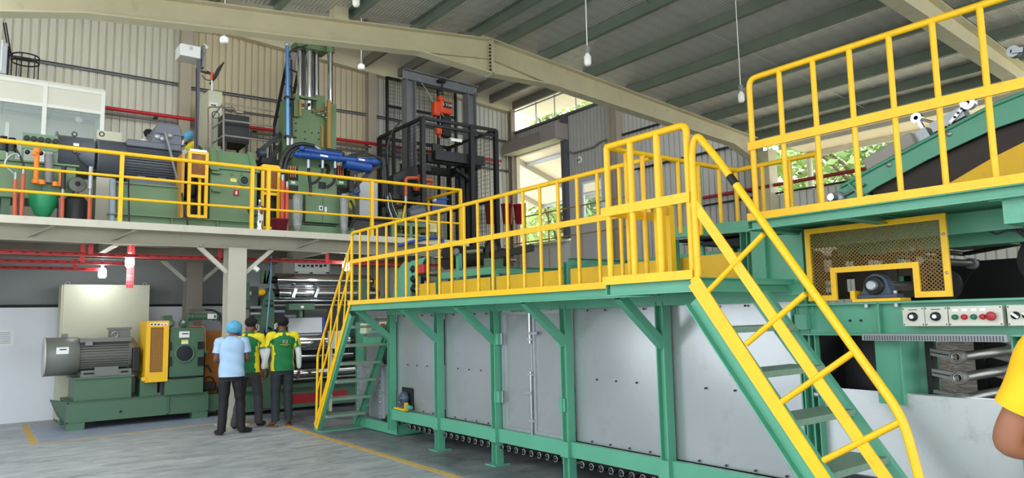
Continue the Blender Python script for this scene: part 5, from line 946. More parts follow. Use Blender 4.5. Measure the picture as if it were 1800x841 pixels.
MB().box((pb2-0.0, LBY+0.05, 0.42), (pb2+0.0001+0.05, LBY+0.12, 0.46)).build('rag', mat('grey_rag', (90, 96, 104), 0.8), label='crumpled grey rag on the green base', cat='rag')
# cream switch panel standing behind the motor
cpn = thing('switch_cabinet', 'big blank cream switch cabinet standing behind the lower motor', 'cabinet', (1.85, 13.9, 0)); a, b, c, d = ext(108, 501, 260, 700, 13.75)
MB().box((a, 13.75, 0.02), (b, 14.25, d)).build('body', mat('cabinet_cream', (204, 204, 180), 0.45, var=0.02), cpn); MB().box((a-0.03, 13.76, 0.05), (a, 14.2, d-0.01)).build('side_strip', CREAM, cpn); MB().box((a-0.02, 13.78, 0), (b, 14.2, 0.05)).build('plinth', GRND, cpn)
for x in (a+0.06, b-0.06): MB().torus((x, 13.85, d+0.02), (0, 1, 0), 0.03, 0.007, 12, 5).build('lifting_eye', ZINC, cpn)
pn = thing('wall_notice', 'white printed paper notice on the white wall', 'notice', q(12, 595, 14.27)); pb(-6, 580, 25, 609, 14.272, 0.004).build('sheet', LABEL, pn)
for k in range(6): pb(-2, 585+3.6*k, 18, 586.2+3.6*k, 14.270, 0.002).build('print_line', mat('pale_ink', (150, 165, 195), 0.6), pn)

# ---- roll mill (calender)
cl = thing('roll_mill', 'dark green roll mill with polished steel rollers behind the men', 'machine', (4.9, 12.4, 0)); RY_ = 12.35
def roll(px0, px1, py, rpx, name='roller', m=CHROME, Y=RY_):
    A, B = q(px0, py, Y), q(px1, py, Y); z = (A.z+B.z)/2; A.z = B.z = z; r = rpx/97.0
    o = MB().tube(A, B, r, 32).build(name, m, cl)
    for P, s in ((A, -1), (B, 1)): MB().tube(P, P+V((s*0.12, 0, 0)), r*0.5, 16).build('journal', BLACK, o)
    return o
roll(484, 650, 494, 11.5); roll(487, 655, 516, 12, Y=RY_+0.02); roll(480, 640, 529, 1.8, 'guide_rod', Y=RY_-0.25); roll(480, 640, 537, 2.2, 'guide_rod', STEEL, RY_-0.18)
roll(455, 610, 603, 15); roll(520, 620, 625, 2.4, 'guide_rod', Y=RY_-0.25); roll(455, 640, 655, 8.5, Y=RY_); roll(500, 640, 664, 1.8, 'guide_rod', STEEL, RY_-0.2); roll(455, 620, 632, 6, 'dark_roller', BLACK, RY_+0.05)
for px in (519, 558): MB().bar(q(px-4, 523, RY_-0.14), q(px+2, 506, RY_-0.14), 0.05, 0.02, (0, 1, 0)).build('scraper', CHROME, cl); MB().lathe(q(px+2, 506, RY_-0.14), (0.2, -0.4, 1), [(0.03, -0.01), (0.03, 0.01)], 14).build('scraper_knob', ZINC, cl)
oc_ = thing('coiled_hose', 'orange coiled air hose hanging between the two green shirts', 'hose', q(458, 700, 11.6)); MB().pipe([q(458+4*math.cos(k*0.9), 640+k*1.0, 11.6)+V((0, 0.035*math.sin(k*0.9), 0)) for k in range(96)], 0.008, 5).build('coil', RUST, oc_)
fx = q(466, 560, RY_-0.1).x
MB().prism([(fx-0.02, RY_-0.15, 0.1), (fx+0.14, RY_-0.15, 0.1), (fx+0.14, RY_-0.15, 2.0), (fx+0.08, RY_-0.15, 2.12), (fx-0.06, RY_-0.15, 1.9), (fx-0.12, RY_-0.15, 1.2)], (0, 0.35, 0)).build('side_frame', GRND, cl); MB().box((5.75, RY_-0.15, 0.1), (5.9, RY_+0.3, 2.3)).build('side_frame', GRND, cl)
for k in range(3): a_ = q(462+k*4, 487, RY_-0.05); MB().bar(a_+V((0, 0, -0.12)), a_+V((0.03*k, 0, 0.1)), 0.08, 0.06, (0, 1, 0)).build('hook_casting', GRND, cl)
MB().tube(q(470, 490, RY_), q(484, 493, RY_), 0.06, 12).build('bearing_neck', BLACK, cl); MB().tube(q(470, 513, RY_), q(488, 515, RY_), 0.06, 12).build('bearing_neck', BLACK, cl)
MB().sphere(q(460.5, 514, RY_-0.1), 0.062, 16, 10).build('yellow_dome', YEL, cl); MB().lathe(q(655, 496, RY_), (1, 0, 0), [(0.08, 0), (0.07, 0.04), (0, 0.05)], 14).build('yellow_dome', YEL, cl)
pb(433, 504, 455, 544, RY_-0.05, 0.3).build('gear_motor', mat('dark_grey_cast', (74, 80, 80), 0.5), cl, 0.02); pb(432, 497, 439, 528, RY_-0.12, 0.1).build('motor_bracket', GRND, cl); pb(438, 513, 442, 519, RY_-0.06, 0.01).build('plate', LABEL, cl)
tb2 = pb(508, 534, 553, 545, RY_-0.32, 0.16).build('traverse_box', GRND, cl); pb(529, 538, 534, 542, RY_-0.325, 0.004).build('plate', LABEL, tb2); pb(527, 545, 532, 558, RY_-0.28, 0.06).build('traverse_leg', GRND, cl)
wbp = pb(507, 559, 566, 586, RY_+0.02, 0.05).build('white_board', mat('white_board', (206, 208, 210), 0.4, var=0.02), cl); pb(566, 557, 571, 587, RY_+0.02, 0.05).build('blue_edge', mat('royal_blue', (40, 60, 150), 0.4), cl); pb(535, 543, 575, 558, RY_+0.05, 0.2).build('dark_cover', mat('dark_cover', (84, 84, 84), 0.6), cl)
for x0, x1, y in ((440, 468, 541), (440, 462, 552), (475, 500, 548), (500, 520, 556)): MB().tube(q(x0, y, RY_-0.1), q(x1, y, RY_-0.1), 0.028, 10).build('air_cylinder', ZINC, cl)
jp([(477, 450, RY_-0.3), (476, 490, RY_-0.3), (473, 530, RY_-0.3), (470, 565, RY_-0.3), (468, 585, RY_-0.3)], 0.012, 'blue_hose', mat('light_blue_hose', (110, 160, 200), 0.4), cl); jp([(478, 580, RY_-0.2), (470, 575, RY_-0.25), (466, 582, RY_-0.25), (468, 595, RY_-0.2)], 0.02, 'hose', RUBHOSE, cl); jp([(460, 600, RY_-0.2), (455, 620, RY_-0.25), (458, 650, RY_-0.2)], 0.024, 'hose', RUBHOSE, cl)
MB().box((fx-0.6, RY_-0.05, 0.10), (5.95, RY_+0.5, 0.42)).build('bed', GRND, cl); pb(516, 690, 610, 712, RY_-0.10, 0.05).build('red_panel', mat('mill_red', (158, 36, 42), 0.45), cl); MB().box((fx-0.6, RY_-0.12, 0.40), (5.95, RY_+0.5, 0.46)).build('bed_flange', GRND, cl); MB().box((fx-0.6, RY_-0.11, 0.06), (5.95, RY_+0.5, 0.12)).build('bed_flange', GRND, cl); MB().box((3.9, RY_+0.2, 0.46), (5.7, RY_+0.3, 1.9)).build('back_sheet', mat('mill_dark', (60, 62, 62), 0.6), cl)
jb = MB(); pb(581, 582, 604, 613, RY_-0.6, 0.12, jb); jb.box((5.0, RY_-0.58, 0), (5.05, RY_-0.53, 1.2)); jb.build('cream_box', CREAM, label='cream junction box behind the far stair handrail', cat='box')
# vent box hanging above the rolls
vb = thing('vent_box', 'grey ventilation box with a torn white grille above the rolls', 'vent', q(540, 475, 12.9)); a, b, c, d = ext(498, 458, 582, 484, 12.85); MB().box((a, 12.88, c), (b, 13.3, 2.70)).build('box', mat('vent_beige', (150, 148, 138), 0.6), vb); a, b, c, d = ext(518, 464, 578, 482, 12.85); MB().box((a, 12.85, c), (b, 12.88, d)).build('grille', mat('grille_white', (206, 208, 204), 0.5), vb)
for k in range(7): pb(524+7.5*k, 465.5, 529+7.5*k, 469+1.5*(k % 2), 12.845, 0.006).build('grille_hole', BLACK, vb)
for x, y in ((520, 479), (546, 480), (575, 480)): pb(x-2, y-1, x+4, y+1.5, 12.845, 0.006).build('grille_hole', BLACK, vb)
wl = thing('spot_lamp', 'small white spot lamp on the beige column', 'lamp', q(450, 472, 11.3)); MB().bar(q(444, 464, 11.3), q(447, 470, 11.3), 0.03, 0.03).build('arm', WHITE, wl); MB().bar(q(446, 470, 11.28), q(454, 476, 11.28), 0.07, 0.07).build('head', WHITE, wl, 0.01)

# ---- red perforated cable trays and lit lamps below the mezzanine
TRED = mat('tray_red', (206, 52, 56), 0.45, var=0.06)
def tray(x0, x1, y, z, label, h=0.05):
    t = thing('cable_tray', label, 'cable tray', ((x0+x1)/2, y, z)); MB().channel((x0, y, z), (x1, y, z), 0.09, h, 0.004, flip=1).build('channel', TRED, t); mb = MB(); x = x0+0.05
    while x < x1: mb.box((x, y-0.047, z-0.006), (x+0.045, y-0.0445, z+0.006)); x += 0.15
    mb.build('slots', mat('slot_black', (60, 18, 20), 0.6), t, kind='stuff')
    x = x0+0.6
    while x < x1: MB().box((x-0.03, y-0.05, z), (x+0.03, y-0.044, 2.76)).build('hanger', TRED, t); x += 1.75
    return t
zt1 = q(0, 443, 11.6).z; tray(-1.0, 7.3, 11.6, zt1, 'red perforated cable tray running the whole length below the mezzanine')
tray(-1.0, q(228, 464, 12.5).x, 12.5, q(100, 461, 12.5).z, 'red perforated cable tray ending at the first lit lamp'); tray(-1.0, q(185, 474, 13.4).x, 13.4, q(80, 472, 13.4).z, 'short red cable tray nearest the grey wall')
dt = thing('cable_tray', 'short vertical red perforated tray hanging below the first lit lamp', 'cable tray', q(229, 490, 11.9)); a, b, c, d = ext(222, 478, 235, 507, 11.9); MB().box((a, 11.9, c), (b, 11.904, 2.872)).build('plate', TRED, dt)
for i in range(3):
    for j in range(4): MB().box((a+0.012+0.03*i, 11.896, c+0.02+0.06*j), (a+0.024+0.03*i, 11.9, c+0.05+0.06*j)).build('slot', mat('slot_black', (60, 18, 20)), dt)
BULB = emis('lamp_glow', (240, 252, 255), 40.0)
def led(p, label, r=0.06, power=9):
    t = thing('led_lamp', label, 'lamp', p, 'lit lamps under the mezzanine'); MB().lathe(p, (0, 0, -1), [(0.03, -0.06), (r*0.8, -0.05), (r, 0.0), (r, 0.07), (r*0.7, 0.10), (0, 0.105)], 18).build('bulb', BULB, t); MB().tube(p+V((0, 0, 0.05)), p+V((0, 0, 0.12)), 0.025, 10).build('socket', WHITE, t); MB().tube(p+V((0, 0, 0.12)), V((p.x, p.y, 2.875)), 0.01, 6).build('stem', WHITE, t)
    l = bpy.data.lights.new('led_light', 'POINT'); l.energy = power; l.color = (0.93, 0.98, 1.0); l.shadow_soft_size = r; o = bpy.data.objects.new('led_light', l); COL.objects.link(o); o.location = p+V((0, 0, -0.22))
led(q(228, 458, 11.75), 'lit white lamp below the red trays at the centre left'); led(q(180, 478, 13.35), 'lit white lamp further back near the grey wall', 0.06); led(q(608, 466, 11.5), 'lit white lamp beside the far stair handrail')
CANP = mat('pendant_glass', (238, 234, 226), 0.35, var=0.02)
def pendant(px, py, Y, label, cord_top, r=0.055):
    p = q(px, py, Y)+V((0, 0, -0.04)); t = thing('pendant_lamp', label, 'lamp', p, 'unlit pendant bulbs'); MB().lathe(p+V((0, 0, 0.085)), (0, 0, -1), [(0.012, -0.02), (r*0.7, 0.0), (r, 0.015), (r, 0.07), (r*0.75, 0.09), (0, 0.093)], 16).build('bulb', CANP, t); MB().tube(p+V((0, 0, 0.10)), p+V((0, 0, 0.16)), 0.022, 10).build('socket', GREYST, t); MB().tube(p+V((0, 0, 0.15)), (p.x, p.y, cord_top), 0.005, 5).build('cord', WHITE, t)
def roofz(px, py, Y): x = q(px, py, Y).x; return rtop(x)+0.1
for px, py, Y, lab in ((1033, 106, 4.2, 'unlit pendant bulb hanging under the foil roof near the middle'), (1303, 172, 3.9, 'unlit pendant bulb hanging under the foil roof left of the upper railing'), (626, 2, 5.2, 'unlit pendant bulb cut by the top picture edge')):
    pendant(px, py, Y, lab, roofz(px, py, Y), 0.030)
for px, py, Y, lab in ((394, 71, 10.0, 'unlit bulb below the rafter in front of the tan wall'), (635, 118, 10.4, 'unlit pendant bulb right of the mixer columns')):
    pendant(px, py, Y, lab, 7.2, 0.058)
# ================================================================== long cooling machine with walkway
STN = mat('stainless_panel', (172, 175, 177), 0.27, metal=0.55, var=0.06, scale=1.3, bump=0.05, bscale=3, dirt=(140, 138, 130), dirt_amt=0.35)
PX = 4.52
POST_Y = [8.54, 7.35, 6.20, 5.07, 3.89, 2.64]
cm = thing('cooling_machine', 'long mint green cooling machine with stainless side panels and doors', 'machine', (4.6, 5.5, 0))
for i, y in enumerate(POST_Y):
    z0 = 0.10 if i == 0 else 0.0
    p = MB().ibeam((PX-0.03, y, z0), (PX-0.03, y, 1.62), 0.09, 0.085, 0.008, 0.010, up=(0, 1, 0)).build('post', GRN, cm)
    if i: MB().box((PX-0.13, y-0.09, 0.0), (PX+0.07, y+0.09, 0.012)).build('base_plate', GRN, p)
    if i: MB().box((PX-0.095, y-0.055, 0.235), (PX-0.04, y+0.055, 0.375)).build('rail_lug', GRN, p)
    if i < 5:
        MB().channel((4.00, y, 1.665), (PX-0.04, y, 1.27), 0.07, 0.07, 0.006, up=(0, 1, 0)).build('brace', GRN, cm)
for i in range(5):
    ya, yb = POST_Y[i+1], POST_Y[i]
    MB().channel((PX-0.03, ya, 0.305), (PX-0.03, yb, 0.305), 0.05, 0.135, 0.008, flip=1).build('lower_rail', GRN, cm)
MB().channel((PX-0.03, 2.6, 1.635), (PX-0.03, 8.6, 1.635), 0.07, 0.09, 0.008).build('upper_rail', GRN, cm)
def bolts(parent, x, y0, y1, z0, z1, n, m=None):
    mb = MB()
    for k in range(n):
        t = (k+0.5)/n
        mb.tube((x-0.008, y0+(y1-y0)*t, z0+(z1-z0)*t), (x+0.002, y0+(y1-y0)*t, z0+(z1-z0)*t), 0.009, 6)
    mb.build('bolt_row', m or INK, parent, kind='stuff')
XP = PX+0.035
for i in (0, 1, 3, 4):
    ya, yb = POST_Y[i+1]+0.03, POST_Y[i]-0.03; z0, z1 = (0.372, 1.60)
    # thin sheet, slightly dished
    mb = MB(); n, m = 10, 10; vs = []
    for a in range(n+1):
        for b in range(m+1):
            u, v = a/n, b/m; d = 0.012*math.sin(PI*u)*math.sin(PI*v)*(1 if i != 3 else 1.6)+0.006*math.sin(7*v+i)*math.sin(PI*u)
            vs.append((XP-d, ya+(yb-ya)*u, z0+(z1-z0)*v))
    mb.add(vs, [(a*(m+1)+b, a*(m+1)+b+1, (a+1)*(m+1)+b+1, (a+1)*(m+1)+b) for a in range(n) for b in range(m)], True)
    if i == 0: pass
    sp = mb.build('side_panel', STN, cm)
    bolts(sp, XP-0.004, ya+0.02, ya+0.02, z0+0.05, z1-0.05, 7); bolts(sp, XP-0.006, ya+0.1, yb-0.1, z0+0.02, z0+0.02, 4); bolts(sp, XP-0.012, ya+0.1, yb-0.1, z1-0.03, z1-0.03, 4); bolts(sp, XP-0.022, ya+0.2, yb-0.2, 0.95, 0.95, 3)
# pair of doors between the third and fourth post
dya, dyb = 5.07+0.06, 6.20-0.06; dm = (dya+dyb)/2-0.02
for k, (a, b) in enumerate(((dya, dm-0.004), (dm+0.004, dyb))):
    d = MB().box((XP-0.012, a+0.012, 0.385), (XP-0.004, b-0.012, 1.565)).build('door', STN, cm)
    f = MB(); x0, x1 = XP-0.034, XP-0.012
    f.box((x0, a, 0.372), (x1, a+0.028, 1.58)); f.box((x0, b-0.028, 0.372), (x1, b, 1.58)); f.box((x0, a+0.028, 0.372), (x1, b-0.028, 0.400)); f.box((x0, a+0.028, 1.552), (x1, b-0.028, 1.58)); f.build('door_frame', ZINC, d)
    for z in (0.70, 1.30):
        yy = a-0.012 if k == 0 else b+0.012
        MB().box((XP-0.10, yy-0.045, z-0.06), (XP-0.03, yy+0.045, z+0.06)).build('hinge_block', GRN, d); MB().tube((XP-0.06, yy+(0.05 if k == 0 else -0.05), z-0.06), (XP-0.06, yy+(0.05 if k == 0 else -0.05), z+0.06), 0.012, 8).build('hinge_pin', STEEL, d)
    if k == 0:
        for z0, z1 in ((0.36, 0.98), (1.26, 1.60)):
            MB().tube((XP-0.05, dm+0.02, z0), (XP-0.05, dm+0.02, z1), 0.012, 8).build('bolt_rod', CHROME, d)
        for z, s in ((0.77, 1), (1.36, -1)):
            MB().bar((XP-0.055, dm+0.02-0.01*s, z), (XP-0.055, dm+0.02+0.12*s, z), 0.012, 0.03).build('bolt_handle', ZINC, d)
        for z in (0.50, 0.95, 1.30): MB().box((XP-0.06, dm-0.02, z-0.012), (XP-0.01, dm+0.06, z+0.012)).build('bolt_guide', ZINC, d)
# dark bearing window with pillow block at the far end panel
bw = MB().box((XP-0.030, 8.05, 0.40), (XP-0.022, 8.33, 0.66)).build('bearing_window', BLACK, cm)
b = MB(); b.lathe((XP-0.05, 8.20, 0.53), (-1, 0, 0), [(0.085, 0), (0.085, 0.04), (0.06, 0.06), (0.03, 0.06), (0.03, 0.09), (0.0, 0.09)], 18); b.box((XP-0.09, 8.09, 0.41), (XP-0.04, 8.31, 0.46)); b.build('pillow_bearing', DBLUE, cm)
b = MB(); b.bar((XP-0.12, 8.34, 0.405), (XP-0.12, 8.04, 0.395), 0.05, 0.015); b.box((XP-0.145, 8.04, 0.39), (XP-0.10, 8.06, 0.49)); b.build('tension_bracket', YEL, cm)
MB().tube((XP-0.12, 8.06, 0.44), (XP-0.12, 7.93, 0.44), 0.024, 8).build('tension_screw', GRN, cm)
# roller ends under the rail
for k in range(40):
    y = 8.20-0.122*k
    if any(abs(y-q) < 0.06 for q in POST_Y): continue
    if k == 0: continue
    if k == 1:
        rl = MB().tube((PX-0.02, y, 0.185), (PX+0.55, y, 0.185), 0.030, 10).lathe((PX-0.025, y, 0.185), (-1, 0, 0), [(0.020, 0), (0.016, 0.02), (0.0, 0.02)], 10).build('roller', BLACK, cm)
        rg = MB().torus((PX-0.03, y, 0.185), (1, 0, 0), 0.027, 0.0035, 16, 5).build('roller_ring', ZINC, rl); r_y = y
    else: dup(rl, (0, y-r_y, 0), cm)
MB().box((PX+0.62, 2.7, 0.02), (PX+0.64, 8.5, 0.32)).build('rear_skirt', BLACK, cm)
# base frame and tank at the far end
bf = MB(); bf.channel((4.62, 8.60, 0.075), (4.62, 9.95, 0.075), 0.05, 0.13, 0.008); bf.channel((4.62, 8.60, 0.075), (5.55, 8.60, 0.075), 0.05, 0.13, 0.008); bf.box((4.60, 8.58, 0.008), (5.55, 9.95, 0.016)); bf.build('base_frame', GRN, cm)
tk = thing('water_tank', 'riveted grey galvanised tank behind the far stairs', 'tank', (5.1, 9.3, 0.15))
MB().box((4.72, 8.72, 0.15), (5.5, 10.05, 0.87)).build('tank_body', ZINC, tk)
for y in (8.78, 9.28, 9.66, 10.0): 
    s = MB().box((4.695, y-0.035, 0.15), (4.72, y+0.035, 0.87)).build('stiffener', ZINC, tk); mb = MB()
    for k in range(8): mb.sphere((4.692, y, 0.22+k*0.08), 0.008, 6, 4)
    mb.build('rivet_row', WHITE, s, kind='stuff')
MB().box((4.70, 8.72, 0.50), (4.72, 10.05, 0.52)).build('seam', ZINC, tk); MB().box((4.69, 8.70, 0.86), (5.5, 10.07, 0.885)).build('rim', ZINC, tk)
MB().prism([(4.66, 8.66, 0.14), (4.66, 9.10, 0.14), (4.66, 8.66, 0.66)], (0.02, 0, 0)).build('splash_guard', BLACK, tk)
# feed frame at the far end (behind the stairs)
ff = thing('roller_feeder', 'green feed frame with black ribbed roller and switch box behind the far stairs', 'machine', (5.0, 9.4, 0))
for y, x in ((10.12, 4.78), (9.62, 4.95), (8.72, 4.70)): MB().channel((x, y, 0.14 if y < 9.6 else 0), (x, y, 1.50), 0.10, 0.07, 0.008, up=(0, 1, 0)).build('upright', GRN, ff)
MB().channel((4.80, 8.65, 1.22), (4.80, 9.98, 1.22), 0.06, 0.13, 0.008).build('cross_rail', GRN, ff)
MB().bar((4.74, 8.65, 1.36), (4.74, 10.0, 1.36), 0.08, 0.03).build('cross_rail', GRN, ff)
mb = MB().tube((5.0, 8.70, 0.99), (5.0, 9.55, 0.99), 0.13, 18)
for k in range(12): mb.lathe((5.0, 8.72+k*0.07, 0.99), (0, 1, 0), [(0.13, 0), (0.155, 0.012), (0.155, 0.035), (0.13, 0.047)], 18)
mb.build('ribbed_roller', BLACKR, ff)
MB().tube((4.9, 8.70, 0.80), (4.9, 9.70, 0.80), 0.03, 10).build('guide_roller', CHROME, ff)
MB().tube((4.72, 8.85, 1.55), (4.72, 9.85, 1.55), 0.012, 8).build('tie_rod', STEEL, ff)
for y in (9.0, 9.5): MB().cbox((4.72, y, 1.55), (0.05, 0.05, 0.06)).build('rod_clamp', GREYST, ff)
sw = MB().box((4.62, 8.86, 1.38), (4.72, 9.16, 1.50)).build('switch_box', CREAM, ff, 0.008); MB().box((4.608, 8.99, 1.41), (4.62, 9.09, 1.48)).build('switch_plate', RED, sw)
MB().box((4.66, 9.66, 1.33), (4.76, 9.86, 1.48)).build('switch_box', CREAM, ff, 0.008)
MB().box((4.76, 9.2, 1.38), (4.86, 9.66, 1.56)).build('gear_box', GREYST, ff, 0.01)
MB().lathe((4.66, 8.78, 0.93), (-1, 0, 0), [(0.05, 0), (0.05, 0.03), (0.02, 0.05), (0, 0.05)], 14).build('hand_knob', mat('knob_red', (160, 70, 60), 0.4), ff)
MB().box((5.35, 8.62, 0.88), (5.45, 8.68, 1.52)).build('black_plate', BLACK, ff)
MB().bar((4.66, 8.70, 1.15), (4.66, 8.86, 0.98), 0.03, 0.02).build('link_arm', ZINC, ff)

# ---- walkway on the machine
ZD = 1.73; WX = 3.95
wk = thing('walkway', 'mint green steel walkway deck along the cooling machine', 'walkway', (4.2, 6, ZD))
MB().box((WX+0.03, 2.70, ZD-0.03), (4.60, 8.64, ZD)).build('deck_plate', GRN, wk)
MB().channel((WX, 3.45, ZD-0.035), (WX, 8.66, ZD-0.035), 0.05, 0.085, 0.008, flip=-1).build('edge_channel', GRN, wk)
MB().channel((WX, 8.66, ZD-0.035), (4.6, 8.66, ZD-0.035), 0.05, 0.085, 0.008).build('edge_channel', GRN, wk)
LX = 3.47
MB().box((LX+0.02, 2.74, ZD-0.03), (WX+0.03, 3.45, ZD)).build('landing_plate', GRN, wk)
MB().channel((LX, 2.74, ZD-0.035), (LX, 3.47, ZD-0.035), 0.05, 0.09, 0.008, flip=-1).build('edge_channel', GRN, wk)
MB().channel((LX, 3.47, ZD-0.035), (WX, 3.47, ZD-0.035), 0.05, 0.085, 0.008).build('edge_channel', GRN, wk)
MB().channel((LX, 2.72, ZD-0.035), (WX+0.6, 2.72, ZD-0.035), 0.05, 0.085, 0.008).build('edge_channel', GRN, wk)
wr_ = thing('walkway_railing', 'yellow walkway railing with upright bars above the stainless panels', 'railing', (WX, 6, ZD))
RZT, RZM = 2.665, 2.285
MB().pipe(fillet([(WX, 8.60, ZD+0.0), (WX, 8.60, RZT), (WX, 3.47, RZT)], 0.05), 0.02, 10).build('top_rail', YEL, wr_)
MB().bar((WX-0.018, 3.47, RZM), (WX-0.018, 8.62, RZM), 0.010, 0.050).build('mid_bar', YEL, wr_)
MB().bar((WX-0.028, 3.47, ZD+0.024), (WX-0.028, 8.66, ZD+0.024), 0.008, 0.052).build('toe_board', YEL, wr_)
y = 8.36; first = None
while y > 3.55:
    if first is None: first = MB().tube((WX, y, ZD), (WX, y, RZT), 0.0155, 8).build('baluster', YEL, wr_); fy = y
    else: dup(first, (0, y-fy, 0), wr_)
    y -= 0.2405
lr = thing('landing_railing', 'tall yellow box railing around the landing at the stair head', 'railing', (LX, 3.1, ZD))
MB().pipe(fillet([(LX, 2.75, ZD), (LX, 2.75, RZT+0.015), (LX, 3.44, RZT+0.015)], 0.05), 0.0225, 10).build('top_rail', YEL, lr)
MB().tube((LX, 3.44, RZT+0.012), (4.95, 3.44, RZT+0.012), 0.02, 10).build('cross_rail', YEL, lr)
MB().tube((4.95, 3.44, RZT+0.012), (4.95, 2.72, RZT+0.012), 0.02, 10).build('cross_rail', YEL, lr)
MB().bar((LX-0.022, 2.73, 2.225), (LX-0.022, 3.49, 2.225), 0.010, 0.062).build('mid_bar', YEL, lr)
MB().bar((LX, 3.45, 2.225), (WX+0.05, 3.45, 2.225), 0.010, 0.062).build('mid_bar', YEL, lr)
MB().bar((LX-0.03, 2.73, ZD+0.024), (LX-0.03, 3.49, ZD+0.024), 0.008, 0.056).build('toe_board', YEL, lr)
for yy, r in ((3.44, 0.0225), (3.22, 0.023), (2.99, 0.0235)): MB().tube((LX, yy, ZD), (LX, yy, RZT+0.01), r, 10).build('baluster', YEL, lr)
for xx in (3.66, 3.83, 4.02): MB().tube((xx, 3.44, ZD), (xx, 3.44, RZT+0.01), 0.018, 8).build('baluster', YEL, lr)
MB().bar((WX-0.02, 3.30, ZD), (WX-0.02, 3.30, 2.285), 0.05, 0.05, (0, 1, 0)).build('gate_post', YEL, lr)
MB().bar((3.62, 3.12, ZD), (3.62, 3.12, 2.225), 0.06, 0.05, (0, 1, 0)).build('gate_post', YEL, lr)
MB().bar((3.62, 3.12, 2.225), (WX-0.02, 3.30, 2.245), 0.010, 0.06).build('gate_bar', YEL, lr)
for xx in (4.22, 4.46, 4.72, 4.94): MB().tube((xx, 3.44, 2.12), (xx, 3.44, RZT+0.01), 0.0165, 8).build('baluster', YEL, lr)
for yy in (3.2, 2.96, 2.74): MB().tube((4.95, yy, 2.12), (4.95, yy, RZT+0.01), 0.0165, 8).build('baluster', YEL, lr)

# ---- near stairs, coming down towards the viewer
def stair(name, label, X0, X1, yt, zt, slope, n, dz, first_dz, w_str=0.15, sgn=-1, yel=True, z_bot=0.0):
    # descends from (yt, zt) in direction sgn*Y
    st = thing(name, label, 'stairs', ((X0+X1)/2, yt+sgn*(zt/slope), 0))
    yb = yt+sgn*((zt-z_bot)/slope); ang = math.atan(slope)
    d = V((0, yb-yt, z_bot-zt)).normalized()
    for x, fl in ((X0, 1), (X1, -1)):
        MB().channel((x, yt, zt-0.02)+V((0,0,0)) if False else V((x, yt, zt-0.08)), V((x, yb, z_bot-0.08+0.08)), 0.05, w_str*(1 if fl > 0 else 0.75), 0.008, up=(0, 0, 1), flip=fl).build('stringer', GRN, st)
    if yel: MB().bar((X0-0.03, yt, zt+0.00), (X0-0.03, yb, z_bot+0.08), 0.010, 0.055).build('nosing_bar', YEL, st)
    for k in range(n):
        z = zt-first_dz-dz*k; y = yt+sgn*((zt-z)/slope)-sgn*0.05
        mb = MB().box((X0+0.02, y-0.11, z-0.035), (X1-0.02, y+0.11, z)); t = mb.build('tread', mat('chequer_green', (124, 150, 130), 0.55, var=0.1, bump=0.6, bscale=60), st)
    return st, yb
s2, s2b = stair('stairs', 'near yellow and green steel stairs in front of the stainless panels', LX, 4.14, 2.74, 1.70, 1.42, 6, 0.245, 0.26, 0.16)
def lp(px, py, X): return at(px, py, X=X)
hr = thing('stair_handrail', 'yellow tube handrail with slanted struts on the near stairs', 'railing', (LX, 2.2, 0.5))
HX = LX-0.02
A0, A1 = V((HX, 2.71, 2.19)), V((HX, 1.28, 0.17))
MB().bar(A0, A1, 0.010, 0.06).build('mid_bar', YEL, hr)
MB().bar((HX-0.012, 2.72, 1.735), (HX-0.012, 1.50, 0.01), 0.010, 0.065).build('stringer_bar', YEL, hr)
MB().pipe(fillet([(HX, 2.70, 1.74), (HX, 2.70, 2.50), (HX, 2.66, 2.60), (HX, 2.52, 2.42), (HX, 1.585, 1.03), (HX, 1.52, 0.70), (HX, 1.50, 0.0)], 0.10, 6), 0.0215, 10).build('top_rail', YEL, hr)
for (xa, ya_, xb, yb_) in ((1245, 512, 1342, 412), (1312, 605, 1416, 517), (1373, 708, 1500, 620), (1448, 810, 1583, 742), (1530, 905, 1607, 850)):
    MB().tube(lp(xa, ya_, HX), lp(xb, yb_, HX), 0.0165, 8).build('strut', YEL, hr)
_ra, _rb = V((HX, 2.52, 2.42)), V((HX, 1.585, 1.03)); wp = MB().tube(_ra.lerp(_rb, 0.085), _ra.lerp(_rb, 0.125), 0.0228, 10).build('tape_wrap', BLACKR, hr)
# ---- far stairs at the end of the machine
s1, s1b = stair('stairs', 'far green stairs with yellow handrail at the end of the machine', 3.99, 4.60, 8.70, 1.70, 1.52, 6, 0.245, 0.24, 0.13, sgn=1)
MB().box((3.97, 9.60, 0.0), (4.64, 9.80, 0.018)).build('foot_plate', GRN, s1)
h1 = thing('stair_handrail', 'slender yellow handrail on the far stairs behind the men', 'railing', (3.96, 9.3, 0.1))
MB().pipe(fillet([(3.97, 8.66, 2.54), (3.97, 9.76, 1.06), (3.97, 9.79, 0.06)], 0.06), 0.018, 8).build('top_rail', YEL, h1)
MB().pipe([(3.97, 8.67, 2.22), (3.97, 9.77, 0.56)], 0.016, 8).build('mid_rail', YEL, h1)
MB().bar((3.955, 8.66, 1.76), (3.955, 9.74, 0.04), 0.010, 0.05).build('stringer_bar', YEL, h1)
for t in (0.16, 0.40, 0.64, 0.88):
    a = V((3.97, 8.66, 1.76)).lerp(V((3.97, 9.74, 0.04)), t+0.07); b2 = V((3.97, 8.66, 2.54)).lerp(V((3.97, 9.76, 1.06)), max(0, t-0.08)); MB().tube(a, b2, 0.013, 8).build('strut', YEL, h1)

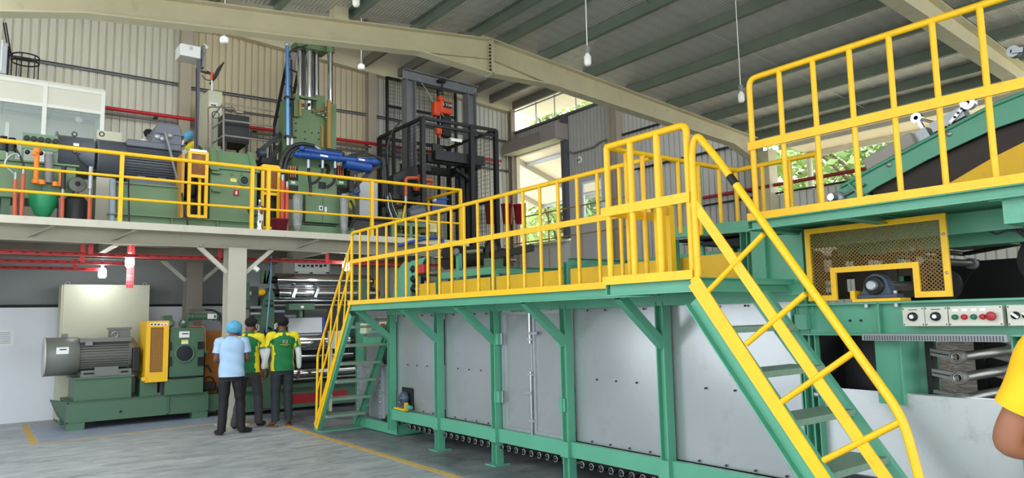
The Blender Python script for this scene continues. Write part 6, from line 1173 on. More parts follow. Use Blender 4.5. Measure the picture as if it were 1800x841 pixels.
# ---- yellow guards and green frame on top of the machine
tg = thing('top_guard', 'row of yellow sheet guards standing on the cooling machine', 'guard', (4.62, 5.5, ZD))
for ya, yb in ((7.62, 8.02), (6.45, 7.50), (5.24, 6.34), (3.98, 5.12), (3.00, 3.93)):
    MB().box((4.615, ya, ZD), (4.625, yb, 1.975)).build('guard_sheet', YELP, tg)
tf = thing('rail_rack', 'mint green rail frame on the far side of the machine top', 'frame', (5.4, 5.5, ZD))
for yy in (7.56, 6.39, 5.18, 3.955): MB().channel((4.64, yy, ZD), (4.64, yy, 2.05 if yy > 5 else 2.0), 0.08, 0.05, 0.006, up=(0, 1, 0)).build('upright', GRN, tf)
for yy in (7.56, 6.39, 5.18): MB().channel((4.66, yy, 2.05), (5.60, yy, 2.05), 0.05, 0.08, 0.006).build('cross_rail', GRN, tf)
MB().channel((5.60, 3.6, 2.06), (5.60, 8.2, 2.06), 0.05, 0.09, 0.006).build('long_rail', GRN, tf)
MB().channel((4.66, 6.39, 2.05), (4.66, 7.6, 2.05), 0.05, 0.08, 0.006).build('long_rail', GRN, tf)
for yy in (8.1, 4.3): MB().channel((5.60, yy, ZD), (5.60, yy, 2.05), 0.06, 0.05, 0.006, up=(0, 1, 0)).build('upright', GRN, tf)
MB().box((4.66, 3.0, ZD-0.02), (5.65, 8.5, ZD)).build('top_plate', GRN, tf)
MB().tube((4.70, 4.5, 2.0), (4.70, 4.5, 2.75), 0.02, 8).build('stake', GRN, tf); MB().tube((4.70, 3.62, 1.9), (4.70, 3.62, 2.75), 0.022, 8).build('stake', GRN, tf)
# feed head with drum
fh = thing('drum_feeder', 'green feed head with black drum and steel rollers on the machine', 'machine', (5.0, 7.8, ZD))
sp_ = [(8.95, 1.73), (8.45, 1.73), (8.42, 2.05), (8.42, 2.28), (8.60, 2.32), (8.78, 2.22), (8.90, 2.02)]
MB().prism([(4.72, a, b) for a, b in sp_], (0.015, 0, 0)).build('side_plate', GRN, fh); MB().prism([(5.62, a, b) for a, b in sp_], (0.015, 0, 0)).build('side_plate', GRN, fh)
MB().prism([(4.70, 8.40, 2.30), (4.70, 8.0, 2.33), (4.70, 8.40, 1.95)], (0.02, 0, 0)).build('gusset_plate', GRN, fh)
MB().tube((4.85, 7.72, 2.30), (5.75, 7.72, 2.30), 0.16, 20).build('drum', BLACKR, fh); MB().tube((4.65, 7.72, 2.30), (5.95, 7.72, 2.30), 0.025, 10).build('drum_shaft', CHROME, fh)
MB().box((4.68, 8.02, 2.12), (4.74, 8.18, 2.24)).build('end_stop', RED, fh, 0.01)
for y_, z_, r_ in ((7.55, 2.09, 0.035), (8.05, 1.99, 0.03), (8.25, 2.12, 0.028)): MB().tube((4.72, y_, z_), (5.7, y_, z_), r_, 12).build('guide_roller', STEEL, fh)
MB().tube((4.72, 7.95, 2.11), (4.72, 6.75, 2.10), 0.030, 10).build('guide_tube', STEEL, fh)
for y_, z_ in ((8.33, 2.06), (8.32, 1.93), (8.33, 2.19), (8.0, 2.07)): 
    b = MB().lathe((4.72, y_, z_), (-1, 0, 0), [(0.05, 0), (0.05, 0.03), (0.02, 0.04), (0.02, 0.06), (0, 0.06)], 14); b.build('bearing', BLACK, fh)
MB().tube((4.70, 7.98, 1.92), (4.70, 8.25, 1.92), 0.022, 8).build('clamp_screw', ZINC, fh); MB().tube((4.68, 8.05, 1.75), (4.68, 8.05, 1.97), 0.018, 8).build('pin', GRN, fh)
MB().bar((4.68, 7.18, 1.99), (4.68, 7.18, 2.30), 0.05, 0.06, (0, 1, 0)).build('bearing_post', GRN, fh); MB().lathe((4.66, 7.18, 2.32), (-1, 0, 0), [(0.045, 0), (0.045, 0.03), (0, 0.03)], 14).build('bearing', GREYST, fh)
MB().tube((4.66, 6.95, 2.30), (4.66, 6.62, 2.29), 0.026, 10).build('air_cylinder', CHROME, fh)
b = MB().tube((4.66, 6.5, 2.29), (4.74, 6.5, 2.29), 0.10, 16); b.build('hose_wheel', BLACK, fh); MB().torus((4.66, 6.5, 2.29), (1, 0, 0), 0.11, 0.02, 18, 6, -0.3, 2.6).build('hose', RUBHOSE, fh)
MB().box((4.68, 6.45, 2.04), (4.80, 6.66, 2.20)).build('air_block', GRND, fh); MB().box((4.66, 6.46, 2.19), (4.70, 6.52, 2.27)).build('air_gauge', BLACK, fh)
MB().bar((4.66, 6.45, 2.21), (4.66, 5.75, 2.24), 0.05, 0.07).build('black_arm', BLACK, fh)
# ================================================================== upper platform and delivery end
UZ = 2.10
up = thing('upper_platform', 'mint green raised platform at the near end of the machine', 'platform', (4.3, 1.2, UZ))
MB().box((WX+0.03, -0.9, UZ-0.012), (5.0, 2.66, UZ)).build('deck_plate', GRN, up)
MB().channel((WX, -0.9, UZ-0.03), (WX, 2.66, UZ-0.03), 0.05, 0.062, 0.008, flip=-1).build('edge_channel', GRN, up)
MB().channel((WX, 2.66, UZ-0.03), (4.9, 2.66, UZ-0.03), 0.05, 0.062, 0.008).build('edge_channel', GRN, up)
MB().channel((4.62, -0.9, UZ-0.09), (4.62, 2.62, UZ-0.09), 0.06, 0.12, 0.008).build('long_beam', GRN, up)
MB().channel((4.95, -0.9, UZ-0.12), (4.95, 2.62, UZ-0.12), 0.06, 0.16, 0.008).build('long_beam', GRN, up)
for y in (2.05, 1.30): MB().channel((WX+0.02, y, UZ-0.04), (4.95, y, UZ-0.04), 0.06, 0.05, 0.006).build('cross_beam', GRN, up)
MB().section([(-0.06,-0.09),(0.06,-0.09),(0.06,0.05),(-0.06,0.05)], (WX+0.04, 1.22, UZ-0.09), (4.9, 1.22, UZ-0.09)).build('cantilever', GRN, up)
ur = thing('upper_railing', 'yellow railing with upright bars on the raised platform', 'railing', (WX, 1.5, UZ))
UT, UM = 3.02, 2.575
MB().pipe(fillet([(WX, 2.61, UZ), (WX, 2.61, UT), (WX, -0.9, UT)], 0.06), 0.0185, 10).build('top_rail', YEL, ur)
MB().bar((WX-0.02, -0.9, UM), (WX-0.02, 2.63, UM), 0.010, 0.052).build('mid_bar', YEL, ur)
MB().bar((WX-0.028, -0.9, UZ+0.022), (WX-0.028, 2.66, UZ+0.022), 0.008, 0.046).build('toe_board', YEL, ur)
for k in range(15):
    y = 2.395-0.2225*k
    if k == 0: fb = MB().tube((WX, y, UZ), (WX, y, UT), 0.0165, 8).build('baluster', YEL, ur)
    else: dup(fb, (0, y-2.395, 0), ur)
# ---- delivery end of the machine
de = thing('delivery_machine', 'green delivery end of the machine with swing arms and control beam', 'machine', (4.6, 1.8, 0))
FX = 4.46
MB().box((FX+0.01, 2.60, 1.70), (FX+0.03, 2.90, 2.05)).build('side_plate', GRN, de)
MB().box((FX-0.03, 2.88, 1.62), (FX+0.06, 2.99, 2.12)).build('corner_post', GRN, de)
MB().channel((FX, 2.58, 1.5), (FX, 2.58, 2.05), 0.05, 0.05, 0.006, up=(0, 1, 0)).build('guard_post', GRN, de)
MB().channel((FX, 2.55, 1.665), (FX, 2.98, 1.665), 0.05, 0.07, 0.006).build('plate_rail', GRN, de)
bm = MB().ibeam((FX, -0.9, 1.465), (FX, 2.72, 1.465), 0.10, 0.205, 0.008, 0.012).build('control_beam', GRN, de)
for y in (2.12, 2.70): MB().box((FX-0.05, y-0.005, 1.37), (FX, y+0.005, 1.56)).build('stiffener', GRN, bm)
for y, z in ((2.32, 1.455), (2.25, 1.455)): MB().tube((FX-0.012, y, z), (FX-0.003, y, z), 0.008, 8).build('hole', BLACK, bm)
for y in (2.20, 2.02): MB().tube((FX-0.03, y, 1.535), (FX-0.03, y, 1.56), 0.016, 6).build('nut', ZINC, bm)
MB().channel((FX+0.02, 2.60, 0.0), (FX+0.02, 2.60, 1.37), 0.10, 0.10, 0.008, up=(0, 1, 0)).build('post', GRN, de)
MB().box((FX-0.06, 2.585, 1.40), (FX-0.01, 2.67, 1.50)).build('post_lug', GRN, de)
MB().box((FX+0.02, 2.03, 0.95), (FX+0.03, 2.19, 1.37)).build('side_plate', GRN, de)
MB().box((FX, 2.025, 0.95), (FX+0.5, 2.035, 1.37)).build('side_plate', GRN, de)
MB().box((FX+0.30, 2.04, 0.6), (FX+0.32, 2.60, 1.37)).build('void_shade', BLACK, de); MB().box((FX+0.02, 2.54, 0.98), (FX+0.32, 2.55, 1.37)).build('void_shade', BLACK, de)  # black sheets standing in for the shade in the open void
MB().channel((FX+0.02, 1.40, 0.0), (FX+0.02, 1.40, 1.37), 0.12, 0.08, 0.008, up=(0, 1, 0)).build('post', GRN, de)
MB().channel((5.60, 1.40, 0.0), (5.60, 1.40, 1.37), 0.12, 0.08, 0.008, up=(0, 1, 0)).build('post', GRN, de)
MB().channel((5.75, 2.62, 0.0), (5.75, 2.62, 2.0), 0.10, 0.10, 0.008, up=(0, 1, 0)).build('post', GRN, de)
MB().box((5.68, -0.5, 1.37), (5.78, 2.7, 1.55)).build('far_beam', GRN, de)
lp_ = MB().add([(FX+0.03, 2.56, 0.30), (FX+0.03, 0.2, 0.30), (FX+0.03, 0.2, 1.00), (FX+0.03, 2.56, 1.025), (FX+0.036, 2.56, 0.30), (FX+0.036, 0.2, 0.30), (FX+0.036, 0.2, 1.00), (FX+0.036, 2.56, 1.025)], [(0, 1, 2, 3), (7, 6, 5, 4), (3, 2, 6, 7), (0, 4, 5, 1), (0, 3, 7, 4), (1, 5, 6, 2)]).build('lower_panel', mat('stainless_dull', (196, 199, 200), 0.36, metal=0.45, var=0.07, scale=2.2, dirt=(150, 150, 146), dirt_amt=0.55), de)
MB().bar((FX+0.028, 1.0, 1.018), (FX+0.028, 2.0, 1.020), 0.008, 0.008).build('panel_edge', CHROME, lp_)
MB().box((FX-0.0, 2.20, 0.33), (FX+0.028, 2.52, 0.50)).build('bearing_window', BLACK, de)
MB().lathe((FX-0.005, 2.36, 0.42), (-1, 0, 0), [(0.06, 0), (0.06, 0.04), (0.025, 0.05), (0, 0.05)], 16).build('pillow_bearing', DBLUE, de)
MB().tube((FX-0.02, 2.55, 0.98), (FX-0.02, 2.58, 0.98), 0.02, 8).build('latch', ZINC, de)
MB().channel((PX-0.03, 0.2, 0.27), (PX-0.03, 2.6, 0.27), 0.05, 0.13, 0.008).build('lower_rail', GRN, de)
# yellow mesh guard
mg = thing('mesh_guard', 'yellow framed expanded-mesh guard with a notch for the bearing', 'guard', (4.44, 2.15, 1.57))
GX = 4.42; gy0, gy1, gz0, gz1 = 1.70, 2.565, 1.585, 2.06; ny0, ny1, nz = 1.90, 2.37, 1.76; fw = 0.034
outer = [(gy1, gz0), (ny1, gz0), (ny1, nz), (ny0, nz), (ny0, gz0), (gy0, gz0), (gy0, gz1), (gy1, gz1)]
def fbar(a0, b0, a1, b1): MB().box((GX-0.012, a0, b0), (GX+0.006, a1, b1)).build('frame_bar', YEL, mg)
fbar(gy0, gz1-fw, gy1, gz1); fbar(gy1-fw, gz0, gy1, gz1-fw); fbar(gy0, gz0, gy0+fw, gz1-fw)
fbar(ny1, gz0, gy1-fw, gz0+fw); fbar(gy0+fw, gz0, ny0, gz0+fw); fbar(ny1, gz0+fw, ny1+fw, nz+fw); fbar(ny0-fw, gz0+fw, ny0, nz+fw); fbar(ny0, nz, ny1, nz+fw)
def inside(y, z): return gy0+0.02 < y < gy1-0.02 and gz0+0.02 < z < gz1-0.02 and not (ny0-0.01 < y < ny1+0.01 and z < nz+0.01)
mm = MB(); cy, cz = 0.0245, 0.0225; ny_ = int((gy1-gy0)/cy)+1; nz_ = int((gz1-gz0)/cz)+1
for i in range(ny_):
    for j in range(nz_*2):
        y = gy0+i*cy+(cy/2 if j % 2 else 0); z = gz0+j*cz/2
        for dy in (cy/2, -cy/2):
            y2, z2 = y+dy, z+cz/2
            if inside((y+y2)/2, (z+z2)/2):
                w = 0.0024
                mm.add([(GX, y, z-w), (GX, y2, z2-w), (GX, y2, z2+w), (GX, y, z+w), (GX+0.004, y, z-w), (GX+0.004, y2, z2-w), (GX+0.004, y2, z2+w), (GX+0.004, y, z+w)], [(0, 1, 2, 3), (7, 6, 5, 4), (0, 4, 5, 1), (3, 2, 6, 7)])
mm.build('mesh', mat('mesh_bronze', (150, 112, 40), 0.5, var=0.1), mg, kind='stuff')
for z in (1.72, 1.94): MB().sphere((GX-0.014, gy0+0.016, z), 0.009, 8, 6).build('screw', ZINC, mg)
# big pillow block bearing on a yellow plate
pb = thing('pillow_block', 'dark blue pillow block bearing on a yellow plate inside the guard notch', 'bearing', (4.46, 2.13, 1.575))
MB().box((FX-0.06, 1.98, 1.570), (FX+0.08, 2.27, 1.588)).build('plate', YEL, pb); MB().box((FX-0.06, 2.25, 1.588), (FX+0.02, 2.28, 1.64)).build('plate_stop', YEL, pb)
b = MB(); b.box((FX-0.04, 2.01, 1.588), (FX+0.06, 2.25, 1.615)); b.prism([(FX-0.04, 2.22, 1.612)]+[(FX-0.04, 2.13+0.075*math.cos(t), 1.665+0.075*math.sin(t)) for t in [PI*k/12 for k in range(13)]][::1]+[(FX-0.04, 2.04, 1.612)], (0.08, 0, 0)); b.build('housing', DBLUE, pb, 0.006)
MB().lathe((FX-0.04, 2.13, 1.668), (-1, 0, 0), [(0.058, 0), (0.055, 0.025), (0.042, 0.028), (0.040, 0.022)], 20).build('seal_ring', BLACK, pb)
MB().lathe((FX-0.045, 2.13, 1.668), (-1, 0, 0), [(0.030, 0), (0.030, 0.05), (0.024, 0.056), (0.0, 0.056)], 20, smooth=False).build('shaft_end', ZINC, pb)
MB().tube((FX+0.04, 2.13, 1.668), (5.6, 2.13, 1.668), 0.03, 12).build('shaft', STEEL, pb)
for y in (2.035, 2.225): MB().tube((FX, y, 1.612), (FX, y, 1.632), 0.014, 6).build('bolt', ZINC, pb)
MB().lathe((5.0, 1.98, 1.67), (1, 0, 0), [(0.11, 0), (0.11, 0.03), (0.05, 0.04), (0.05, 0.1)], 24).build('chain_wheel', BLACK, de)
# arms and rods behind the guard
ARM = mat('brown_black_arm', (74, 62, 52), 0.5, var=0.1)
for k, y in enumerate((2.80, 2.64, 2.48, 2.28, 2.10)):
    z1 = 1.965-0.002*k; x = 4.95
    pr = [(x, y+0.045, 1.62), (x, y+0.045, z1-0.05)]+[(x, y+0.045*math.cos(t), z1-0.05+0.045*math.sin(t)) for t in [PI*j/8 for j in range(1, 8)]]+[(x, y-0.045, z1-0.05), (x, y-0.045, 1.62)]
    a = MB().prism(pr, (0.03, 0, 0)).build('rod_bracket', ARM, de)
    MB().tube((x-0.05, y, z1-0.05), (5.7, y, z1-0.05), 0.018, 10).build('rod', ARM if k < 3 else STEEL, a)
MB().box((4.97, 2.0, 1.74), (5.0, 2.85, 1.80)).build('bracket_bar', ARM, de); MB().box((4.97, 2.0, 1.60), (5.0, 2.85, 1.65)).build('bracket_bar', ARM, de)
MB().box((5.3, 1.7, 1.93), (5.7, 2.1, 2.02)).build('upper_plate', GRNM, de)
# steel swing rods right of the guard
UR = thing('swing_rods', 'steel rods on black swing arms beside the mesh guard', 'machine', (5.3, 1.7, 1.5))
for (y, z, x0, x1) in ((2.0, 1.825, 4.75, 5.55), (2.08, 1.955, 4.9, 5.35)):
    MB().tube((x0, y, z), (x1, y, z), 0.024, 12).build('rod', STEEL, UR); MB().lathe((x1, y, z), (1, 0, 0), [(0.038, -0.03), (0.038, 0.03)], 16).build('rod_boss', GREYST, UR)
MB().prism([(5.56, 2.02, 1.83), (5.56, 1.96, 1.85), (5.56, 2.08, 1.66), (5.56, 2.15, 1.70)], (0.03, 0, 0)).build('arm', BLACK, UR); MB().box((5.30, 2.05, 1.68), (5.34, 2.12, 1.95)).build('arm', BLACK, UR)
MB().box((5.85, 0.8, 1.56), (5.88, 2.6, 1.86)).build('back_plate', BLACK, UR)
MB().bar((5.6, 2.05, 1.90), (5.6, 1.40, 1.98), 0.10, 0.02).build('belt', BLACKR, UR)
MB().lathe((5.2, 1.45, 1.80), (1, 0, 0), [(0.17, 0), (0.17, 0.06), (0.14, 0.06), (0.14, 0.02), (0.04, 0.02), (0.04, 0.07), (0, 0.07)], 28).build('belt_wheel', BLACK, UR)
MB().box((5.0, 1.30, 1.60), (5.15, 1.475, 1.80)).build('control_box', CREAM, UR, 0.006)
MB().pipe(fillet([(5.0, 1.52, 1.575), (5.0, 1.47, 1.60), (5.0, 1.40, 1.60)], 0.02), 0.01, 6).build('cable', RUBHOSE, UR)
hc = thing('hanging_cables', 'black cables looping under the raised platform', 'cable', (4.6, 1.4, 1.9))
MB().pipe(fillet([at(1722, 375, X=4.6), at(1735, 402, X=4.6), at(1750, 414, X=4.6), at(1770, 404, X=4.6), at(1800, 408, X=4.6), at(1830, 420, X=4.6)], 0.1), 0.006, 6).build('cable', RUBHOSE, hc)
for k in range(3): MB().pipe([at(1755+k*12, 378, X=4.6), at(1775+k*10, 396, X=4.6), at(1800+k*6, 416+k*3, X=4.6), at(1840, 440, X=4.6)], 0.007, 6).build('cable', RUBHOSE, hc)
# swing arms below the beam
sa = thing('reel_arms', 'grey cast reel arms with open steel tubes below the control beam', 'machine', (4.9, 1.9, 1.0))
for x in (4.68, 5.42):
    MB().box((x, 1.93, 0.70), (x+0.03, 1.985, 1.37)).build('arm_post', BLACK, sa)
    for z in (0.98, 1.10, 1.22, 1.32): MB().tube((x-0.012, 1.957, z), (x, 1.957, z), 0.012, 6).build('bolt', BLACK, sa)
CAST = mat('cast_grey', (128, 126, 122), 0.5, metal=0.3, var=0.12, scale=6)
for z in (1.235, 1.115, 0.99):
    MB().prism([(4.63, 1.935, z+0.045), (4.63, 1.79, z+0.025), (4.63, 1.79, z-0.025), (4.63, 1.935, z+0.005)], (0.04, 0, 0)).build('arm', CAST, sa); MB().bar((4.625, 1.93, z+0.024), (4.625, 1.82, z+0.006), 0.008, 0.006).build('arm_rib', BLACK, sa)
    MB().lathe((4.595, 1.785, z), (1, 0, 0), [(0.03, 0.06), (0.03, 0), (0.036, 0), (0.042, 0.02), (0.042, 0.06), (0.03, 0.06)], 20, caps=False).build('tube_collar', CAST, sa)
    MB().lathe((4.60, 1.785, z), (1, 0, 0), [(0.020, 0.3), (0.020, 0), (0.029, 0), (0.029, 0.88)], 16, caps=False).build('tube', STEEL, sa); MB().lathe((5.46, 1.785, z), (1, 0, 0), [(0.04, 0), (0.04, 0.04), (0, 0.04)], 16).build('end_boss', GREYST, sa)
    MB().prism([(5.47, 1.94, z+0.08), (5.47, 1.77, z+0.03), (5.47, 1.77, z-0.03), (5.47, 1.94, z-0.02)], (0.03, 0, 0)).build('arm', BLACK, sa)
MB().box((4.9, 1.50, 0.92), (5.6, 2.0, 0.94)).build('tray', mat('dark_tray', (70, 74, 74), 0.5), sa)
# wrapped film bale behind
def bale():
    m = bpy.data.materials.new('crumpled_film'); m.use_nodes = True; nt = m.node_tree; N = nt.nodes; L = nt.links; b = N['Principled BSDF']
    b.inputs['Base Color'].default_value = (0.80, 0.79, 0.80, 1); b.inputs['Metallic'].default_value = 0.45; b.inputs['Roughness'].default_value = 0.18
    tc = N.new('ShaderNodeTexCoord'); mp = N.new('ShaderNodeMapping'); mp.inputs['Scale'].default_value = (3, 1.2, 9); L.new(tc.outputs['Object'], mp.inputs[0])
    nz = N.new('ShaderNodeTexNoise'); nz.inputs['Scale'].default_value = 5; nz.inputs['Detail'].default_value = 6; nz.inputs['Distortion'].default_value = 1.2; L.new(mp.outputs[0], nz.inputs['Vector'])
    bp = N.new('ShaderNodeBump'); bp.inputs['Strength'].default_value = 1.0; bp.inputs['Distance'].default_value = 0.08; L.new(nz.outputs[0], bp.inputs['Height']); L.new(bp.outputs[0], b.inputs['Normal']); return m
fb_ = thing('film_bale', 'bale wrapped in crumpled silver-black film behind the reel arms', 'bale', (7.5, 3.0, 0))
MB().box((6.9, 2.0, 0.10), (8.0, 3.3, 1.38)).build('wrapped_load', bale(), fb_, 0.05); MB().box((6.85, 1.95, 0), (8.05, 3.35, 0.10)).build('pallet', mat('pallet_wood', (196, 160, 110), 0.7, var=0.15), fb_)
cb_ = MB().box((6.6, 2.85, 0.0), (6.85, 3.3, 1.42)).build('cardboard_sheet', mat('cardboard', (206, 172, 128), 0.8, var=0.06), label='tan cardboard sheet beside the film bale', cat='cardboard')
# slotted cable duct and control stations on the beam
cd = thing('cable_duct', 'grey slotted cable duct under the control beam', 'duct', (4.42, 1.8, 1.33))
MB().box((FX-0.09, 1.44, 1.335), (FX-0.04, 2.21, 1.375)).build('duct_body', mat('duct_grey', (150, 152, 156), 0.5, var=0.03), cd); mb = MB()
for k in range(50): mb.box((FX-0.092, 1.455+k*0.015, 1.338), (FX-0.089, 1.461+k*0.015, 1.366))
mb.build('slots', mat('slot_dark', (70, 72, 76), 0.6), cd, kind='stuff')
BXM = mat('station_grey', (206, 204, 190), 0.5, var=0.02)
def station(y0, y1, label, items, zc=1.475):
    t = thing('control_station', label, 'control panel', (FX-0.06, (y0+y1)/2, zc-0.05))
    MB().box((FX-0.105, y0, zc-0.055), (FX-0.05, y1, zc+0.055)).build('station_box', BXM, t, 0.004)
    for (y, kind, r, m) in items:
        x = FX-0.105
        if kind == 'dial':
            d = MB().lathe((x, y, zc), (-1, 0, 0), [(0.026, 0), (0.024, 0.02), (0.016, 0.022), (0, 0.022)], 16).build('dial', BLACK, t); MB().tube((x-0.022, y, zc), (x-0.026, y, zc), 0.012, 10).build('dial_cap', WHITE, d); MB().box((x-0.001, y-0.025, zc+0.038), (x, y+0.025, zc+0.042)).build('print', INK, t)
        elif kind == 'btn':
            MB().lathe((x, y, zc-0.005), (-1, 0, 0), [(r, 0), (r, 0.012), (r*0.8, 0.014), (r*0.8, 0.024), (0, 0.024)], 14).build('button', m, t); MB().box((x-0.001, y-0.014, zc+0.026), (x, y+0.014, zc+0.04)).build('label_plate', LABEL, t)
        elif kind == 'estop':
            MB().lathe((x, y, zc-0.002), (-1, 0, 0), [(0.014, 0), (0.014, 0.015), (0.024, 0.018), (0.024, 0.027), (0.019, 0.030), (0, 0.031)], 20).build('stop_button', REDB, t)
        elif kind == 'turn':
            d = MB().lathe((x, y, zc), (-1, 0, 0), [(0.02, 0), (0.02, 0.012), (0, 0.012)], 14).build('switch', BLACK, t); MB().bar((x-0.016, y+0.014, zc+0.012), (x-0.016, y-0.014, zc-0.012), 0.01, 0.012).build('switch_bar', LABEL, d)
    for yy in (y0+0.008, y1-0.008):
        for zz in (zc-0.045, zc+0.045): MB().tube((FX-0.107, yy, zz), (FX-0.105, yy, zz), 0.004, 6).build('screw', INK, t)
GBT, RBT = mat('button_green', (40, 110, 80), 0.4), mat('button_red', (190, 40, 45), 0.4)
station(1.835, 1.955, 'grey single-dial control station nearest the stairs', [(1.895, 'dial', 0, None)])
station(1.712, 1.832, 'grey single-dial control station beside the button panel', [(1.772, 'dial', 0, None)])
station(1.445, 1.708, 'grey control panel with green and red buttons and emergency stop', [(1.672, 'btn', 0.015, GBT), (1.626, 'btn', 0.015, RBT), (1.580, 'btn', 0.015, GBT), (1.536, 'btn', 0.015, RBT), (1.492, 'estop', 0, None)])
station(1.20, 1.425, 'grey control panel with rotary switches at the right picture edge', [(1.385, 'turn', 0, None), (1.335, 'turn', 0, None), (1.28, 'turn', 0, None)])
# roller table between walkway and platform
rt_ = thing('roller_table', 'mint green roller table with black end plate beside the stair head', 'roller table', (4.7, 3.4, ZD))
MB().channel((4.52, 2.99, 2.145), (4.52, 3.80, 2.175), 0.05, 0.085, 0.006).build('side_rail', GRN, rt_); MB().channel((5.4, 2.99, 2.145), (5.4, 3.80, 2.175), 0.05, 0.085, 0.006).build('side_rail', GRN, rt_)
MB().channel((4.52, 3.00, 2.13), (5.4, 3.00, 2.13), 0.05, 0.10, 0.006).build('end_rail', GRN, rt_)
for x, y in ((4.54, 3.10), (4.54, 3.78), (5.4, 3.10), (5.4, 3.78)): MB().channel((x, y, ZD), (x, y, 2.12), 0.07, 0.06, 0.006, up=(0, 1, 0)).build('leg', GRN, rt_)
MB().box((4.58, 3.0, 2.10), (5.36, 3.78, 2.12)).build('belt', BLACKR, rt_)
mb = MB().prism([(4.60, 3.76, 2.08), (4.60, 3.2, 2.02), (4.60, 3.0, 2.08)], (0.78, 0, 0)); mb.build('belt_sag', BLACKR, rt_)
ep = MB().box((4.57, 2.985, 1.95), (4.98, 2.995, 2.09)).build('end_plate', BLACK, rt_)
for x, z, r in ((4.63, 2.07, 0.02), (4.66, 2.02, 0.024), (4.63, 1.965, 0.02), (4.74, 2.055, 0.014)): MB().torus((x, 2.98, z), (0, 1, 0), r, 0.005, 14, 5, 0, 2*PI).build('roller_end', ZINC, ep)
MB().tube((4.72, 2.97, 2.02), (4.84, 2.97, 2.02), 0.012, 8).build('stub_shaft', STEEL, ep)
# inclined conveyor
CX0, CX1 = 5.0, 5.7
cv = thing('inclined_conveyor', 'mint green inclined belt conveyor rising behind the upper railing', 'conveyor', (5.3, 1.8, UZ))
p0, p1 = V((0, 2.62, 2.30)), V((0, 0.6, 3.04))
# curved upward run
side_t = [(2.68, 2.34), (2.60, 2.42), (2.40, 2.50), (2.0, 2.64), (1.6, 2.775), (1.2, 2.86), (0.4, 2.97)]
side_b = [(0.4, 2.80), (1.2, 2.69), (1.6, 2.62), (2.0, 2.50), (2.35, 2.37), (2.55, 2.27), (2.66, 2.26)]
for x in (CX0, CX1): MB().prism([(x, a, b) for a, b in side_t+side_b], (0.02, 0, 0)).build('side_plate', GRN, cv)
MB().pipe([(CX0-0.01, a, b-0.012) for a, b in side_t[1:]], 0.012, 6).build('edge_rib', GRN, cv)
mb = MB()
for (a, b), (c, d) in zip(side_t[1:-1], side_t[2:]): mb.add([(CX0+0.02, a, b-0.03), (CX1, a, b-0.03), (CX1, c, d-0.03), (CX0+0.02, c, d-0.03)], [(0, 1, 2, 3)])
mb.build('belt', BLACKR, cv)
MB().prism([(CX0+0.06, a, b) for a, b in ((2.40, 2.12), (2.40, 2.38), (2.0, 2.50), (1.6, 2.62), (0.4, 2.80), (0.4, 2.12))], (0.5, 0, 0)).build('under_shadow', DARKIN, cv)  # dark block standing in for the shadowed interior below the belt
mb = MB(); ys = [(1.90, 2.26), (1.86, 2.30), (1.6, 2.42), (1.3, 2.53), (0.6, 2.72), (0.4, 2.75)]
mb.prism([(CX0-0.10, a, b) for a, b in [(1.93, 2.12)]+ys+[(0.4, 2.12)]], (0.012, 0, 0)); mb.build('yellow_cover', YELP, cv)
MB().tube((CX0-0.12, 2.62, 2.33), (CX1+0.05, 2.62, 2.33), 0.025, 12).build('tail_shaft', CHROME, cv)
b = MB().lathe((CX0-0.01, 2.62, 2.33), (-1, 0, 0), [(0.05, 0), (0.045, 0.03), (0.02, 0.04), (0, 0.04)], 16); b.build('shaft_bearing', ZINC, cv)
for y, z in ((2.25, 2.51), (1.86, 2.64), (1.62, 2.70), (1.30, 2.81)):
    MB().lathe((CX0, y, z), (-1, 0, 0), [(0.018, 0), (0.018, 0.012), (0, 0.014)], 10).build('bolt', ZINC, cv)
MB().bar((CX0-0.03, 2.45, 2.33), (CX0-0.03, 2.52, 2.42), 0.05, 0.012).build('tension_lug', GRN, cv)
MB().tube((CX0-0.015, 2.58, 2.34), (CX0-0.015, 2.42, 2.40), 0.010, 8).build('tension_rod', STEEL, cv)
gm = thing('conveyor_motor', 'grey box drive lying on the inclined conveyor', 'motor', (5.2, 2.3, 2.5))
q0, q1 = V((CX0+0.2, 2.46, 2.55)), V((CX0+0.2, 2.12, 2.685))
MB().bar(q0, q1, 0.24, 0.10).build('housing', mat('drive_grey', (160, 154, 146), 0.5), gm, 0.012); MB().bar(q1, q1+V((0, -0.08, 0.03)), 0.14, 0.08).build('adapter', ZINC, gm); MB().tube(q0+V((0, 0.0, 0.06)), q0+V((0, -0.16, 0.125)), 0.03, 10).build('gland', REDB, gm)
MB().bar(q1+V((0, -0.10, 0.05)), q1+V((0, -0.30, 0.12)), 0.12, 0.07).build('coupling', ZINC, gm)
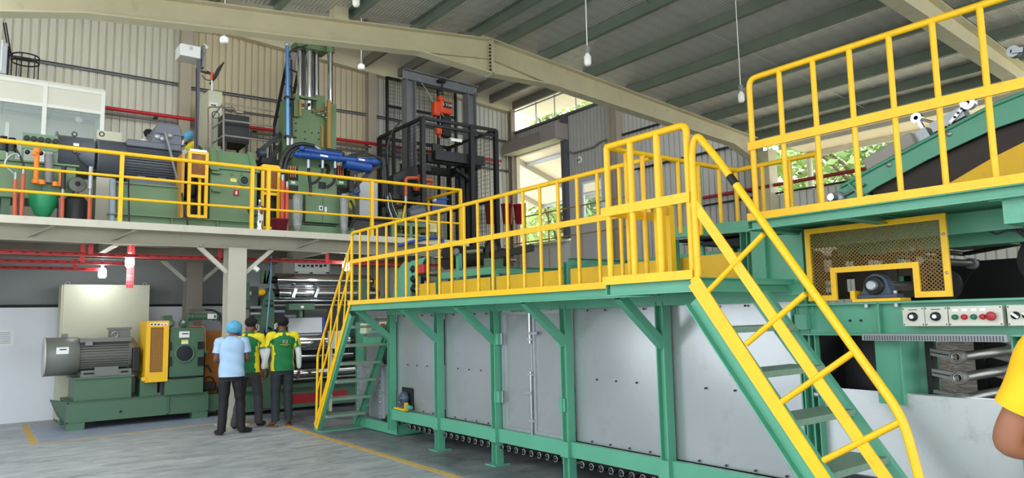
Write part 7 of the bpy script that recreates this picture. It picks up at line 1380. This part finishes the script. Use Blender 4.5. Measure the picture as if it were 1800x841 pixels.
for k, (a, b_, lab) in enumerate((((1612, 208), (1632, 240), 'small chrome arm with round eye on the conveyor'), ((1702, 181), (1672, 218), 'large chrome arm with round eye higher on the conveyor'))):
    t = thing('tension_arm', lab, 'lever', at(*b_, X=5.15)); A, B = at(*a, X=5.15), at(*b_, X=5.15)
    MB().bar(A, B, 0.02, 0.035+0.015*k, (1, 0, 0)).build('lever', CHROME, t); MB().lathe(A+V((-0.02, 0, 0)), (1, 0, 0), [(0.035+0.01*k, 0), (0.035+0.01*k, 0.05), (0.015, 0.05), (0.015, 0)], 18).build('eye', CHROME, t)
    C2 = at(1668, 222, X=5.15) if k == 0 else at(1690, 183, X=5.15)
    MB().pipe([A, A.lerp(C2, 0.5)+V((0, 0, 0.0)), C2], 0.010, 6).build('linkage', STEEL, t)
    if k == 1:
        for s in (0.3, 0.5, 0.7): MB().tube(A.lerp(B, s)+V((-0.012, 0, 0)), A.lerp(B, s)+V((-0.026, 0, 0)), 0.01, 8).build('hole', BLACK, t)
    MB().tube(B, B+V((0, 0, -0.10)), 0.012, 6).build('pivot', STEEL, t)
cy_ = thing('lift_cylinder', 'green cylinder bracket with a chrome eye at the upper right edge', 'bracket', at(1800, 130, X=4.9))
A = at(1780, 90, X=4.9); MB().lathe(A, (1, 0, 0), [(0.035, 0), (0.035, 0.05), (0.014, 0.05), (0.014, 0)], 16).build('eye', ZINC, cy_); MB().bar(A, at(1800, 88, X=4.9), 0.03, 0.035, (1, 0, 0)).build('rod_end', ZINC, cy_)
MB().box(at(1800, 80, X=4.88), at(1845, 128, X=4.96)).build('clevis', GRN, cy_); MB().box(at(1803, 100, X=4.87), at(1815, 112, X=4.88)).build('gauge', CREAM, cy_)
MB().tube(at(1832, 128, X=4.92), V((4.92, 0.95, 2.85)), 0.03, 10).build('strut', GRN, cy_)
# ================================================================== people
import bmesh
def skin_geo(nodes, edges, levels=2, root=0):
    # nodes: (x, y, z, radius); grows one continuous surface around the edges
    bm = bmesh.new(); lay = bm.verts.layers.skin.verify(); vs = []
    for i, n in enumerate(nodes):
        v = bm.verts.new(n[:3]); v[lay].radius = (n[3], n[3]) if not isinstance(n[3], tuple) else n[3]; v[lay].use_root = (i == root); vs.append(v)
    for a, b in edges: bm.edges.new((vs[a], vs[b]))
    me = bpy.data.meshes.new('tmp_skin'); bm.to_mesh(me); bm.free()
    o = bpy.data.objects.new('tmp_skin', me); COL.objects.link(o)
    s = o.modifiers.new('s', 'SKIN'); s.use_smooth_shade = True; d = o.modifiers.new('d', 'SUBSURF'); d.levels = levels; d.render_levels = levels
    dg = bpy.context.evaluated_depsgraph_get(); ev = o.evaluated_get(dg).to_mesh()
    V_ = [v.co.copy() for v in ev.vertices]; F_ = [list(p.vertices) for p in ev.polygons]
    o.evaluated_get(dg).to_mesh_clear(); bpy.data.objects.remove(o); bpy.data.meshes.remove(me)
    return V_, F_
SKIN = mat('skin', (150, 98, 72), 0.55, var=0.05); SKIND = mat('skin_dark', (112, 72, 54), 0.55, var=0.05)
HAIR = mat('hair_black', (11, 10, 10), 0.85, var=0.2, scale=20, bump=0.4, bscale=60)
def hand(mb, wrist, d, palm_n, thumb, r=1.0, curl=0.5):
    # palm and five fingers; d: finger direction, palm_n: direction the palm faces, thumb: side of the thumb
    d, palm_n, thumb = V(d).normalized(), V(palm_n).normalized(), V(thumb).normalized(); w = V(wrist)
    vs, fs = skin_geo([(*(w-d*0.01), 0.026*r), (*(w+d*0.045*r), (0.034*r)), (*(w+d*0.085*r), 0.030*r)], [(0, 1), (1, 2)], 1)
    vs = [w+d*(v-w).dot(d)+thumb*(v-w).dot(thumb)*1.15+palm_n*(v-w).dot(palm_n)*0.55 for v in vs]; mb.add(vs, fs, True)
    for k, L in enumerate((0.068, 0.078, 0.073, 0.058)):
        b = w+d*0.085*r+thumb*(0.027-0.018*k)*r; p = [b-d*0.015*r]; dd = d.copy(); ln = L*r/3
        for s in range(3):
            dd = (dd+palm_n*curl*0.45).normalized(); p.append(p[-1]+dd*(ln if s else ln+0.015*r))
        mb.pipe(p, 0.0082*r, 7); mb.sphere(p[-1], 0.0082*r, 7, 5)
    b = w+d*0.03*r+thumb*0.028*r; p = [b-thumb*0.01*r, b+(thumb*0.6+d*0.7+palm_n*0.2).normalized()*0.035*r, b+(thumb*0.55+d*0.95+palm_n*0.4).normalized()*0.062*r]; mb.pipe(p, 0.0098*r, 7); mb.sphere(p[-1], 0.0098*r, 7, 5)
def person(label, loc, rz, J, sk=SKIN, shirt=None, trousers=None, hair=HAIR, hairnet=False, mask=None, arm_sleeve=None, shoes='shoe', shirt_kind='polo', scale=1.0, side_col=None, sleeve_t=0.62, emblem=False, legs=True, girth=1.0, arm=1.0):
    D = dict(pelvis=(0, 0, 0.93), chest=(0, 0, 1.24), neck=(0, -0.005, 1.43), head=(0, 0.03, 1.545), look=(0, 1, 0),
             shl=(-0.185, 0, 1.375), ell=(-0.235, -0.02, 1.10), wrl=(-0.245, 0.06, 0.86), shr=(0.185, 0, 1.375), elr=(0.235, -0.02, 1.10), wrr=(0.245, 0.06, 0.86),
             hpl=(-0.085, 0, 0.88), knl=(-0.095, 0.02, 0.49), anl=(-0.10, -0.01, 0.085), hpr=(0.085, 0, 0.88), knr=(0.095, 0.02, 0.49), anr=(0.10, -0.01, 0.085),
             tol=(-0.12, 0.16, 0.03), tor=(0.12, 0.16, 0.03), hdl=(0, 0.15, -1), hdr=(0, 0.15, -1))
    D.update(J); D = {k: V(v) for k, v in D.items()}
    root = bpy.data.objects.new('person', None); COL.objects.link(root); root.location = loc; root.rotation_euler = (0, 0, rz); root.scale = (scale,)*3; root.empty_display_size = 0.1; WO[root] = V((0, 0, 0)); tag(root, label, 'person')
    def put(name, mb, m, par=None, mats2=None, fmat=None):
        me = bpy.data.meshes.new(name); me.from_pydata(mb.v, [], mb.f); me.polygons.foreach_set('use_smooth', [True]*len(mb.f)); me.materials.append(m)
        if mats2: 
            me.materials.append(mats2)
            for p in me.polygons: p.material_index = 1 if fmat(p.center, p.normal) else 0
        me.update(); o = bpy.data.objects.new(name, me); COL.objects.link(o); o.parent = par or root; return o
    look = D['look'].normalized(); hd = D['head']; upv = V((0, 0, 1)); side = look.cross(upv).normalized()
    # ---- body: one continuous surface
    n = []; e = []; ix = {}
    def nd(k, p, r): ix[k] = len(n); n.append((*p, r)); return ix[k]
    g = girth
    nd('pelvis', D['pelvis'], 0.07); nd('chest', D['chest'], 0.075); nd('up', D['chest'].lerp(D['neck'], 0.62), 0.055); nd('neck', D['neck'], 0.052); nd('jaw', hd.lerp(D['neck'], 0.42)+look*0.012, 0.062); nd('head', hd, 0.088); nd('crown', hd+(hd-D['neck']).normalized()*0.075-look*0.01, 0.070)
    e += [(0, 1), (1, 2), (2, 3), (3, 4), (4, 5), (5, 6)]
    for s in 'lr':
        a = nd('sh'+s, D['sh'+s]-V((0, 0, 0.015)), 0.042); b = nd('el'+s, D['el'+s], 0.041*arm); c2 = nd('fa'+s, D['el'+s].lerp(D['wr'+s], 0.3), 0.041*arm); c = nd('wr'+s, D['wr'+s], 0.027); e += [(2, a), (a, b), (b, c2), (c2, c)]
        if legs:
            a = nd('hp'+s, D['hp'+s], 0.05); b = nd('kn'+s, D['kn'+s], 0.046); b2 = nd('ca'+s, D['kn'+s].lerp(D['an'+s], 0.35), 0.044); c = nd('an'+s, D['an'+s], 0.034); e += [(0, a), (a, b), (b, b2), (b2, c)]
            if shoes == 'bare': t = nd('to'+s, D['to'+s]*0.85+D['an'+s]*0.15+V((0, 0, -0.005)), 0.032); e += [(c, t)]
    vs, fs = skin_geo(n, e); body = MB().add(vs, fs, True)
    ce = hd+V((0, 0, -0.012))
    for sx in (-1, 1): body.sphere(ce+side*sx*0.088-look*0.005, 0.03, 8, 6, (0.5, 0.6, 1.0)); body.sphere(ce+side*sx*0.033+look*0.078+V((0, 0, 0.012)), 0.014, 8, 6)
    body.sphere(ce+look*0.095+V((0, 0, -0.018)), 0.018, 8, 6, (0.8, 0.9, 1.4)); body.sphere(ce+look*0.082+V((0, 0, -0.058)), 0.02, 8, 6, (1.2, 0.7, 0.4))
    for s, sg in (('l', -1), ('r', 1)):
        d = D['hd'+s]; inw = V((-sg, 0, 0)); th = V((0, 1, 0)) if abs(d.normalized().y) < 0.7 else V((-sg*0.4, 0, 1))
        hand(body, D['wr'+s], d, inw if abs(d.normalized().y) < 0.7 else V((0, 0, -1)), th, 1.0, 0.5)
    put('body', body, sk)
    # ---- hair or hairnet
    if hair:
        h = MB(); hc = hd+V((0, 0, 0.018))-look*0.012; rr = 0.112 if not hairnet else 0.138
        seg = 18; vv, ff = [], []
        for i in range(11):
            t = i/10*PI*0.72
            for j in range(seg):
                u = 2*PI*j/seg; dirv = look*math.cos(u)*math.sin(t)+side*math.sin(u)*math.sin(t)+upv*math.cos(t)
                k = rr*(1+0.02*math.sin(5*u+2*i)*math.sin(t)+0.025*random.uniform(-1, 1))*(1.0 if t < PI*0.45 else 1.0-0.20*(t/PI-0.45)/0.27)
                if math.cos(u) > 0.35 and t > PI*0.36: k = 0.082
                vv.append(hc+V((dirv.x*k*0.90, dirv.y*k*0.98, dirv.z*k*0.92)))
        for i in range(10):
            for j in range(seg): ff.append((i*seg+j, i*seg+(j+1) % seg, (i+1)*seg+(j+1) % seg, (i+1)*seg+j))
        h.add(vv, ff, True); put('hairnet' if hairnet else 'hair', h, hair)
    if mask:
        m_ = MB(); vv, ff = [], []
        for i in range(6):
            for j in range(9):
                u = -1.25+2.5*j/8; z = -0.085+0.085*i/5; k = 0.100+0.012*math.cos(u*1.2); dirv = look*math.cos(u)+side*math.sin(u); vv.append(hd+dirv*k+V((0, 0, z)))
        for i in range(5):
            for j in range(8): ff.append((i*9+j, i*9+j+1, (i+1)*9+j+1, (i+1)*9+j))
        m_.add(vv, ff, True)
        for sx in (-1, 1): m_.pipe([hd+look*0.03+side*sx*0.098+V((0, 0, -0.02)), hd-look*0.005+side*sx*0.112+V((0, 0, 0.01)), hd-look*0.02+side*sx*0.108+V((0, 0, -0.03)), hd+look*0.02+side*sx*0.095+V((0, 0, -0.06))], 0.004, 5)
        put('face_mask', m_, mask)
    # ---- shirt
    fwd_l = V((0, 1, 0)); pe, chh, nk = D['pelvis'], D['chest'], D['neck']; up_ = V((0, 0, 1)); XA = V((1, 0, 0))
    def loft(mb, rings, m=44, close=True):
        # rings: (centre, x-axis radius, depth radius, direction)
        vs = []; fine = []
        for (c0, a0, b0, d0), (c1, a1, b1, d1_) in zip(rings[:-1], rings[1:]):
            for k in range(5): t = k/5; fine.append((c0.lerp(c1, t), a0+(a1-a0)*t, b0+(b1-b0)*t, d0.lerp(d1_, t)))
        rings = fine+[rings[-1]]
        for c, rx, ry, d in rings:
            ya = d.cross(XA); ya = ya.normalized() if ya.length > 1e-4 else V((0, 1, 0))
            for j in range(m):
                u = 2*PI*j/m; cu, su = math.cos(u), math.sin(u); vs.append(c+XA*(math.copysign(abs(cu)**0.85, cu)*rx)+ya*(math.copysign(abs(su)**0.92, su)*ry))
        fs = [(i*m+j, i*m+(j+1) % m, (i+1)*m+(j+1) % m, (i+1)*m+j) for i in range(len(rings)-1) for j in range(m)]
        mb.add(vs, fs, True)
        if close: mb.add(vs[:m], [list(range(m-1, -1, -1))]); mb.add(vs[-m:], [list(range(m))])
    def limb(mb, pts, m=20):
        # tapered tube: (point, radius)
        fine = []
        for (p0, r0), (p1, r1) in zip(pts[:-1], pts[1:]):
            for k in range(4): fine.append((V(p0).lerp(V(p1), k/4), r0+(r1-r0)*k/4))
        pts = fine+[pts[-1]]
        P = [V(p) for p, r in pts]; vs = []; a = None
        for i, (p, r) in enumerate(pts):
            t = (P[min(i+1, len(P)-1)]-P[max(i-1, 0)]).normalized()
            a = XA-t*XA.dot(t) if a is None else a-t*a.dot(t)
            if a.length < 1e-3: a = t.orthogonal()
            a.normalize(); b = t.cross(a)
            for j in range(m): u = 2*PI*j/m; vs.append(P[i]+(a*math.cos(u)+b*math.sin(u))*r)
        mb.add(vs, [(i*m+j, i*m+(j+1) % m, (i+1)*m+(j+1) % m, (i+1)*m+j) for i in range(len(P)-1) for j in range(m)], True); mb.add(vs[:m], [list(range(m-1, -1, -1))]); mb.add(vs[-m:], [list(range(m))])
    d1, d2 = (chh-pe).normalized(), (nk-chh).normalized(); sw = abs(D['shr'].x-D['shl'].x)/2
    sh = MB(); ln = (nk-chh).length
    loft(sh, [(pe-d1*0.085, 0.176*g, 0.122*g, d1), (pe-d1*0.02, 0.176*g, 0.122*g, d1), (pe+d1*0.10, 0.166*g, 0.114*g, d1), (chh-d1*0.06, 0.170*g, 0.118*g, d1), (chh+d2*ln*0.20, 0.180*g, 0.120*g, d2), (chh+d2*ln*0.48, max(0.17, sw)*1.0, 0.110*g, d2), (chh+d2*ln*0.70, sw*0.98, 0.095*g, d2), (chh+d2*ln*0.86, sw*0.72, 0.082, d2), (chh+d2*ln*0.97, 0.075, 0.068, d2)])
    for s in 'lr':
        A_, E_ = D['sh'+s], D['el'+s]; inn = A_+(chh+d2*ln*0.6-A_)*0.35
        limb(sh, [(inn, 0.070), (A_+V((0, 0, 0.0)), 0.071*g), (A_.lerp(E_, sleeve_t*0.5), 0.066*g), (A_.lerp(E_, sleeve_t), 0.064*g)])
    sh.v = [v+V((0.004*math.sin(v.z*31+v.y*20), 0.006*math.sin(v.z*38+v.x*15), 0)) for v in sh.v]
    shirt_m, yoke = shirt
    def yk(c, nrm):
        ax = abs(c.x)
        if side_col is None: return False
        sho = ax > 0.02 and (c-nk).dot(d2) > -0.05-0.55*max(0, ax-0.075)
        slv = ax > 0.175 and (abs(nrm.x) > 0.25 or nrm.z > 0.3) and c.z > min(D['shl'].lerp(D['ell'], sleeve_t).z, D['shr'].lerp(D['elr'], sleeve_t).z)+0.02
        sid = abs(nrm.x) > 0.72 and ax < 0.2 and ax > 0.1 and (c-chh).dot(d1) < -0.0
        return sho or slv or sid
    so = put('shirt', sh, shirt_m, None, yoke, yk) if side_col else put('shirt', sh, shirt_m)
    co = MB(); ax = (D['head']-nk).normalized(); vv, ff = [], []
    for i, (z, r) in enumerate(((-0.035, 0.082), (0.0, 0.074), (0.022, 0.070), (0.0, 0.080))):
        for j in range(16): u = 2*PI*j/16; vv.append(nk+ax*z+V((math.cos(u)*r, math.sin(u)*r*0.9, 0)))
    for i in range(3):
        for j in range(16): ff.append((i*16+j, i*16+(j+1) % 16, (i+1)*16+(j+1) % 16, (i+1)*16+j))
    co.add(vv, ff, True); put('collar', co, shirt_m, so)
    if emblem:
        em = MB(); yb = -0.137
        for i in range(4):
            for j in range(4):
                if i in (0, 3) or (i+j) % 2 == 0: em.box((-0.036+0.019*i, yb, 1.255+0.014*j), (-0.022+0.019*i, yb+0.02, 1.266+0.014*j))
        put('back_emblem', em, mat('emblem_grey', (176, 178, 170), 0.6), so)
        ln_ = MB().box((-0.075, yb, 1.236), (0.075, yb+0.02, 1.242)); ln_.box((-0.03, yb, 1.226), (0.045, yb+0.02, 1.229)); put('back_print', ln_, mat('emblem_yellow', (226, 214, 60), 0.6), so)
    if arm_sleeve:
        for s in 'lr':
            a, b, c = D['sh'+s].lerp(D['el'+s], sleeve_t-0.12), D['el'+s], D['wr'+s]
            vs, fs = skin_geo([(*a, 0.052), (*b, 0.050), (*b.lerp(c, 0.4), 0.047), (*(b.lerp(c, 0.97)), 0.036)], [(0, 1), (1, 2), (2, 3)]); put('arm_sleeve', MB().add(vs, fs, True), arm_sleeve)
    if legs:
        tr = MB(); hc_ = (D['hpl']+D['hpr'])/2
        loft(tr, [(hc_+V((0, 0, -0.10)), 0.165*g, 0.098*g, up_), (hc_+V((0, 0, -0.04)), 0.168*g, 0.112*g, up_), (hc_.lerp(pe, 0.8), 0.160*g, 0.110*g, up_), (pe+V((0, 0, 0.06)), 0.140*g, 0.095*g, up_)])
        for s in 'lr':
            h_, k_, a_ = D['hp'+s], D['kn'+s], D['an'+s]; bt = 0.0 if shoes != 'bare' else 0.05
            limb(tr, [(h_+V((0, 0, 0.02)), 0.080*g), (h_+V((0, 0, -0.06)), 0.088*g), (h_.lerp(k_, 0.35), 0.086*g), (h_.lerp(k_, 0.75), 0.074*g), (k_, 0.069), (k_.lerp(a_, 0.5), 0.064), (a_+V((0, 0, bt+0.0)), 0.060), (a_+V((0, 0, bt-0.03)), 0.060)])
        tr.v = [v+V((0.003*math.sin(v.z*33), 0.005*math.sin(v.z*41+v.x*9), 0)) for v in tr.v]
        put('trousers', tr, trousers)
        if shoes == 'shoe':
            for s in 'lr':
                a, t = D['an'+s], D['to'+s]; dirv = (V((t.x, t.y, 0))-V((a.x, a.y, 0))).normalized(); base = V((a.x, a.y, a.z-0.085+0.0))
                vs, fs = skin_geo([(*(base-dirv*0.045+V((0, 0, 0.045))), 0.040), (*(base+dirv*0.02+V((0, 0, 0.055))), 0.046), (*(base+dirv*0.12+V((0, 0, 0.040))), 0.042), (*(base+dirv*0.185+V((0, 0, 0.033))), 0.030)], [(0, 1), (1, 2), (2, 3)])
                vs = [V((v.x, v.y, max(v.z, base.z+0.003))) for v in vs]; put('shoe', MB().add(vs, fs, True), mat('shoe_black', (26, 25, 26), 0.35, var=0.1))
        else:
            for s in 'lr':
                a, t = D['an'+s], D['to'+s]; mb = MB(); dirv = (V((t.x-a.x, t.y-a.y, 0))).normalized(); c = V((a.x, a.y, 0))+dirv*0.075; sd = dirv.cross(upv)
                mb.prism([c+dirv*math.cos(u)*0.135+sd*math.sin(u)*0.048+V((0, 0, 0.002)) for u in [2*PI*k/16 for k in range(16)]], (0, 0, 0.014)); put('flip_flop', mb, mat('sandal_brown', (120, 84, 62), 0.6))
    return root
BLUSH = mat('shirt_sky_blue', (166, 196, 226), 0.75, var=0.04, scale=6, bump=0.25, bscale=7); BLKTR = mat('trousers_black', (15, 15, 18), 0.75, var=0.12, bump=0.2, bscale=9); GRYTR = mat('trousers_grey', (62, 62, 64), 0.8, var=0.1, bump=0.2, bscale=9); SLATR = mat('trousers_slate', (42, 47, 51), 0.8, var=0.1, bump=0.2, bscale=9)
GSH = mat('shirt_green', (22, 116, 62), 0.75, var=0.05, scale=6, bump=0.2, bscale=7); YSH = mat('shirt_yellow', (238, 216, 36), 0.75, var=0.04, scale=6); YTEE = mat('tee_yellow', (240, 184, 16), 0.75, var=0.04, scale=5, bump=0.3, bscale=6)
NET = mat('hairnet_blue', (92, 168, 205), 0.6, var=0.18, scale=22, bump=0.5, bscale=50); MASKW = mat('mask_white', (222, 226, 228), 0.7, var=0.02); MASKB = mat('mask_blue', (120, 170, 206), 0.7, var=0.03); SLV = mat('arm_sleeve_white', (226, 228, 232), 0.75, var=0.03)
# man in the blue shirt and hairnet, seen from behind, hands held in front of him
person('man in sky blue shirt, blue hairnet and black trousers seen from behind', (2.98, 10.40, 0), -0.30, dict(
    shl=(-0.175, 0, 1.36), shr=(0.175, 0.02, 1.36), ell=(-0.225, -0.02, 1.09), wrl=(-0.14, 0.20, 1.06), elr=(0.225, 0.02, 1.09), wrr=(0.13, 0.22, 1.08), hdl=(0.6, 0.8, 0.1), hdr=(-0.5, 0.8, 0.1),
    head=(0.03, 0.05, 1.53), look=(0.5, 0.85, -0.1), hpl=(-0.09, 0, 0.88), anl=(-0.12, -0.06, 0.085), tol=(-0.22, 0.10, 0.03), knl=(-0.10, 0.0, 0.49), anr=(0.15, 0.02, 0.085), tor=(0.28, 0.10, 0.03), knr=(0.13, 0.03, 0.49)),
    SKIND, (BLUSH, BLUSH), BLKTR, NET, True, MASKB, girth=1.04, scale=0.935)
# man in green shirt stepping to the right
person('man in green and yellow shirt with white arm sleeves stepping right in grey trousers', (3.33, 10.80, 0), -0.75, dict(
    head=(0.02, 0.06, 1.57), look=(0.35, 0.95, -0.1), neck=(0, 0.01, 1.44), ell=(-0.22, 0.06, 1.10), wrl=(-0.16, 0.24, 0.98), elr=(0.235, 0.02, 1.10), wrr=(0.22, 0.17, 0.88), hdl=(0.2, 0.9, -0.3), hdr=(0, 0.4, -0.9),
    anl=(-0.10, -0.20, 0.095), tol=(-0.12, -0.03, 0.03), knl=(-0.10, -0.02, 0.49), anr=(0.10, 0.18, 0.085), tor=(0.12, 0.36, 0.03), knr=(0.10, 0.14, 0.50)),
    SKIND, (GSH, YSH), GRYTR, HAIR, False, MASKW, SLV, side_col=True, emblem=True, scale=0.955)
# man in green shirt standing straight, seen from behind
person('man in green and yellow shirt with white arm sleeves and sandals seen from behind', (3.78, 10.64, 0), -0.05, dict(
    head=(-0.01, 0.03, 1.56), look=(-0.45, 0.9, 0), elr=(0.25, -0.01, 1.09), wrr=(0.275, 0.05, 0.84), ell=(-0.25, -0.01, 1.09), wrl=(-0.275, 0.07, 0.86), anl=(-0.10, -0.02, 0.07), anr=(0.11, 0.02, 0.07), tol=(-0.16, 0.14, 0.03), tor=(0.18, 0.17, 0.03), hdl=(0.1, 0.2, -1), hdr=(0.1, 0.15, -1)),
    SKIND, (GSH, YSH), SLATR, HAIR, False, MASKW, SLV, 'bare', side_col=True, emblem=True, scale=0.965)
# worker at the right picture edge: only the bent arm shows
_e = at(1762, 784, Z=1.08); _e = EYE+(_e-EYE)*1.0
YPX, YPY = _e.x+0.02, _e.y-0.36
person('person in a yellow T-shirt with a bent arm at the right picture edge', (YPX, YPY, 0), -1.45, dict(
    shl=(-0.20, 0.0, 1.40), ell=(-0.36, 0.02, 1.08), wrl=(-0.12, 0.22, 1.085), elr=(0.29, 0.04, 1.115), wrr=(0.06, 0.27, 1.16), hdl=(0.9, 0.35, 0.1), hdr=(-0.9, 0.3, 0.1)),
    SKIN, (YTEE, YTEE), SLATR, HAIR, sleeve_t=0.62, girth=1.15, scale=1.0, arm=1.38)
# two workers behind the motor on the mezzanine
MB().box((1.7, 12.82, MZ), (3.6, 13.18, MZ+0.2)).build('work_step', GRNM, label='low green work step behind the slate motor', cat='step')
w1 = q(262, 236, 12.95)
person('worker with dark hair and blue mask standing behind the slate motor', (w1.x-0.02, 12.95, MZ+0.2), -2.0, dict(head=(0, 0.05, 1.52), look=(0.1, 0.95, -0.3)), SKIND, (mat('shirt_white', (214, 218, 222), 0.8, var=0.03), WHITE), SLATR, HAIR, False, MASKB)
w2 = q(352, 240, 12.95)
person('worker in green and yellow shirt leaning over the slate motor', (w2.x+0.10, 12.98, MZ+0.2), 1.25, dict(
    chest=(0, 0.10, 1.30), neck=(0, 0.22, 1.49), head=(0, 0.31, 1.58), look=(0, 0.8, -0.55), shl=(-0.18, 0.18, 1.45), shr=(0.18, 0.18, 1.45), ell=(-0.24, 0.34, 1.26), wrl=(-0.20, 0.47, 1.10), elr=(0.24, 0.32, 1.24), wrr=(0.20, 0.44, 1.10), hdl=(0, 0.8, -0.5), hdr=(0, 0.8, -0.5)),
    SKIND, (GSH, YSH), SLATR, NET, True, MASKW, SLV, side_col=True)
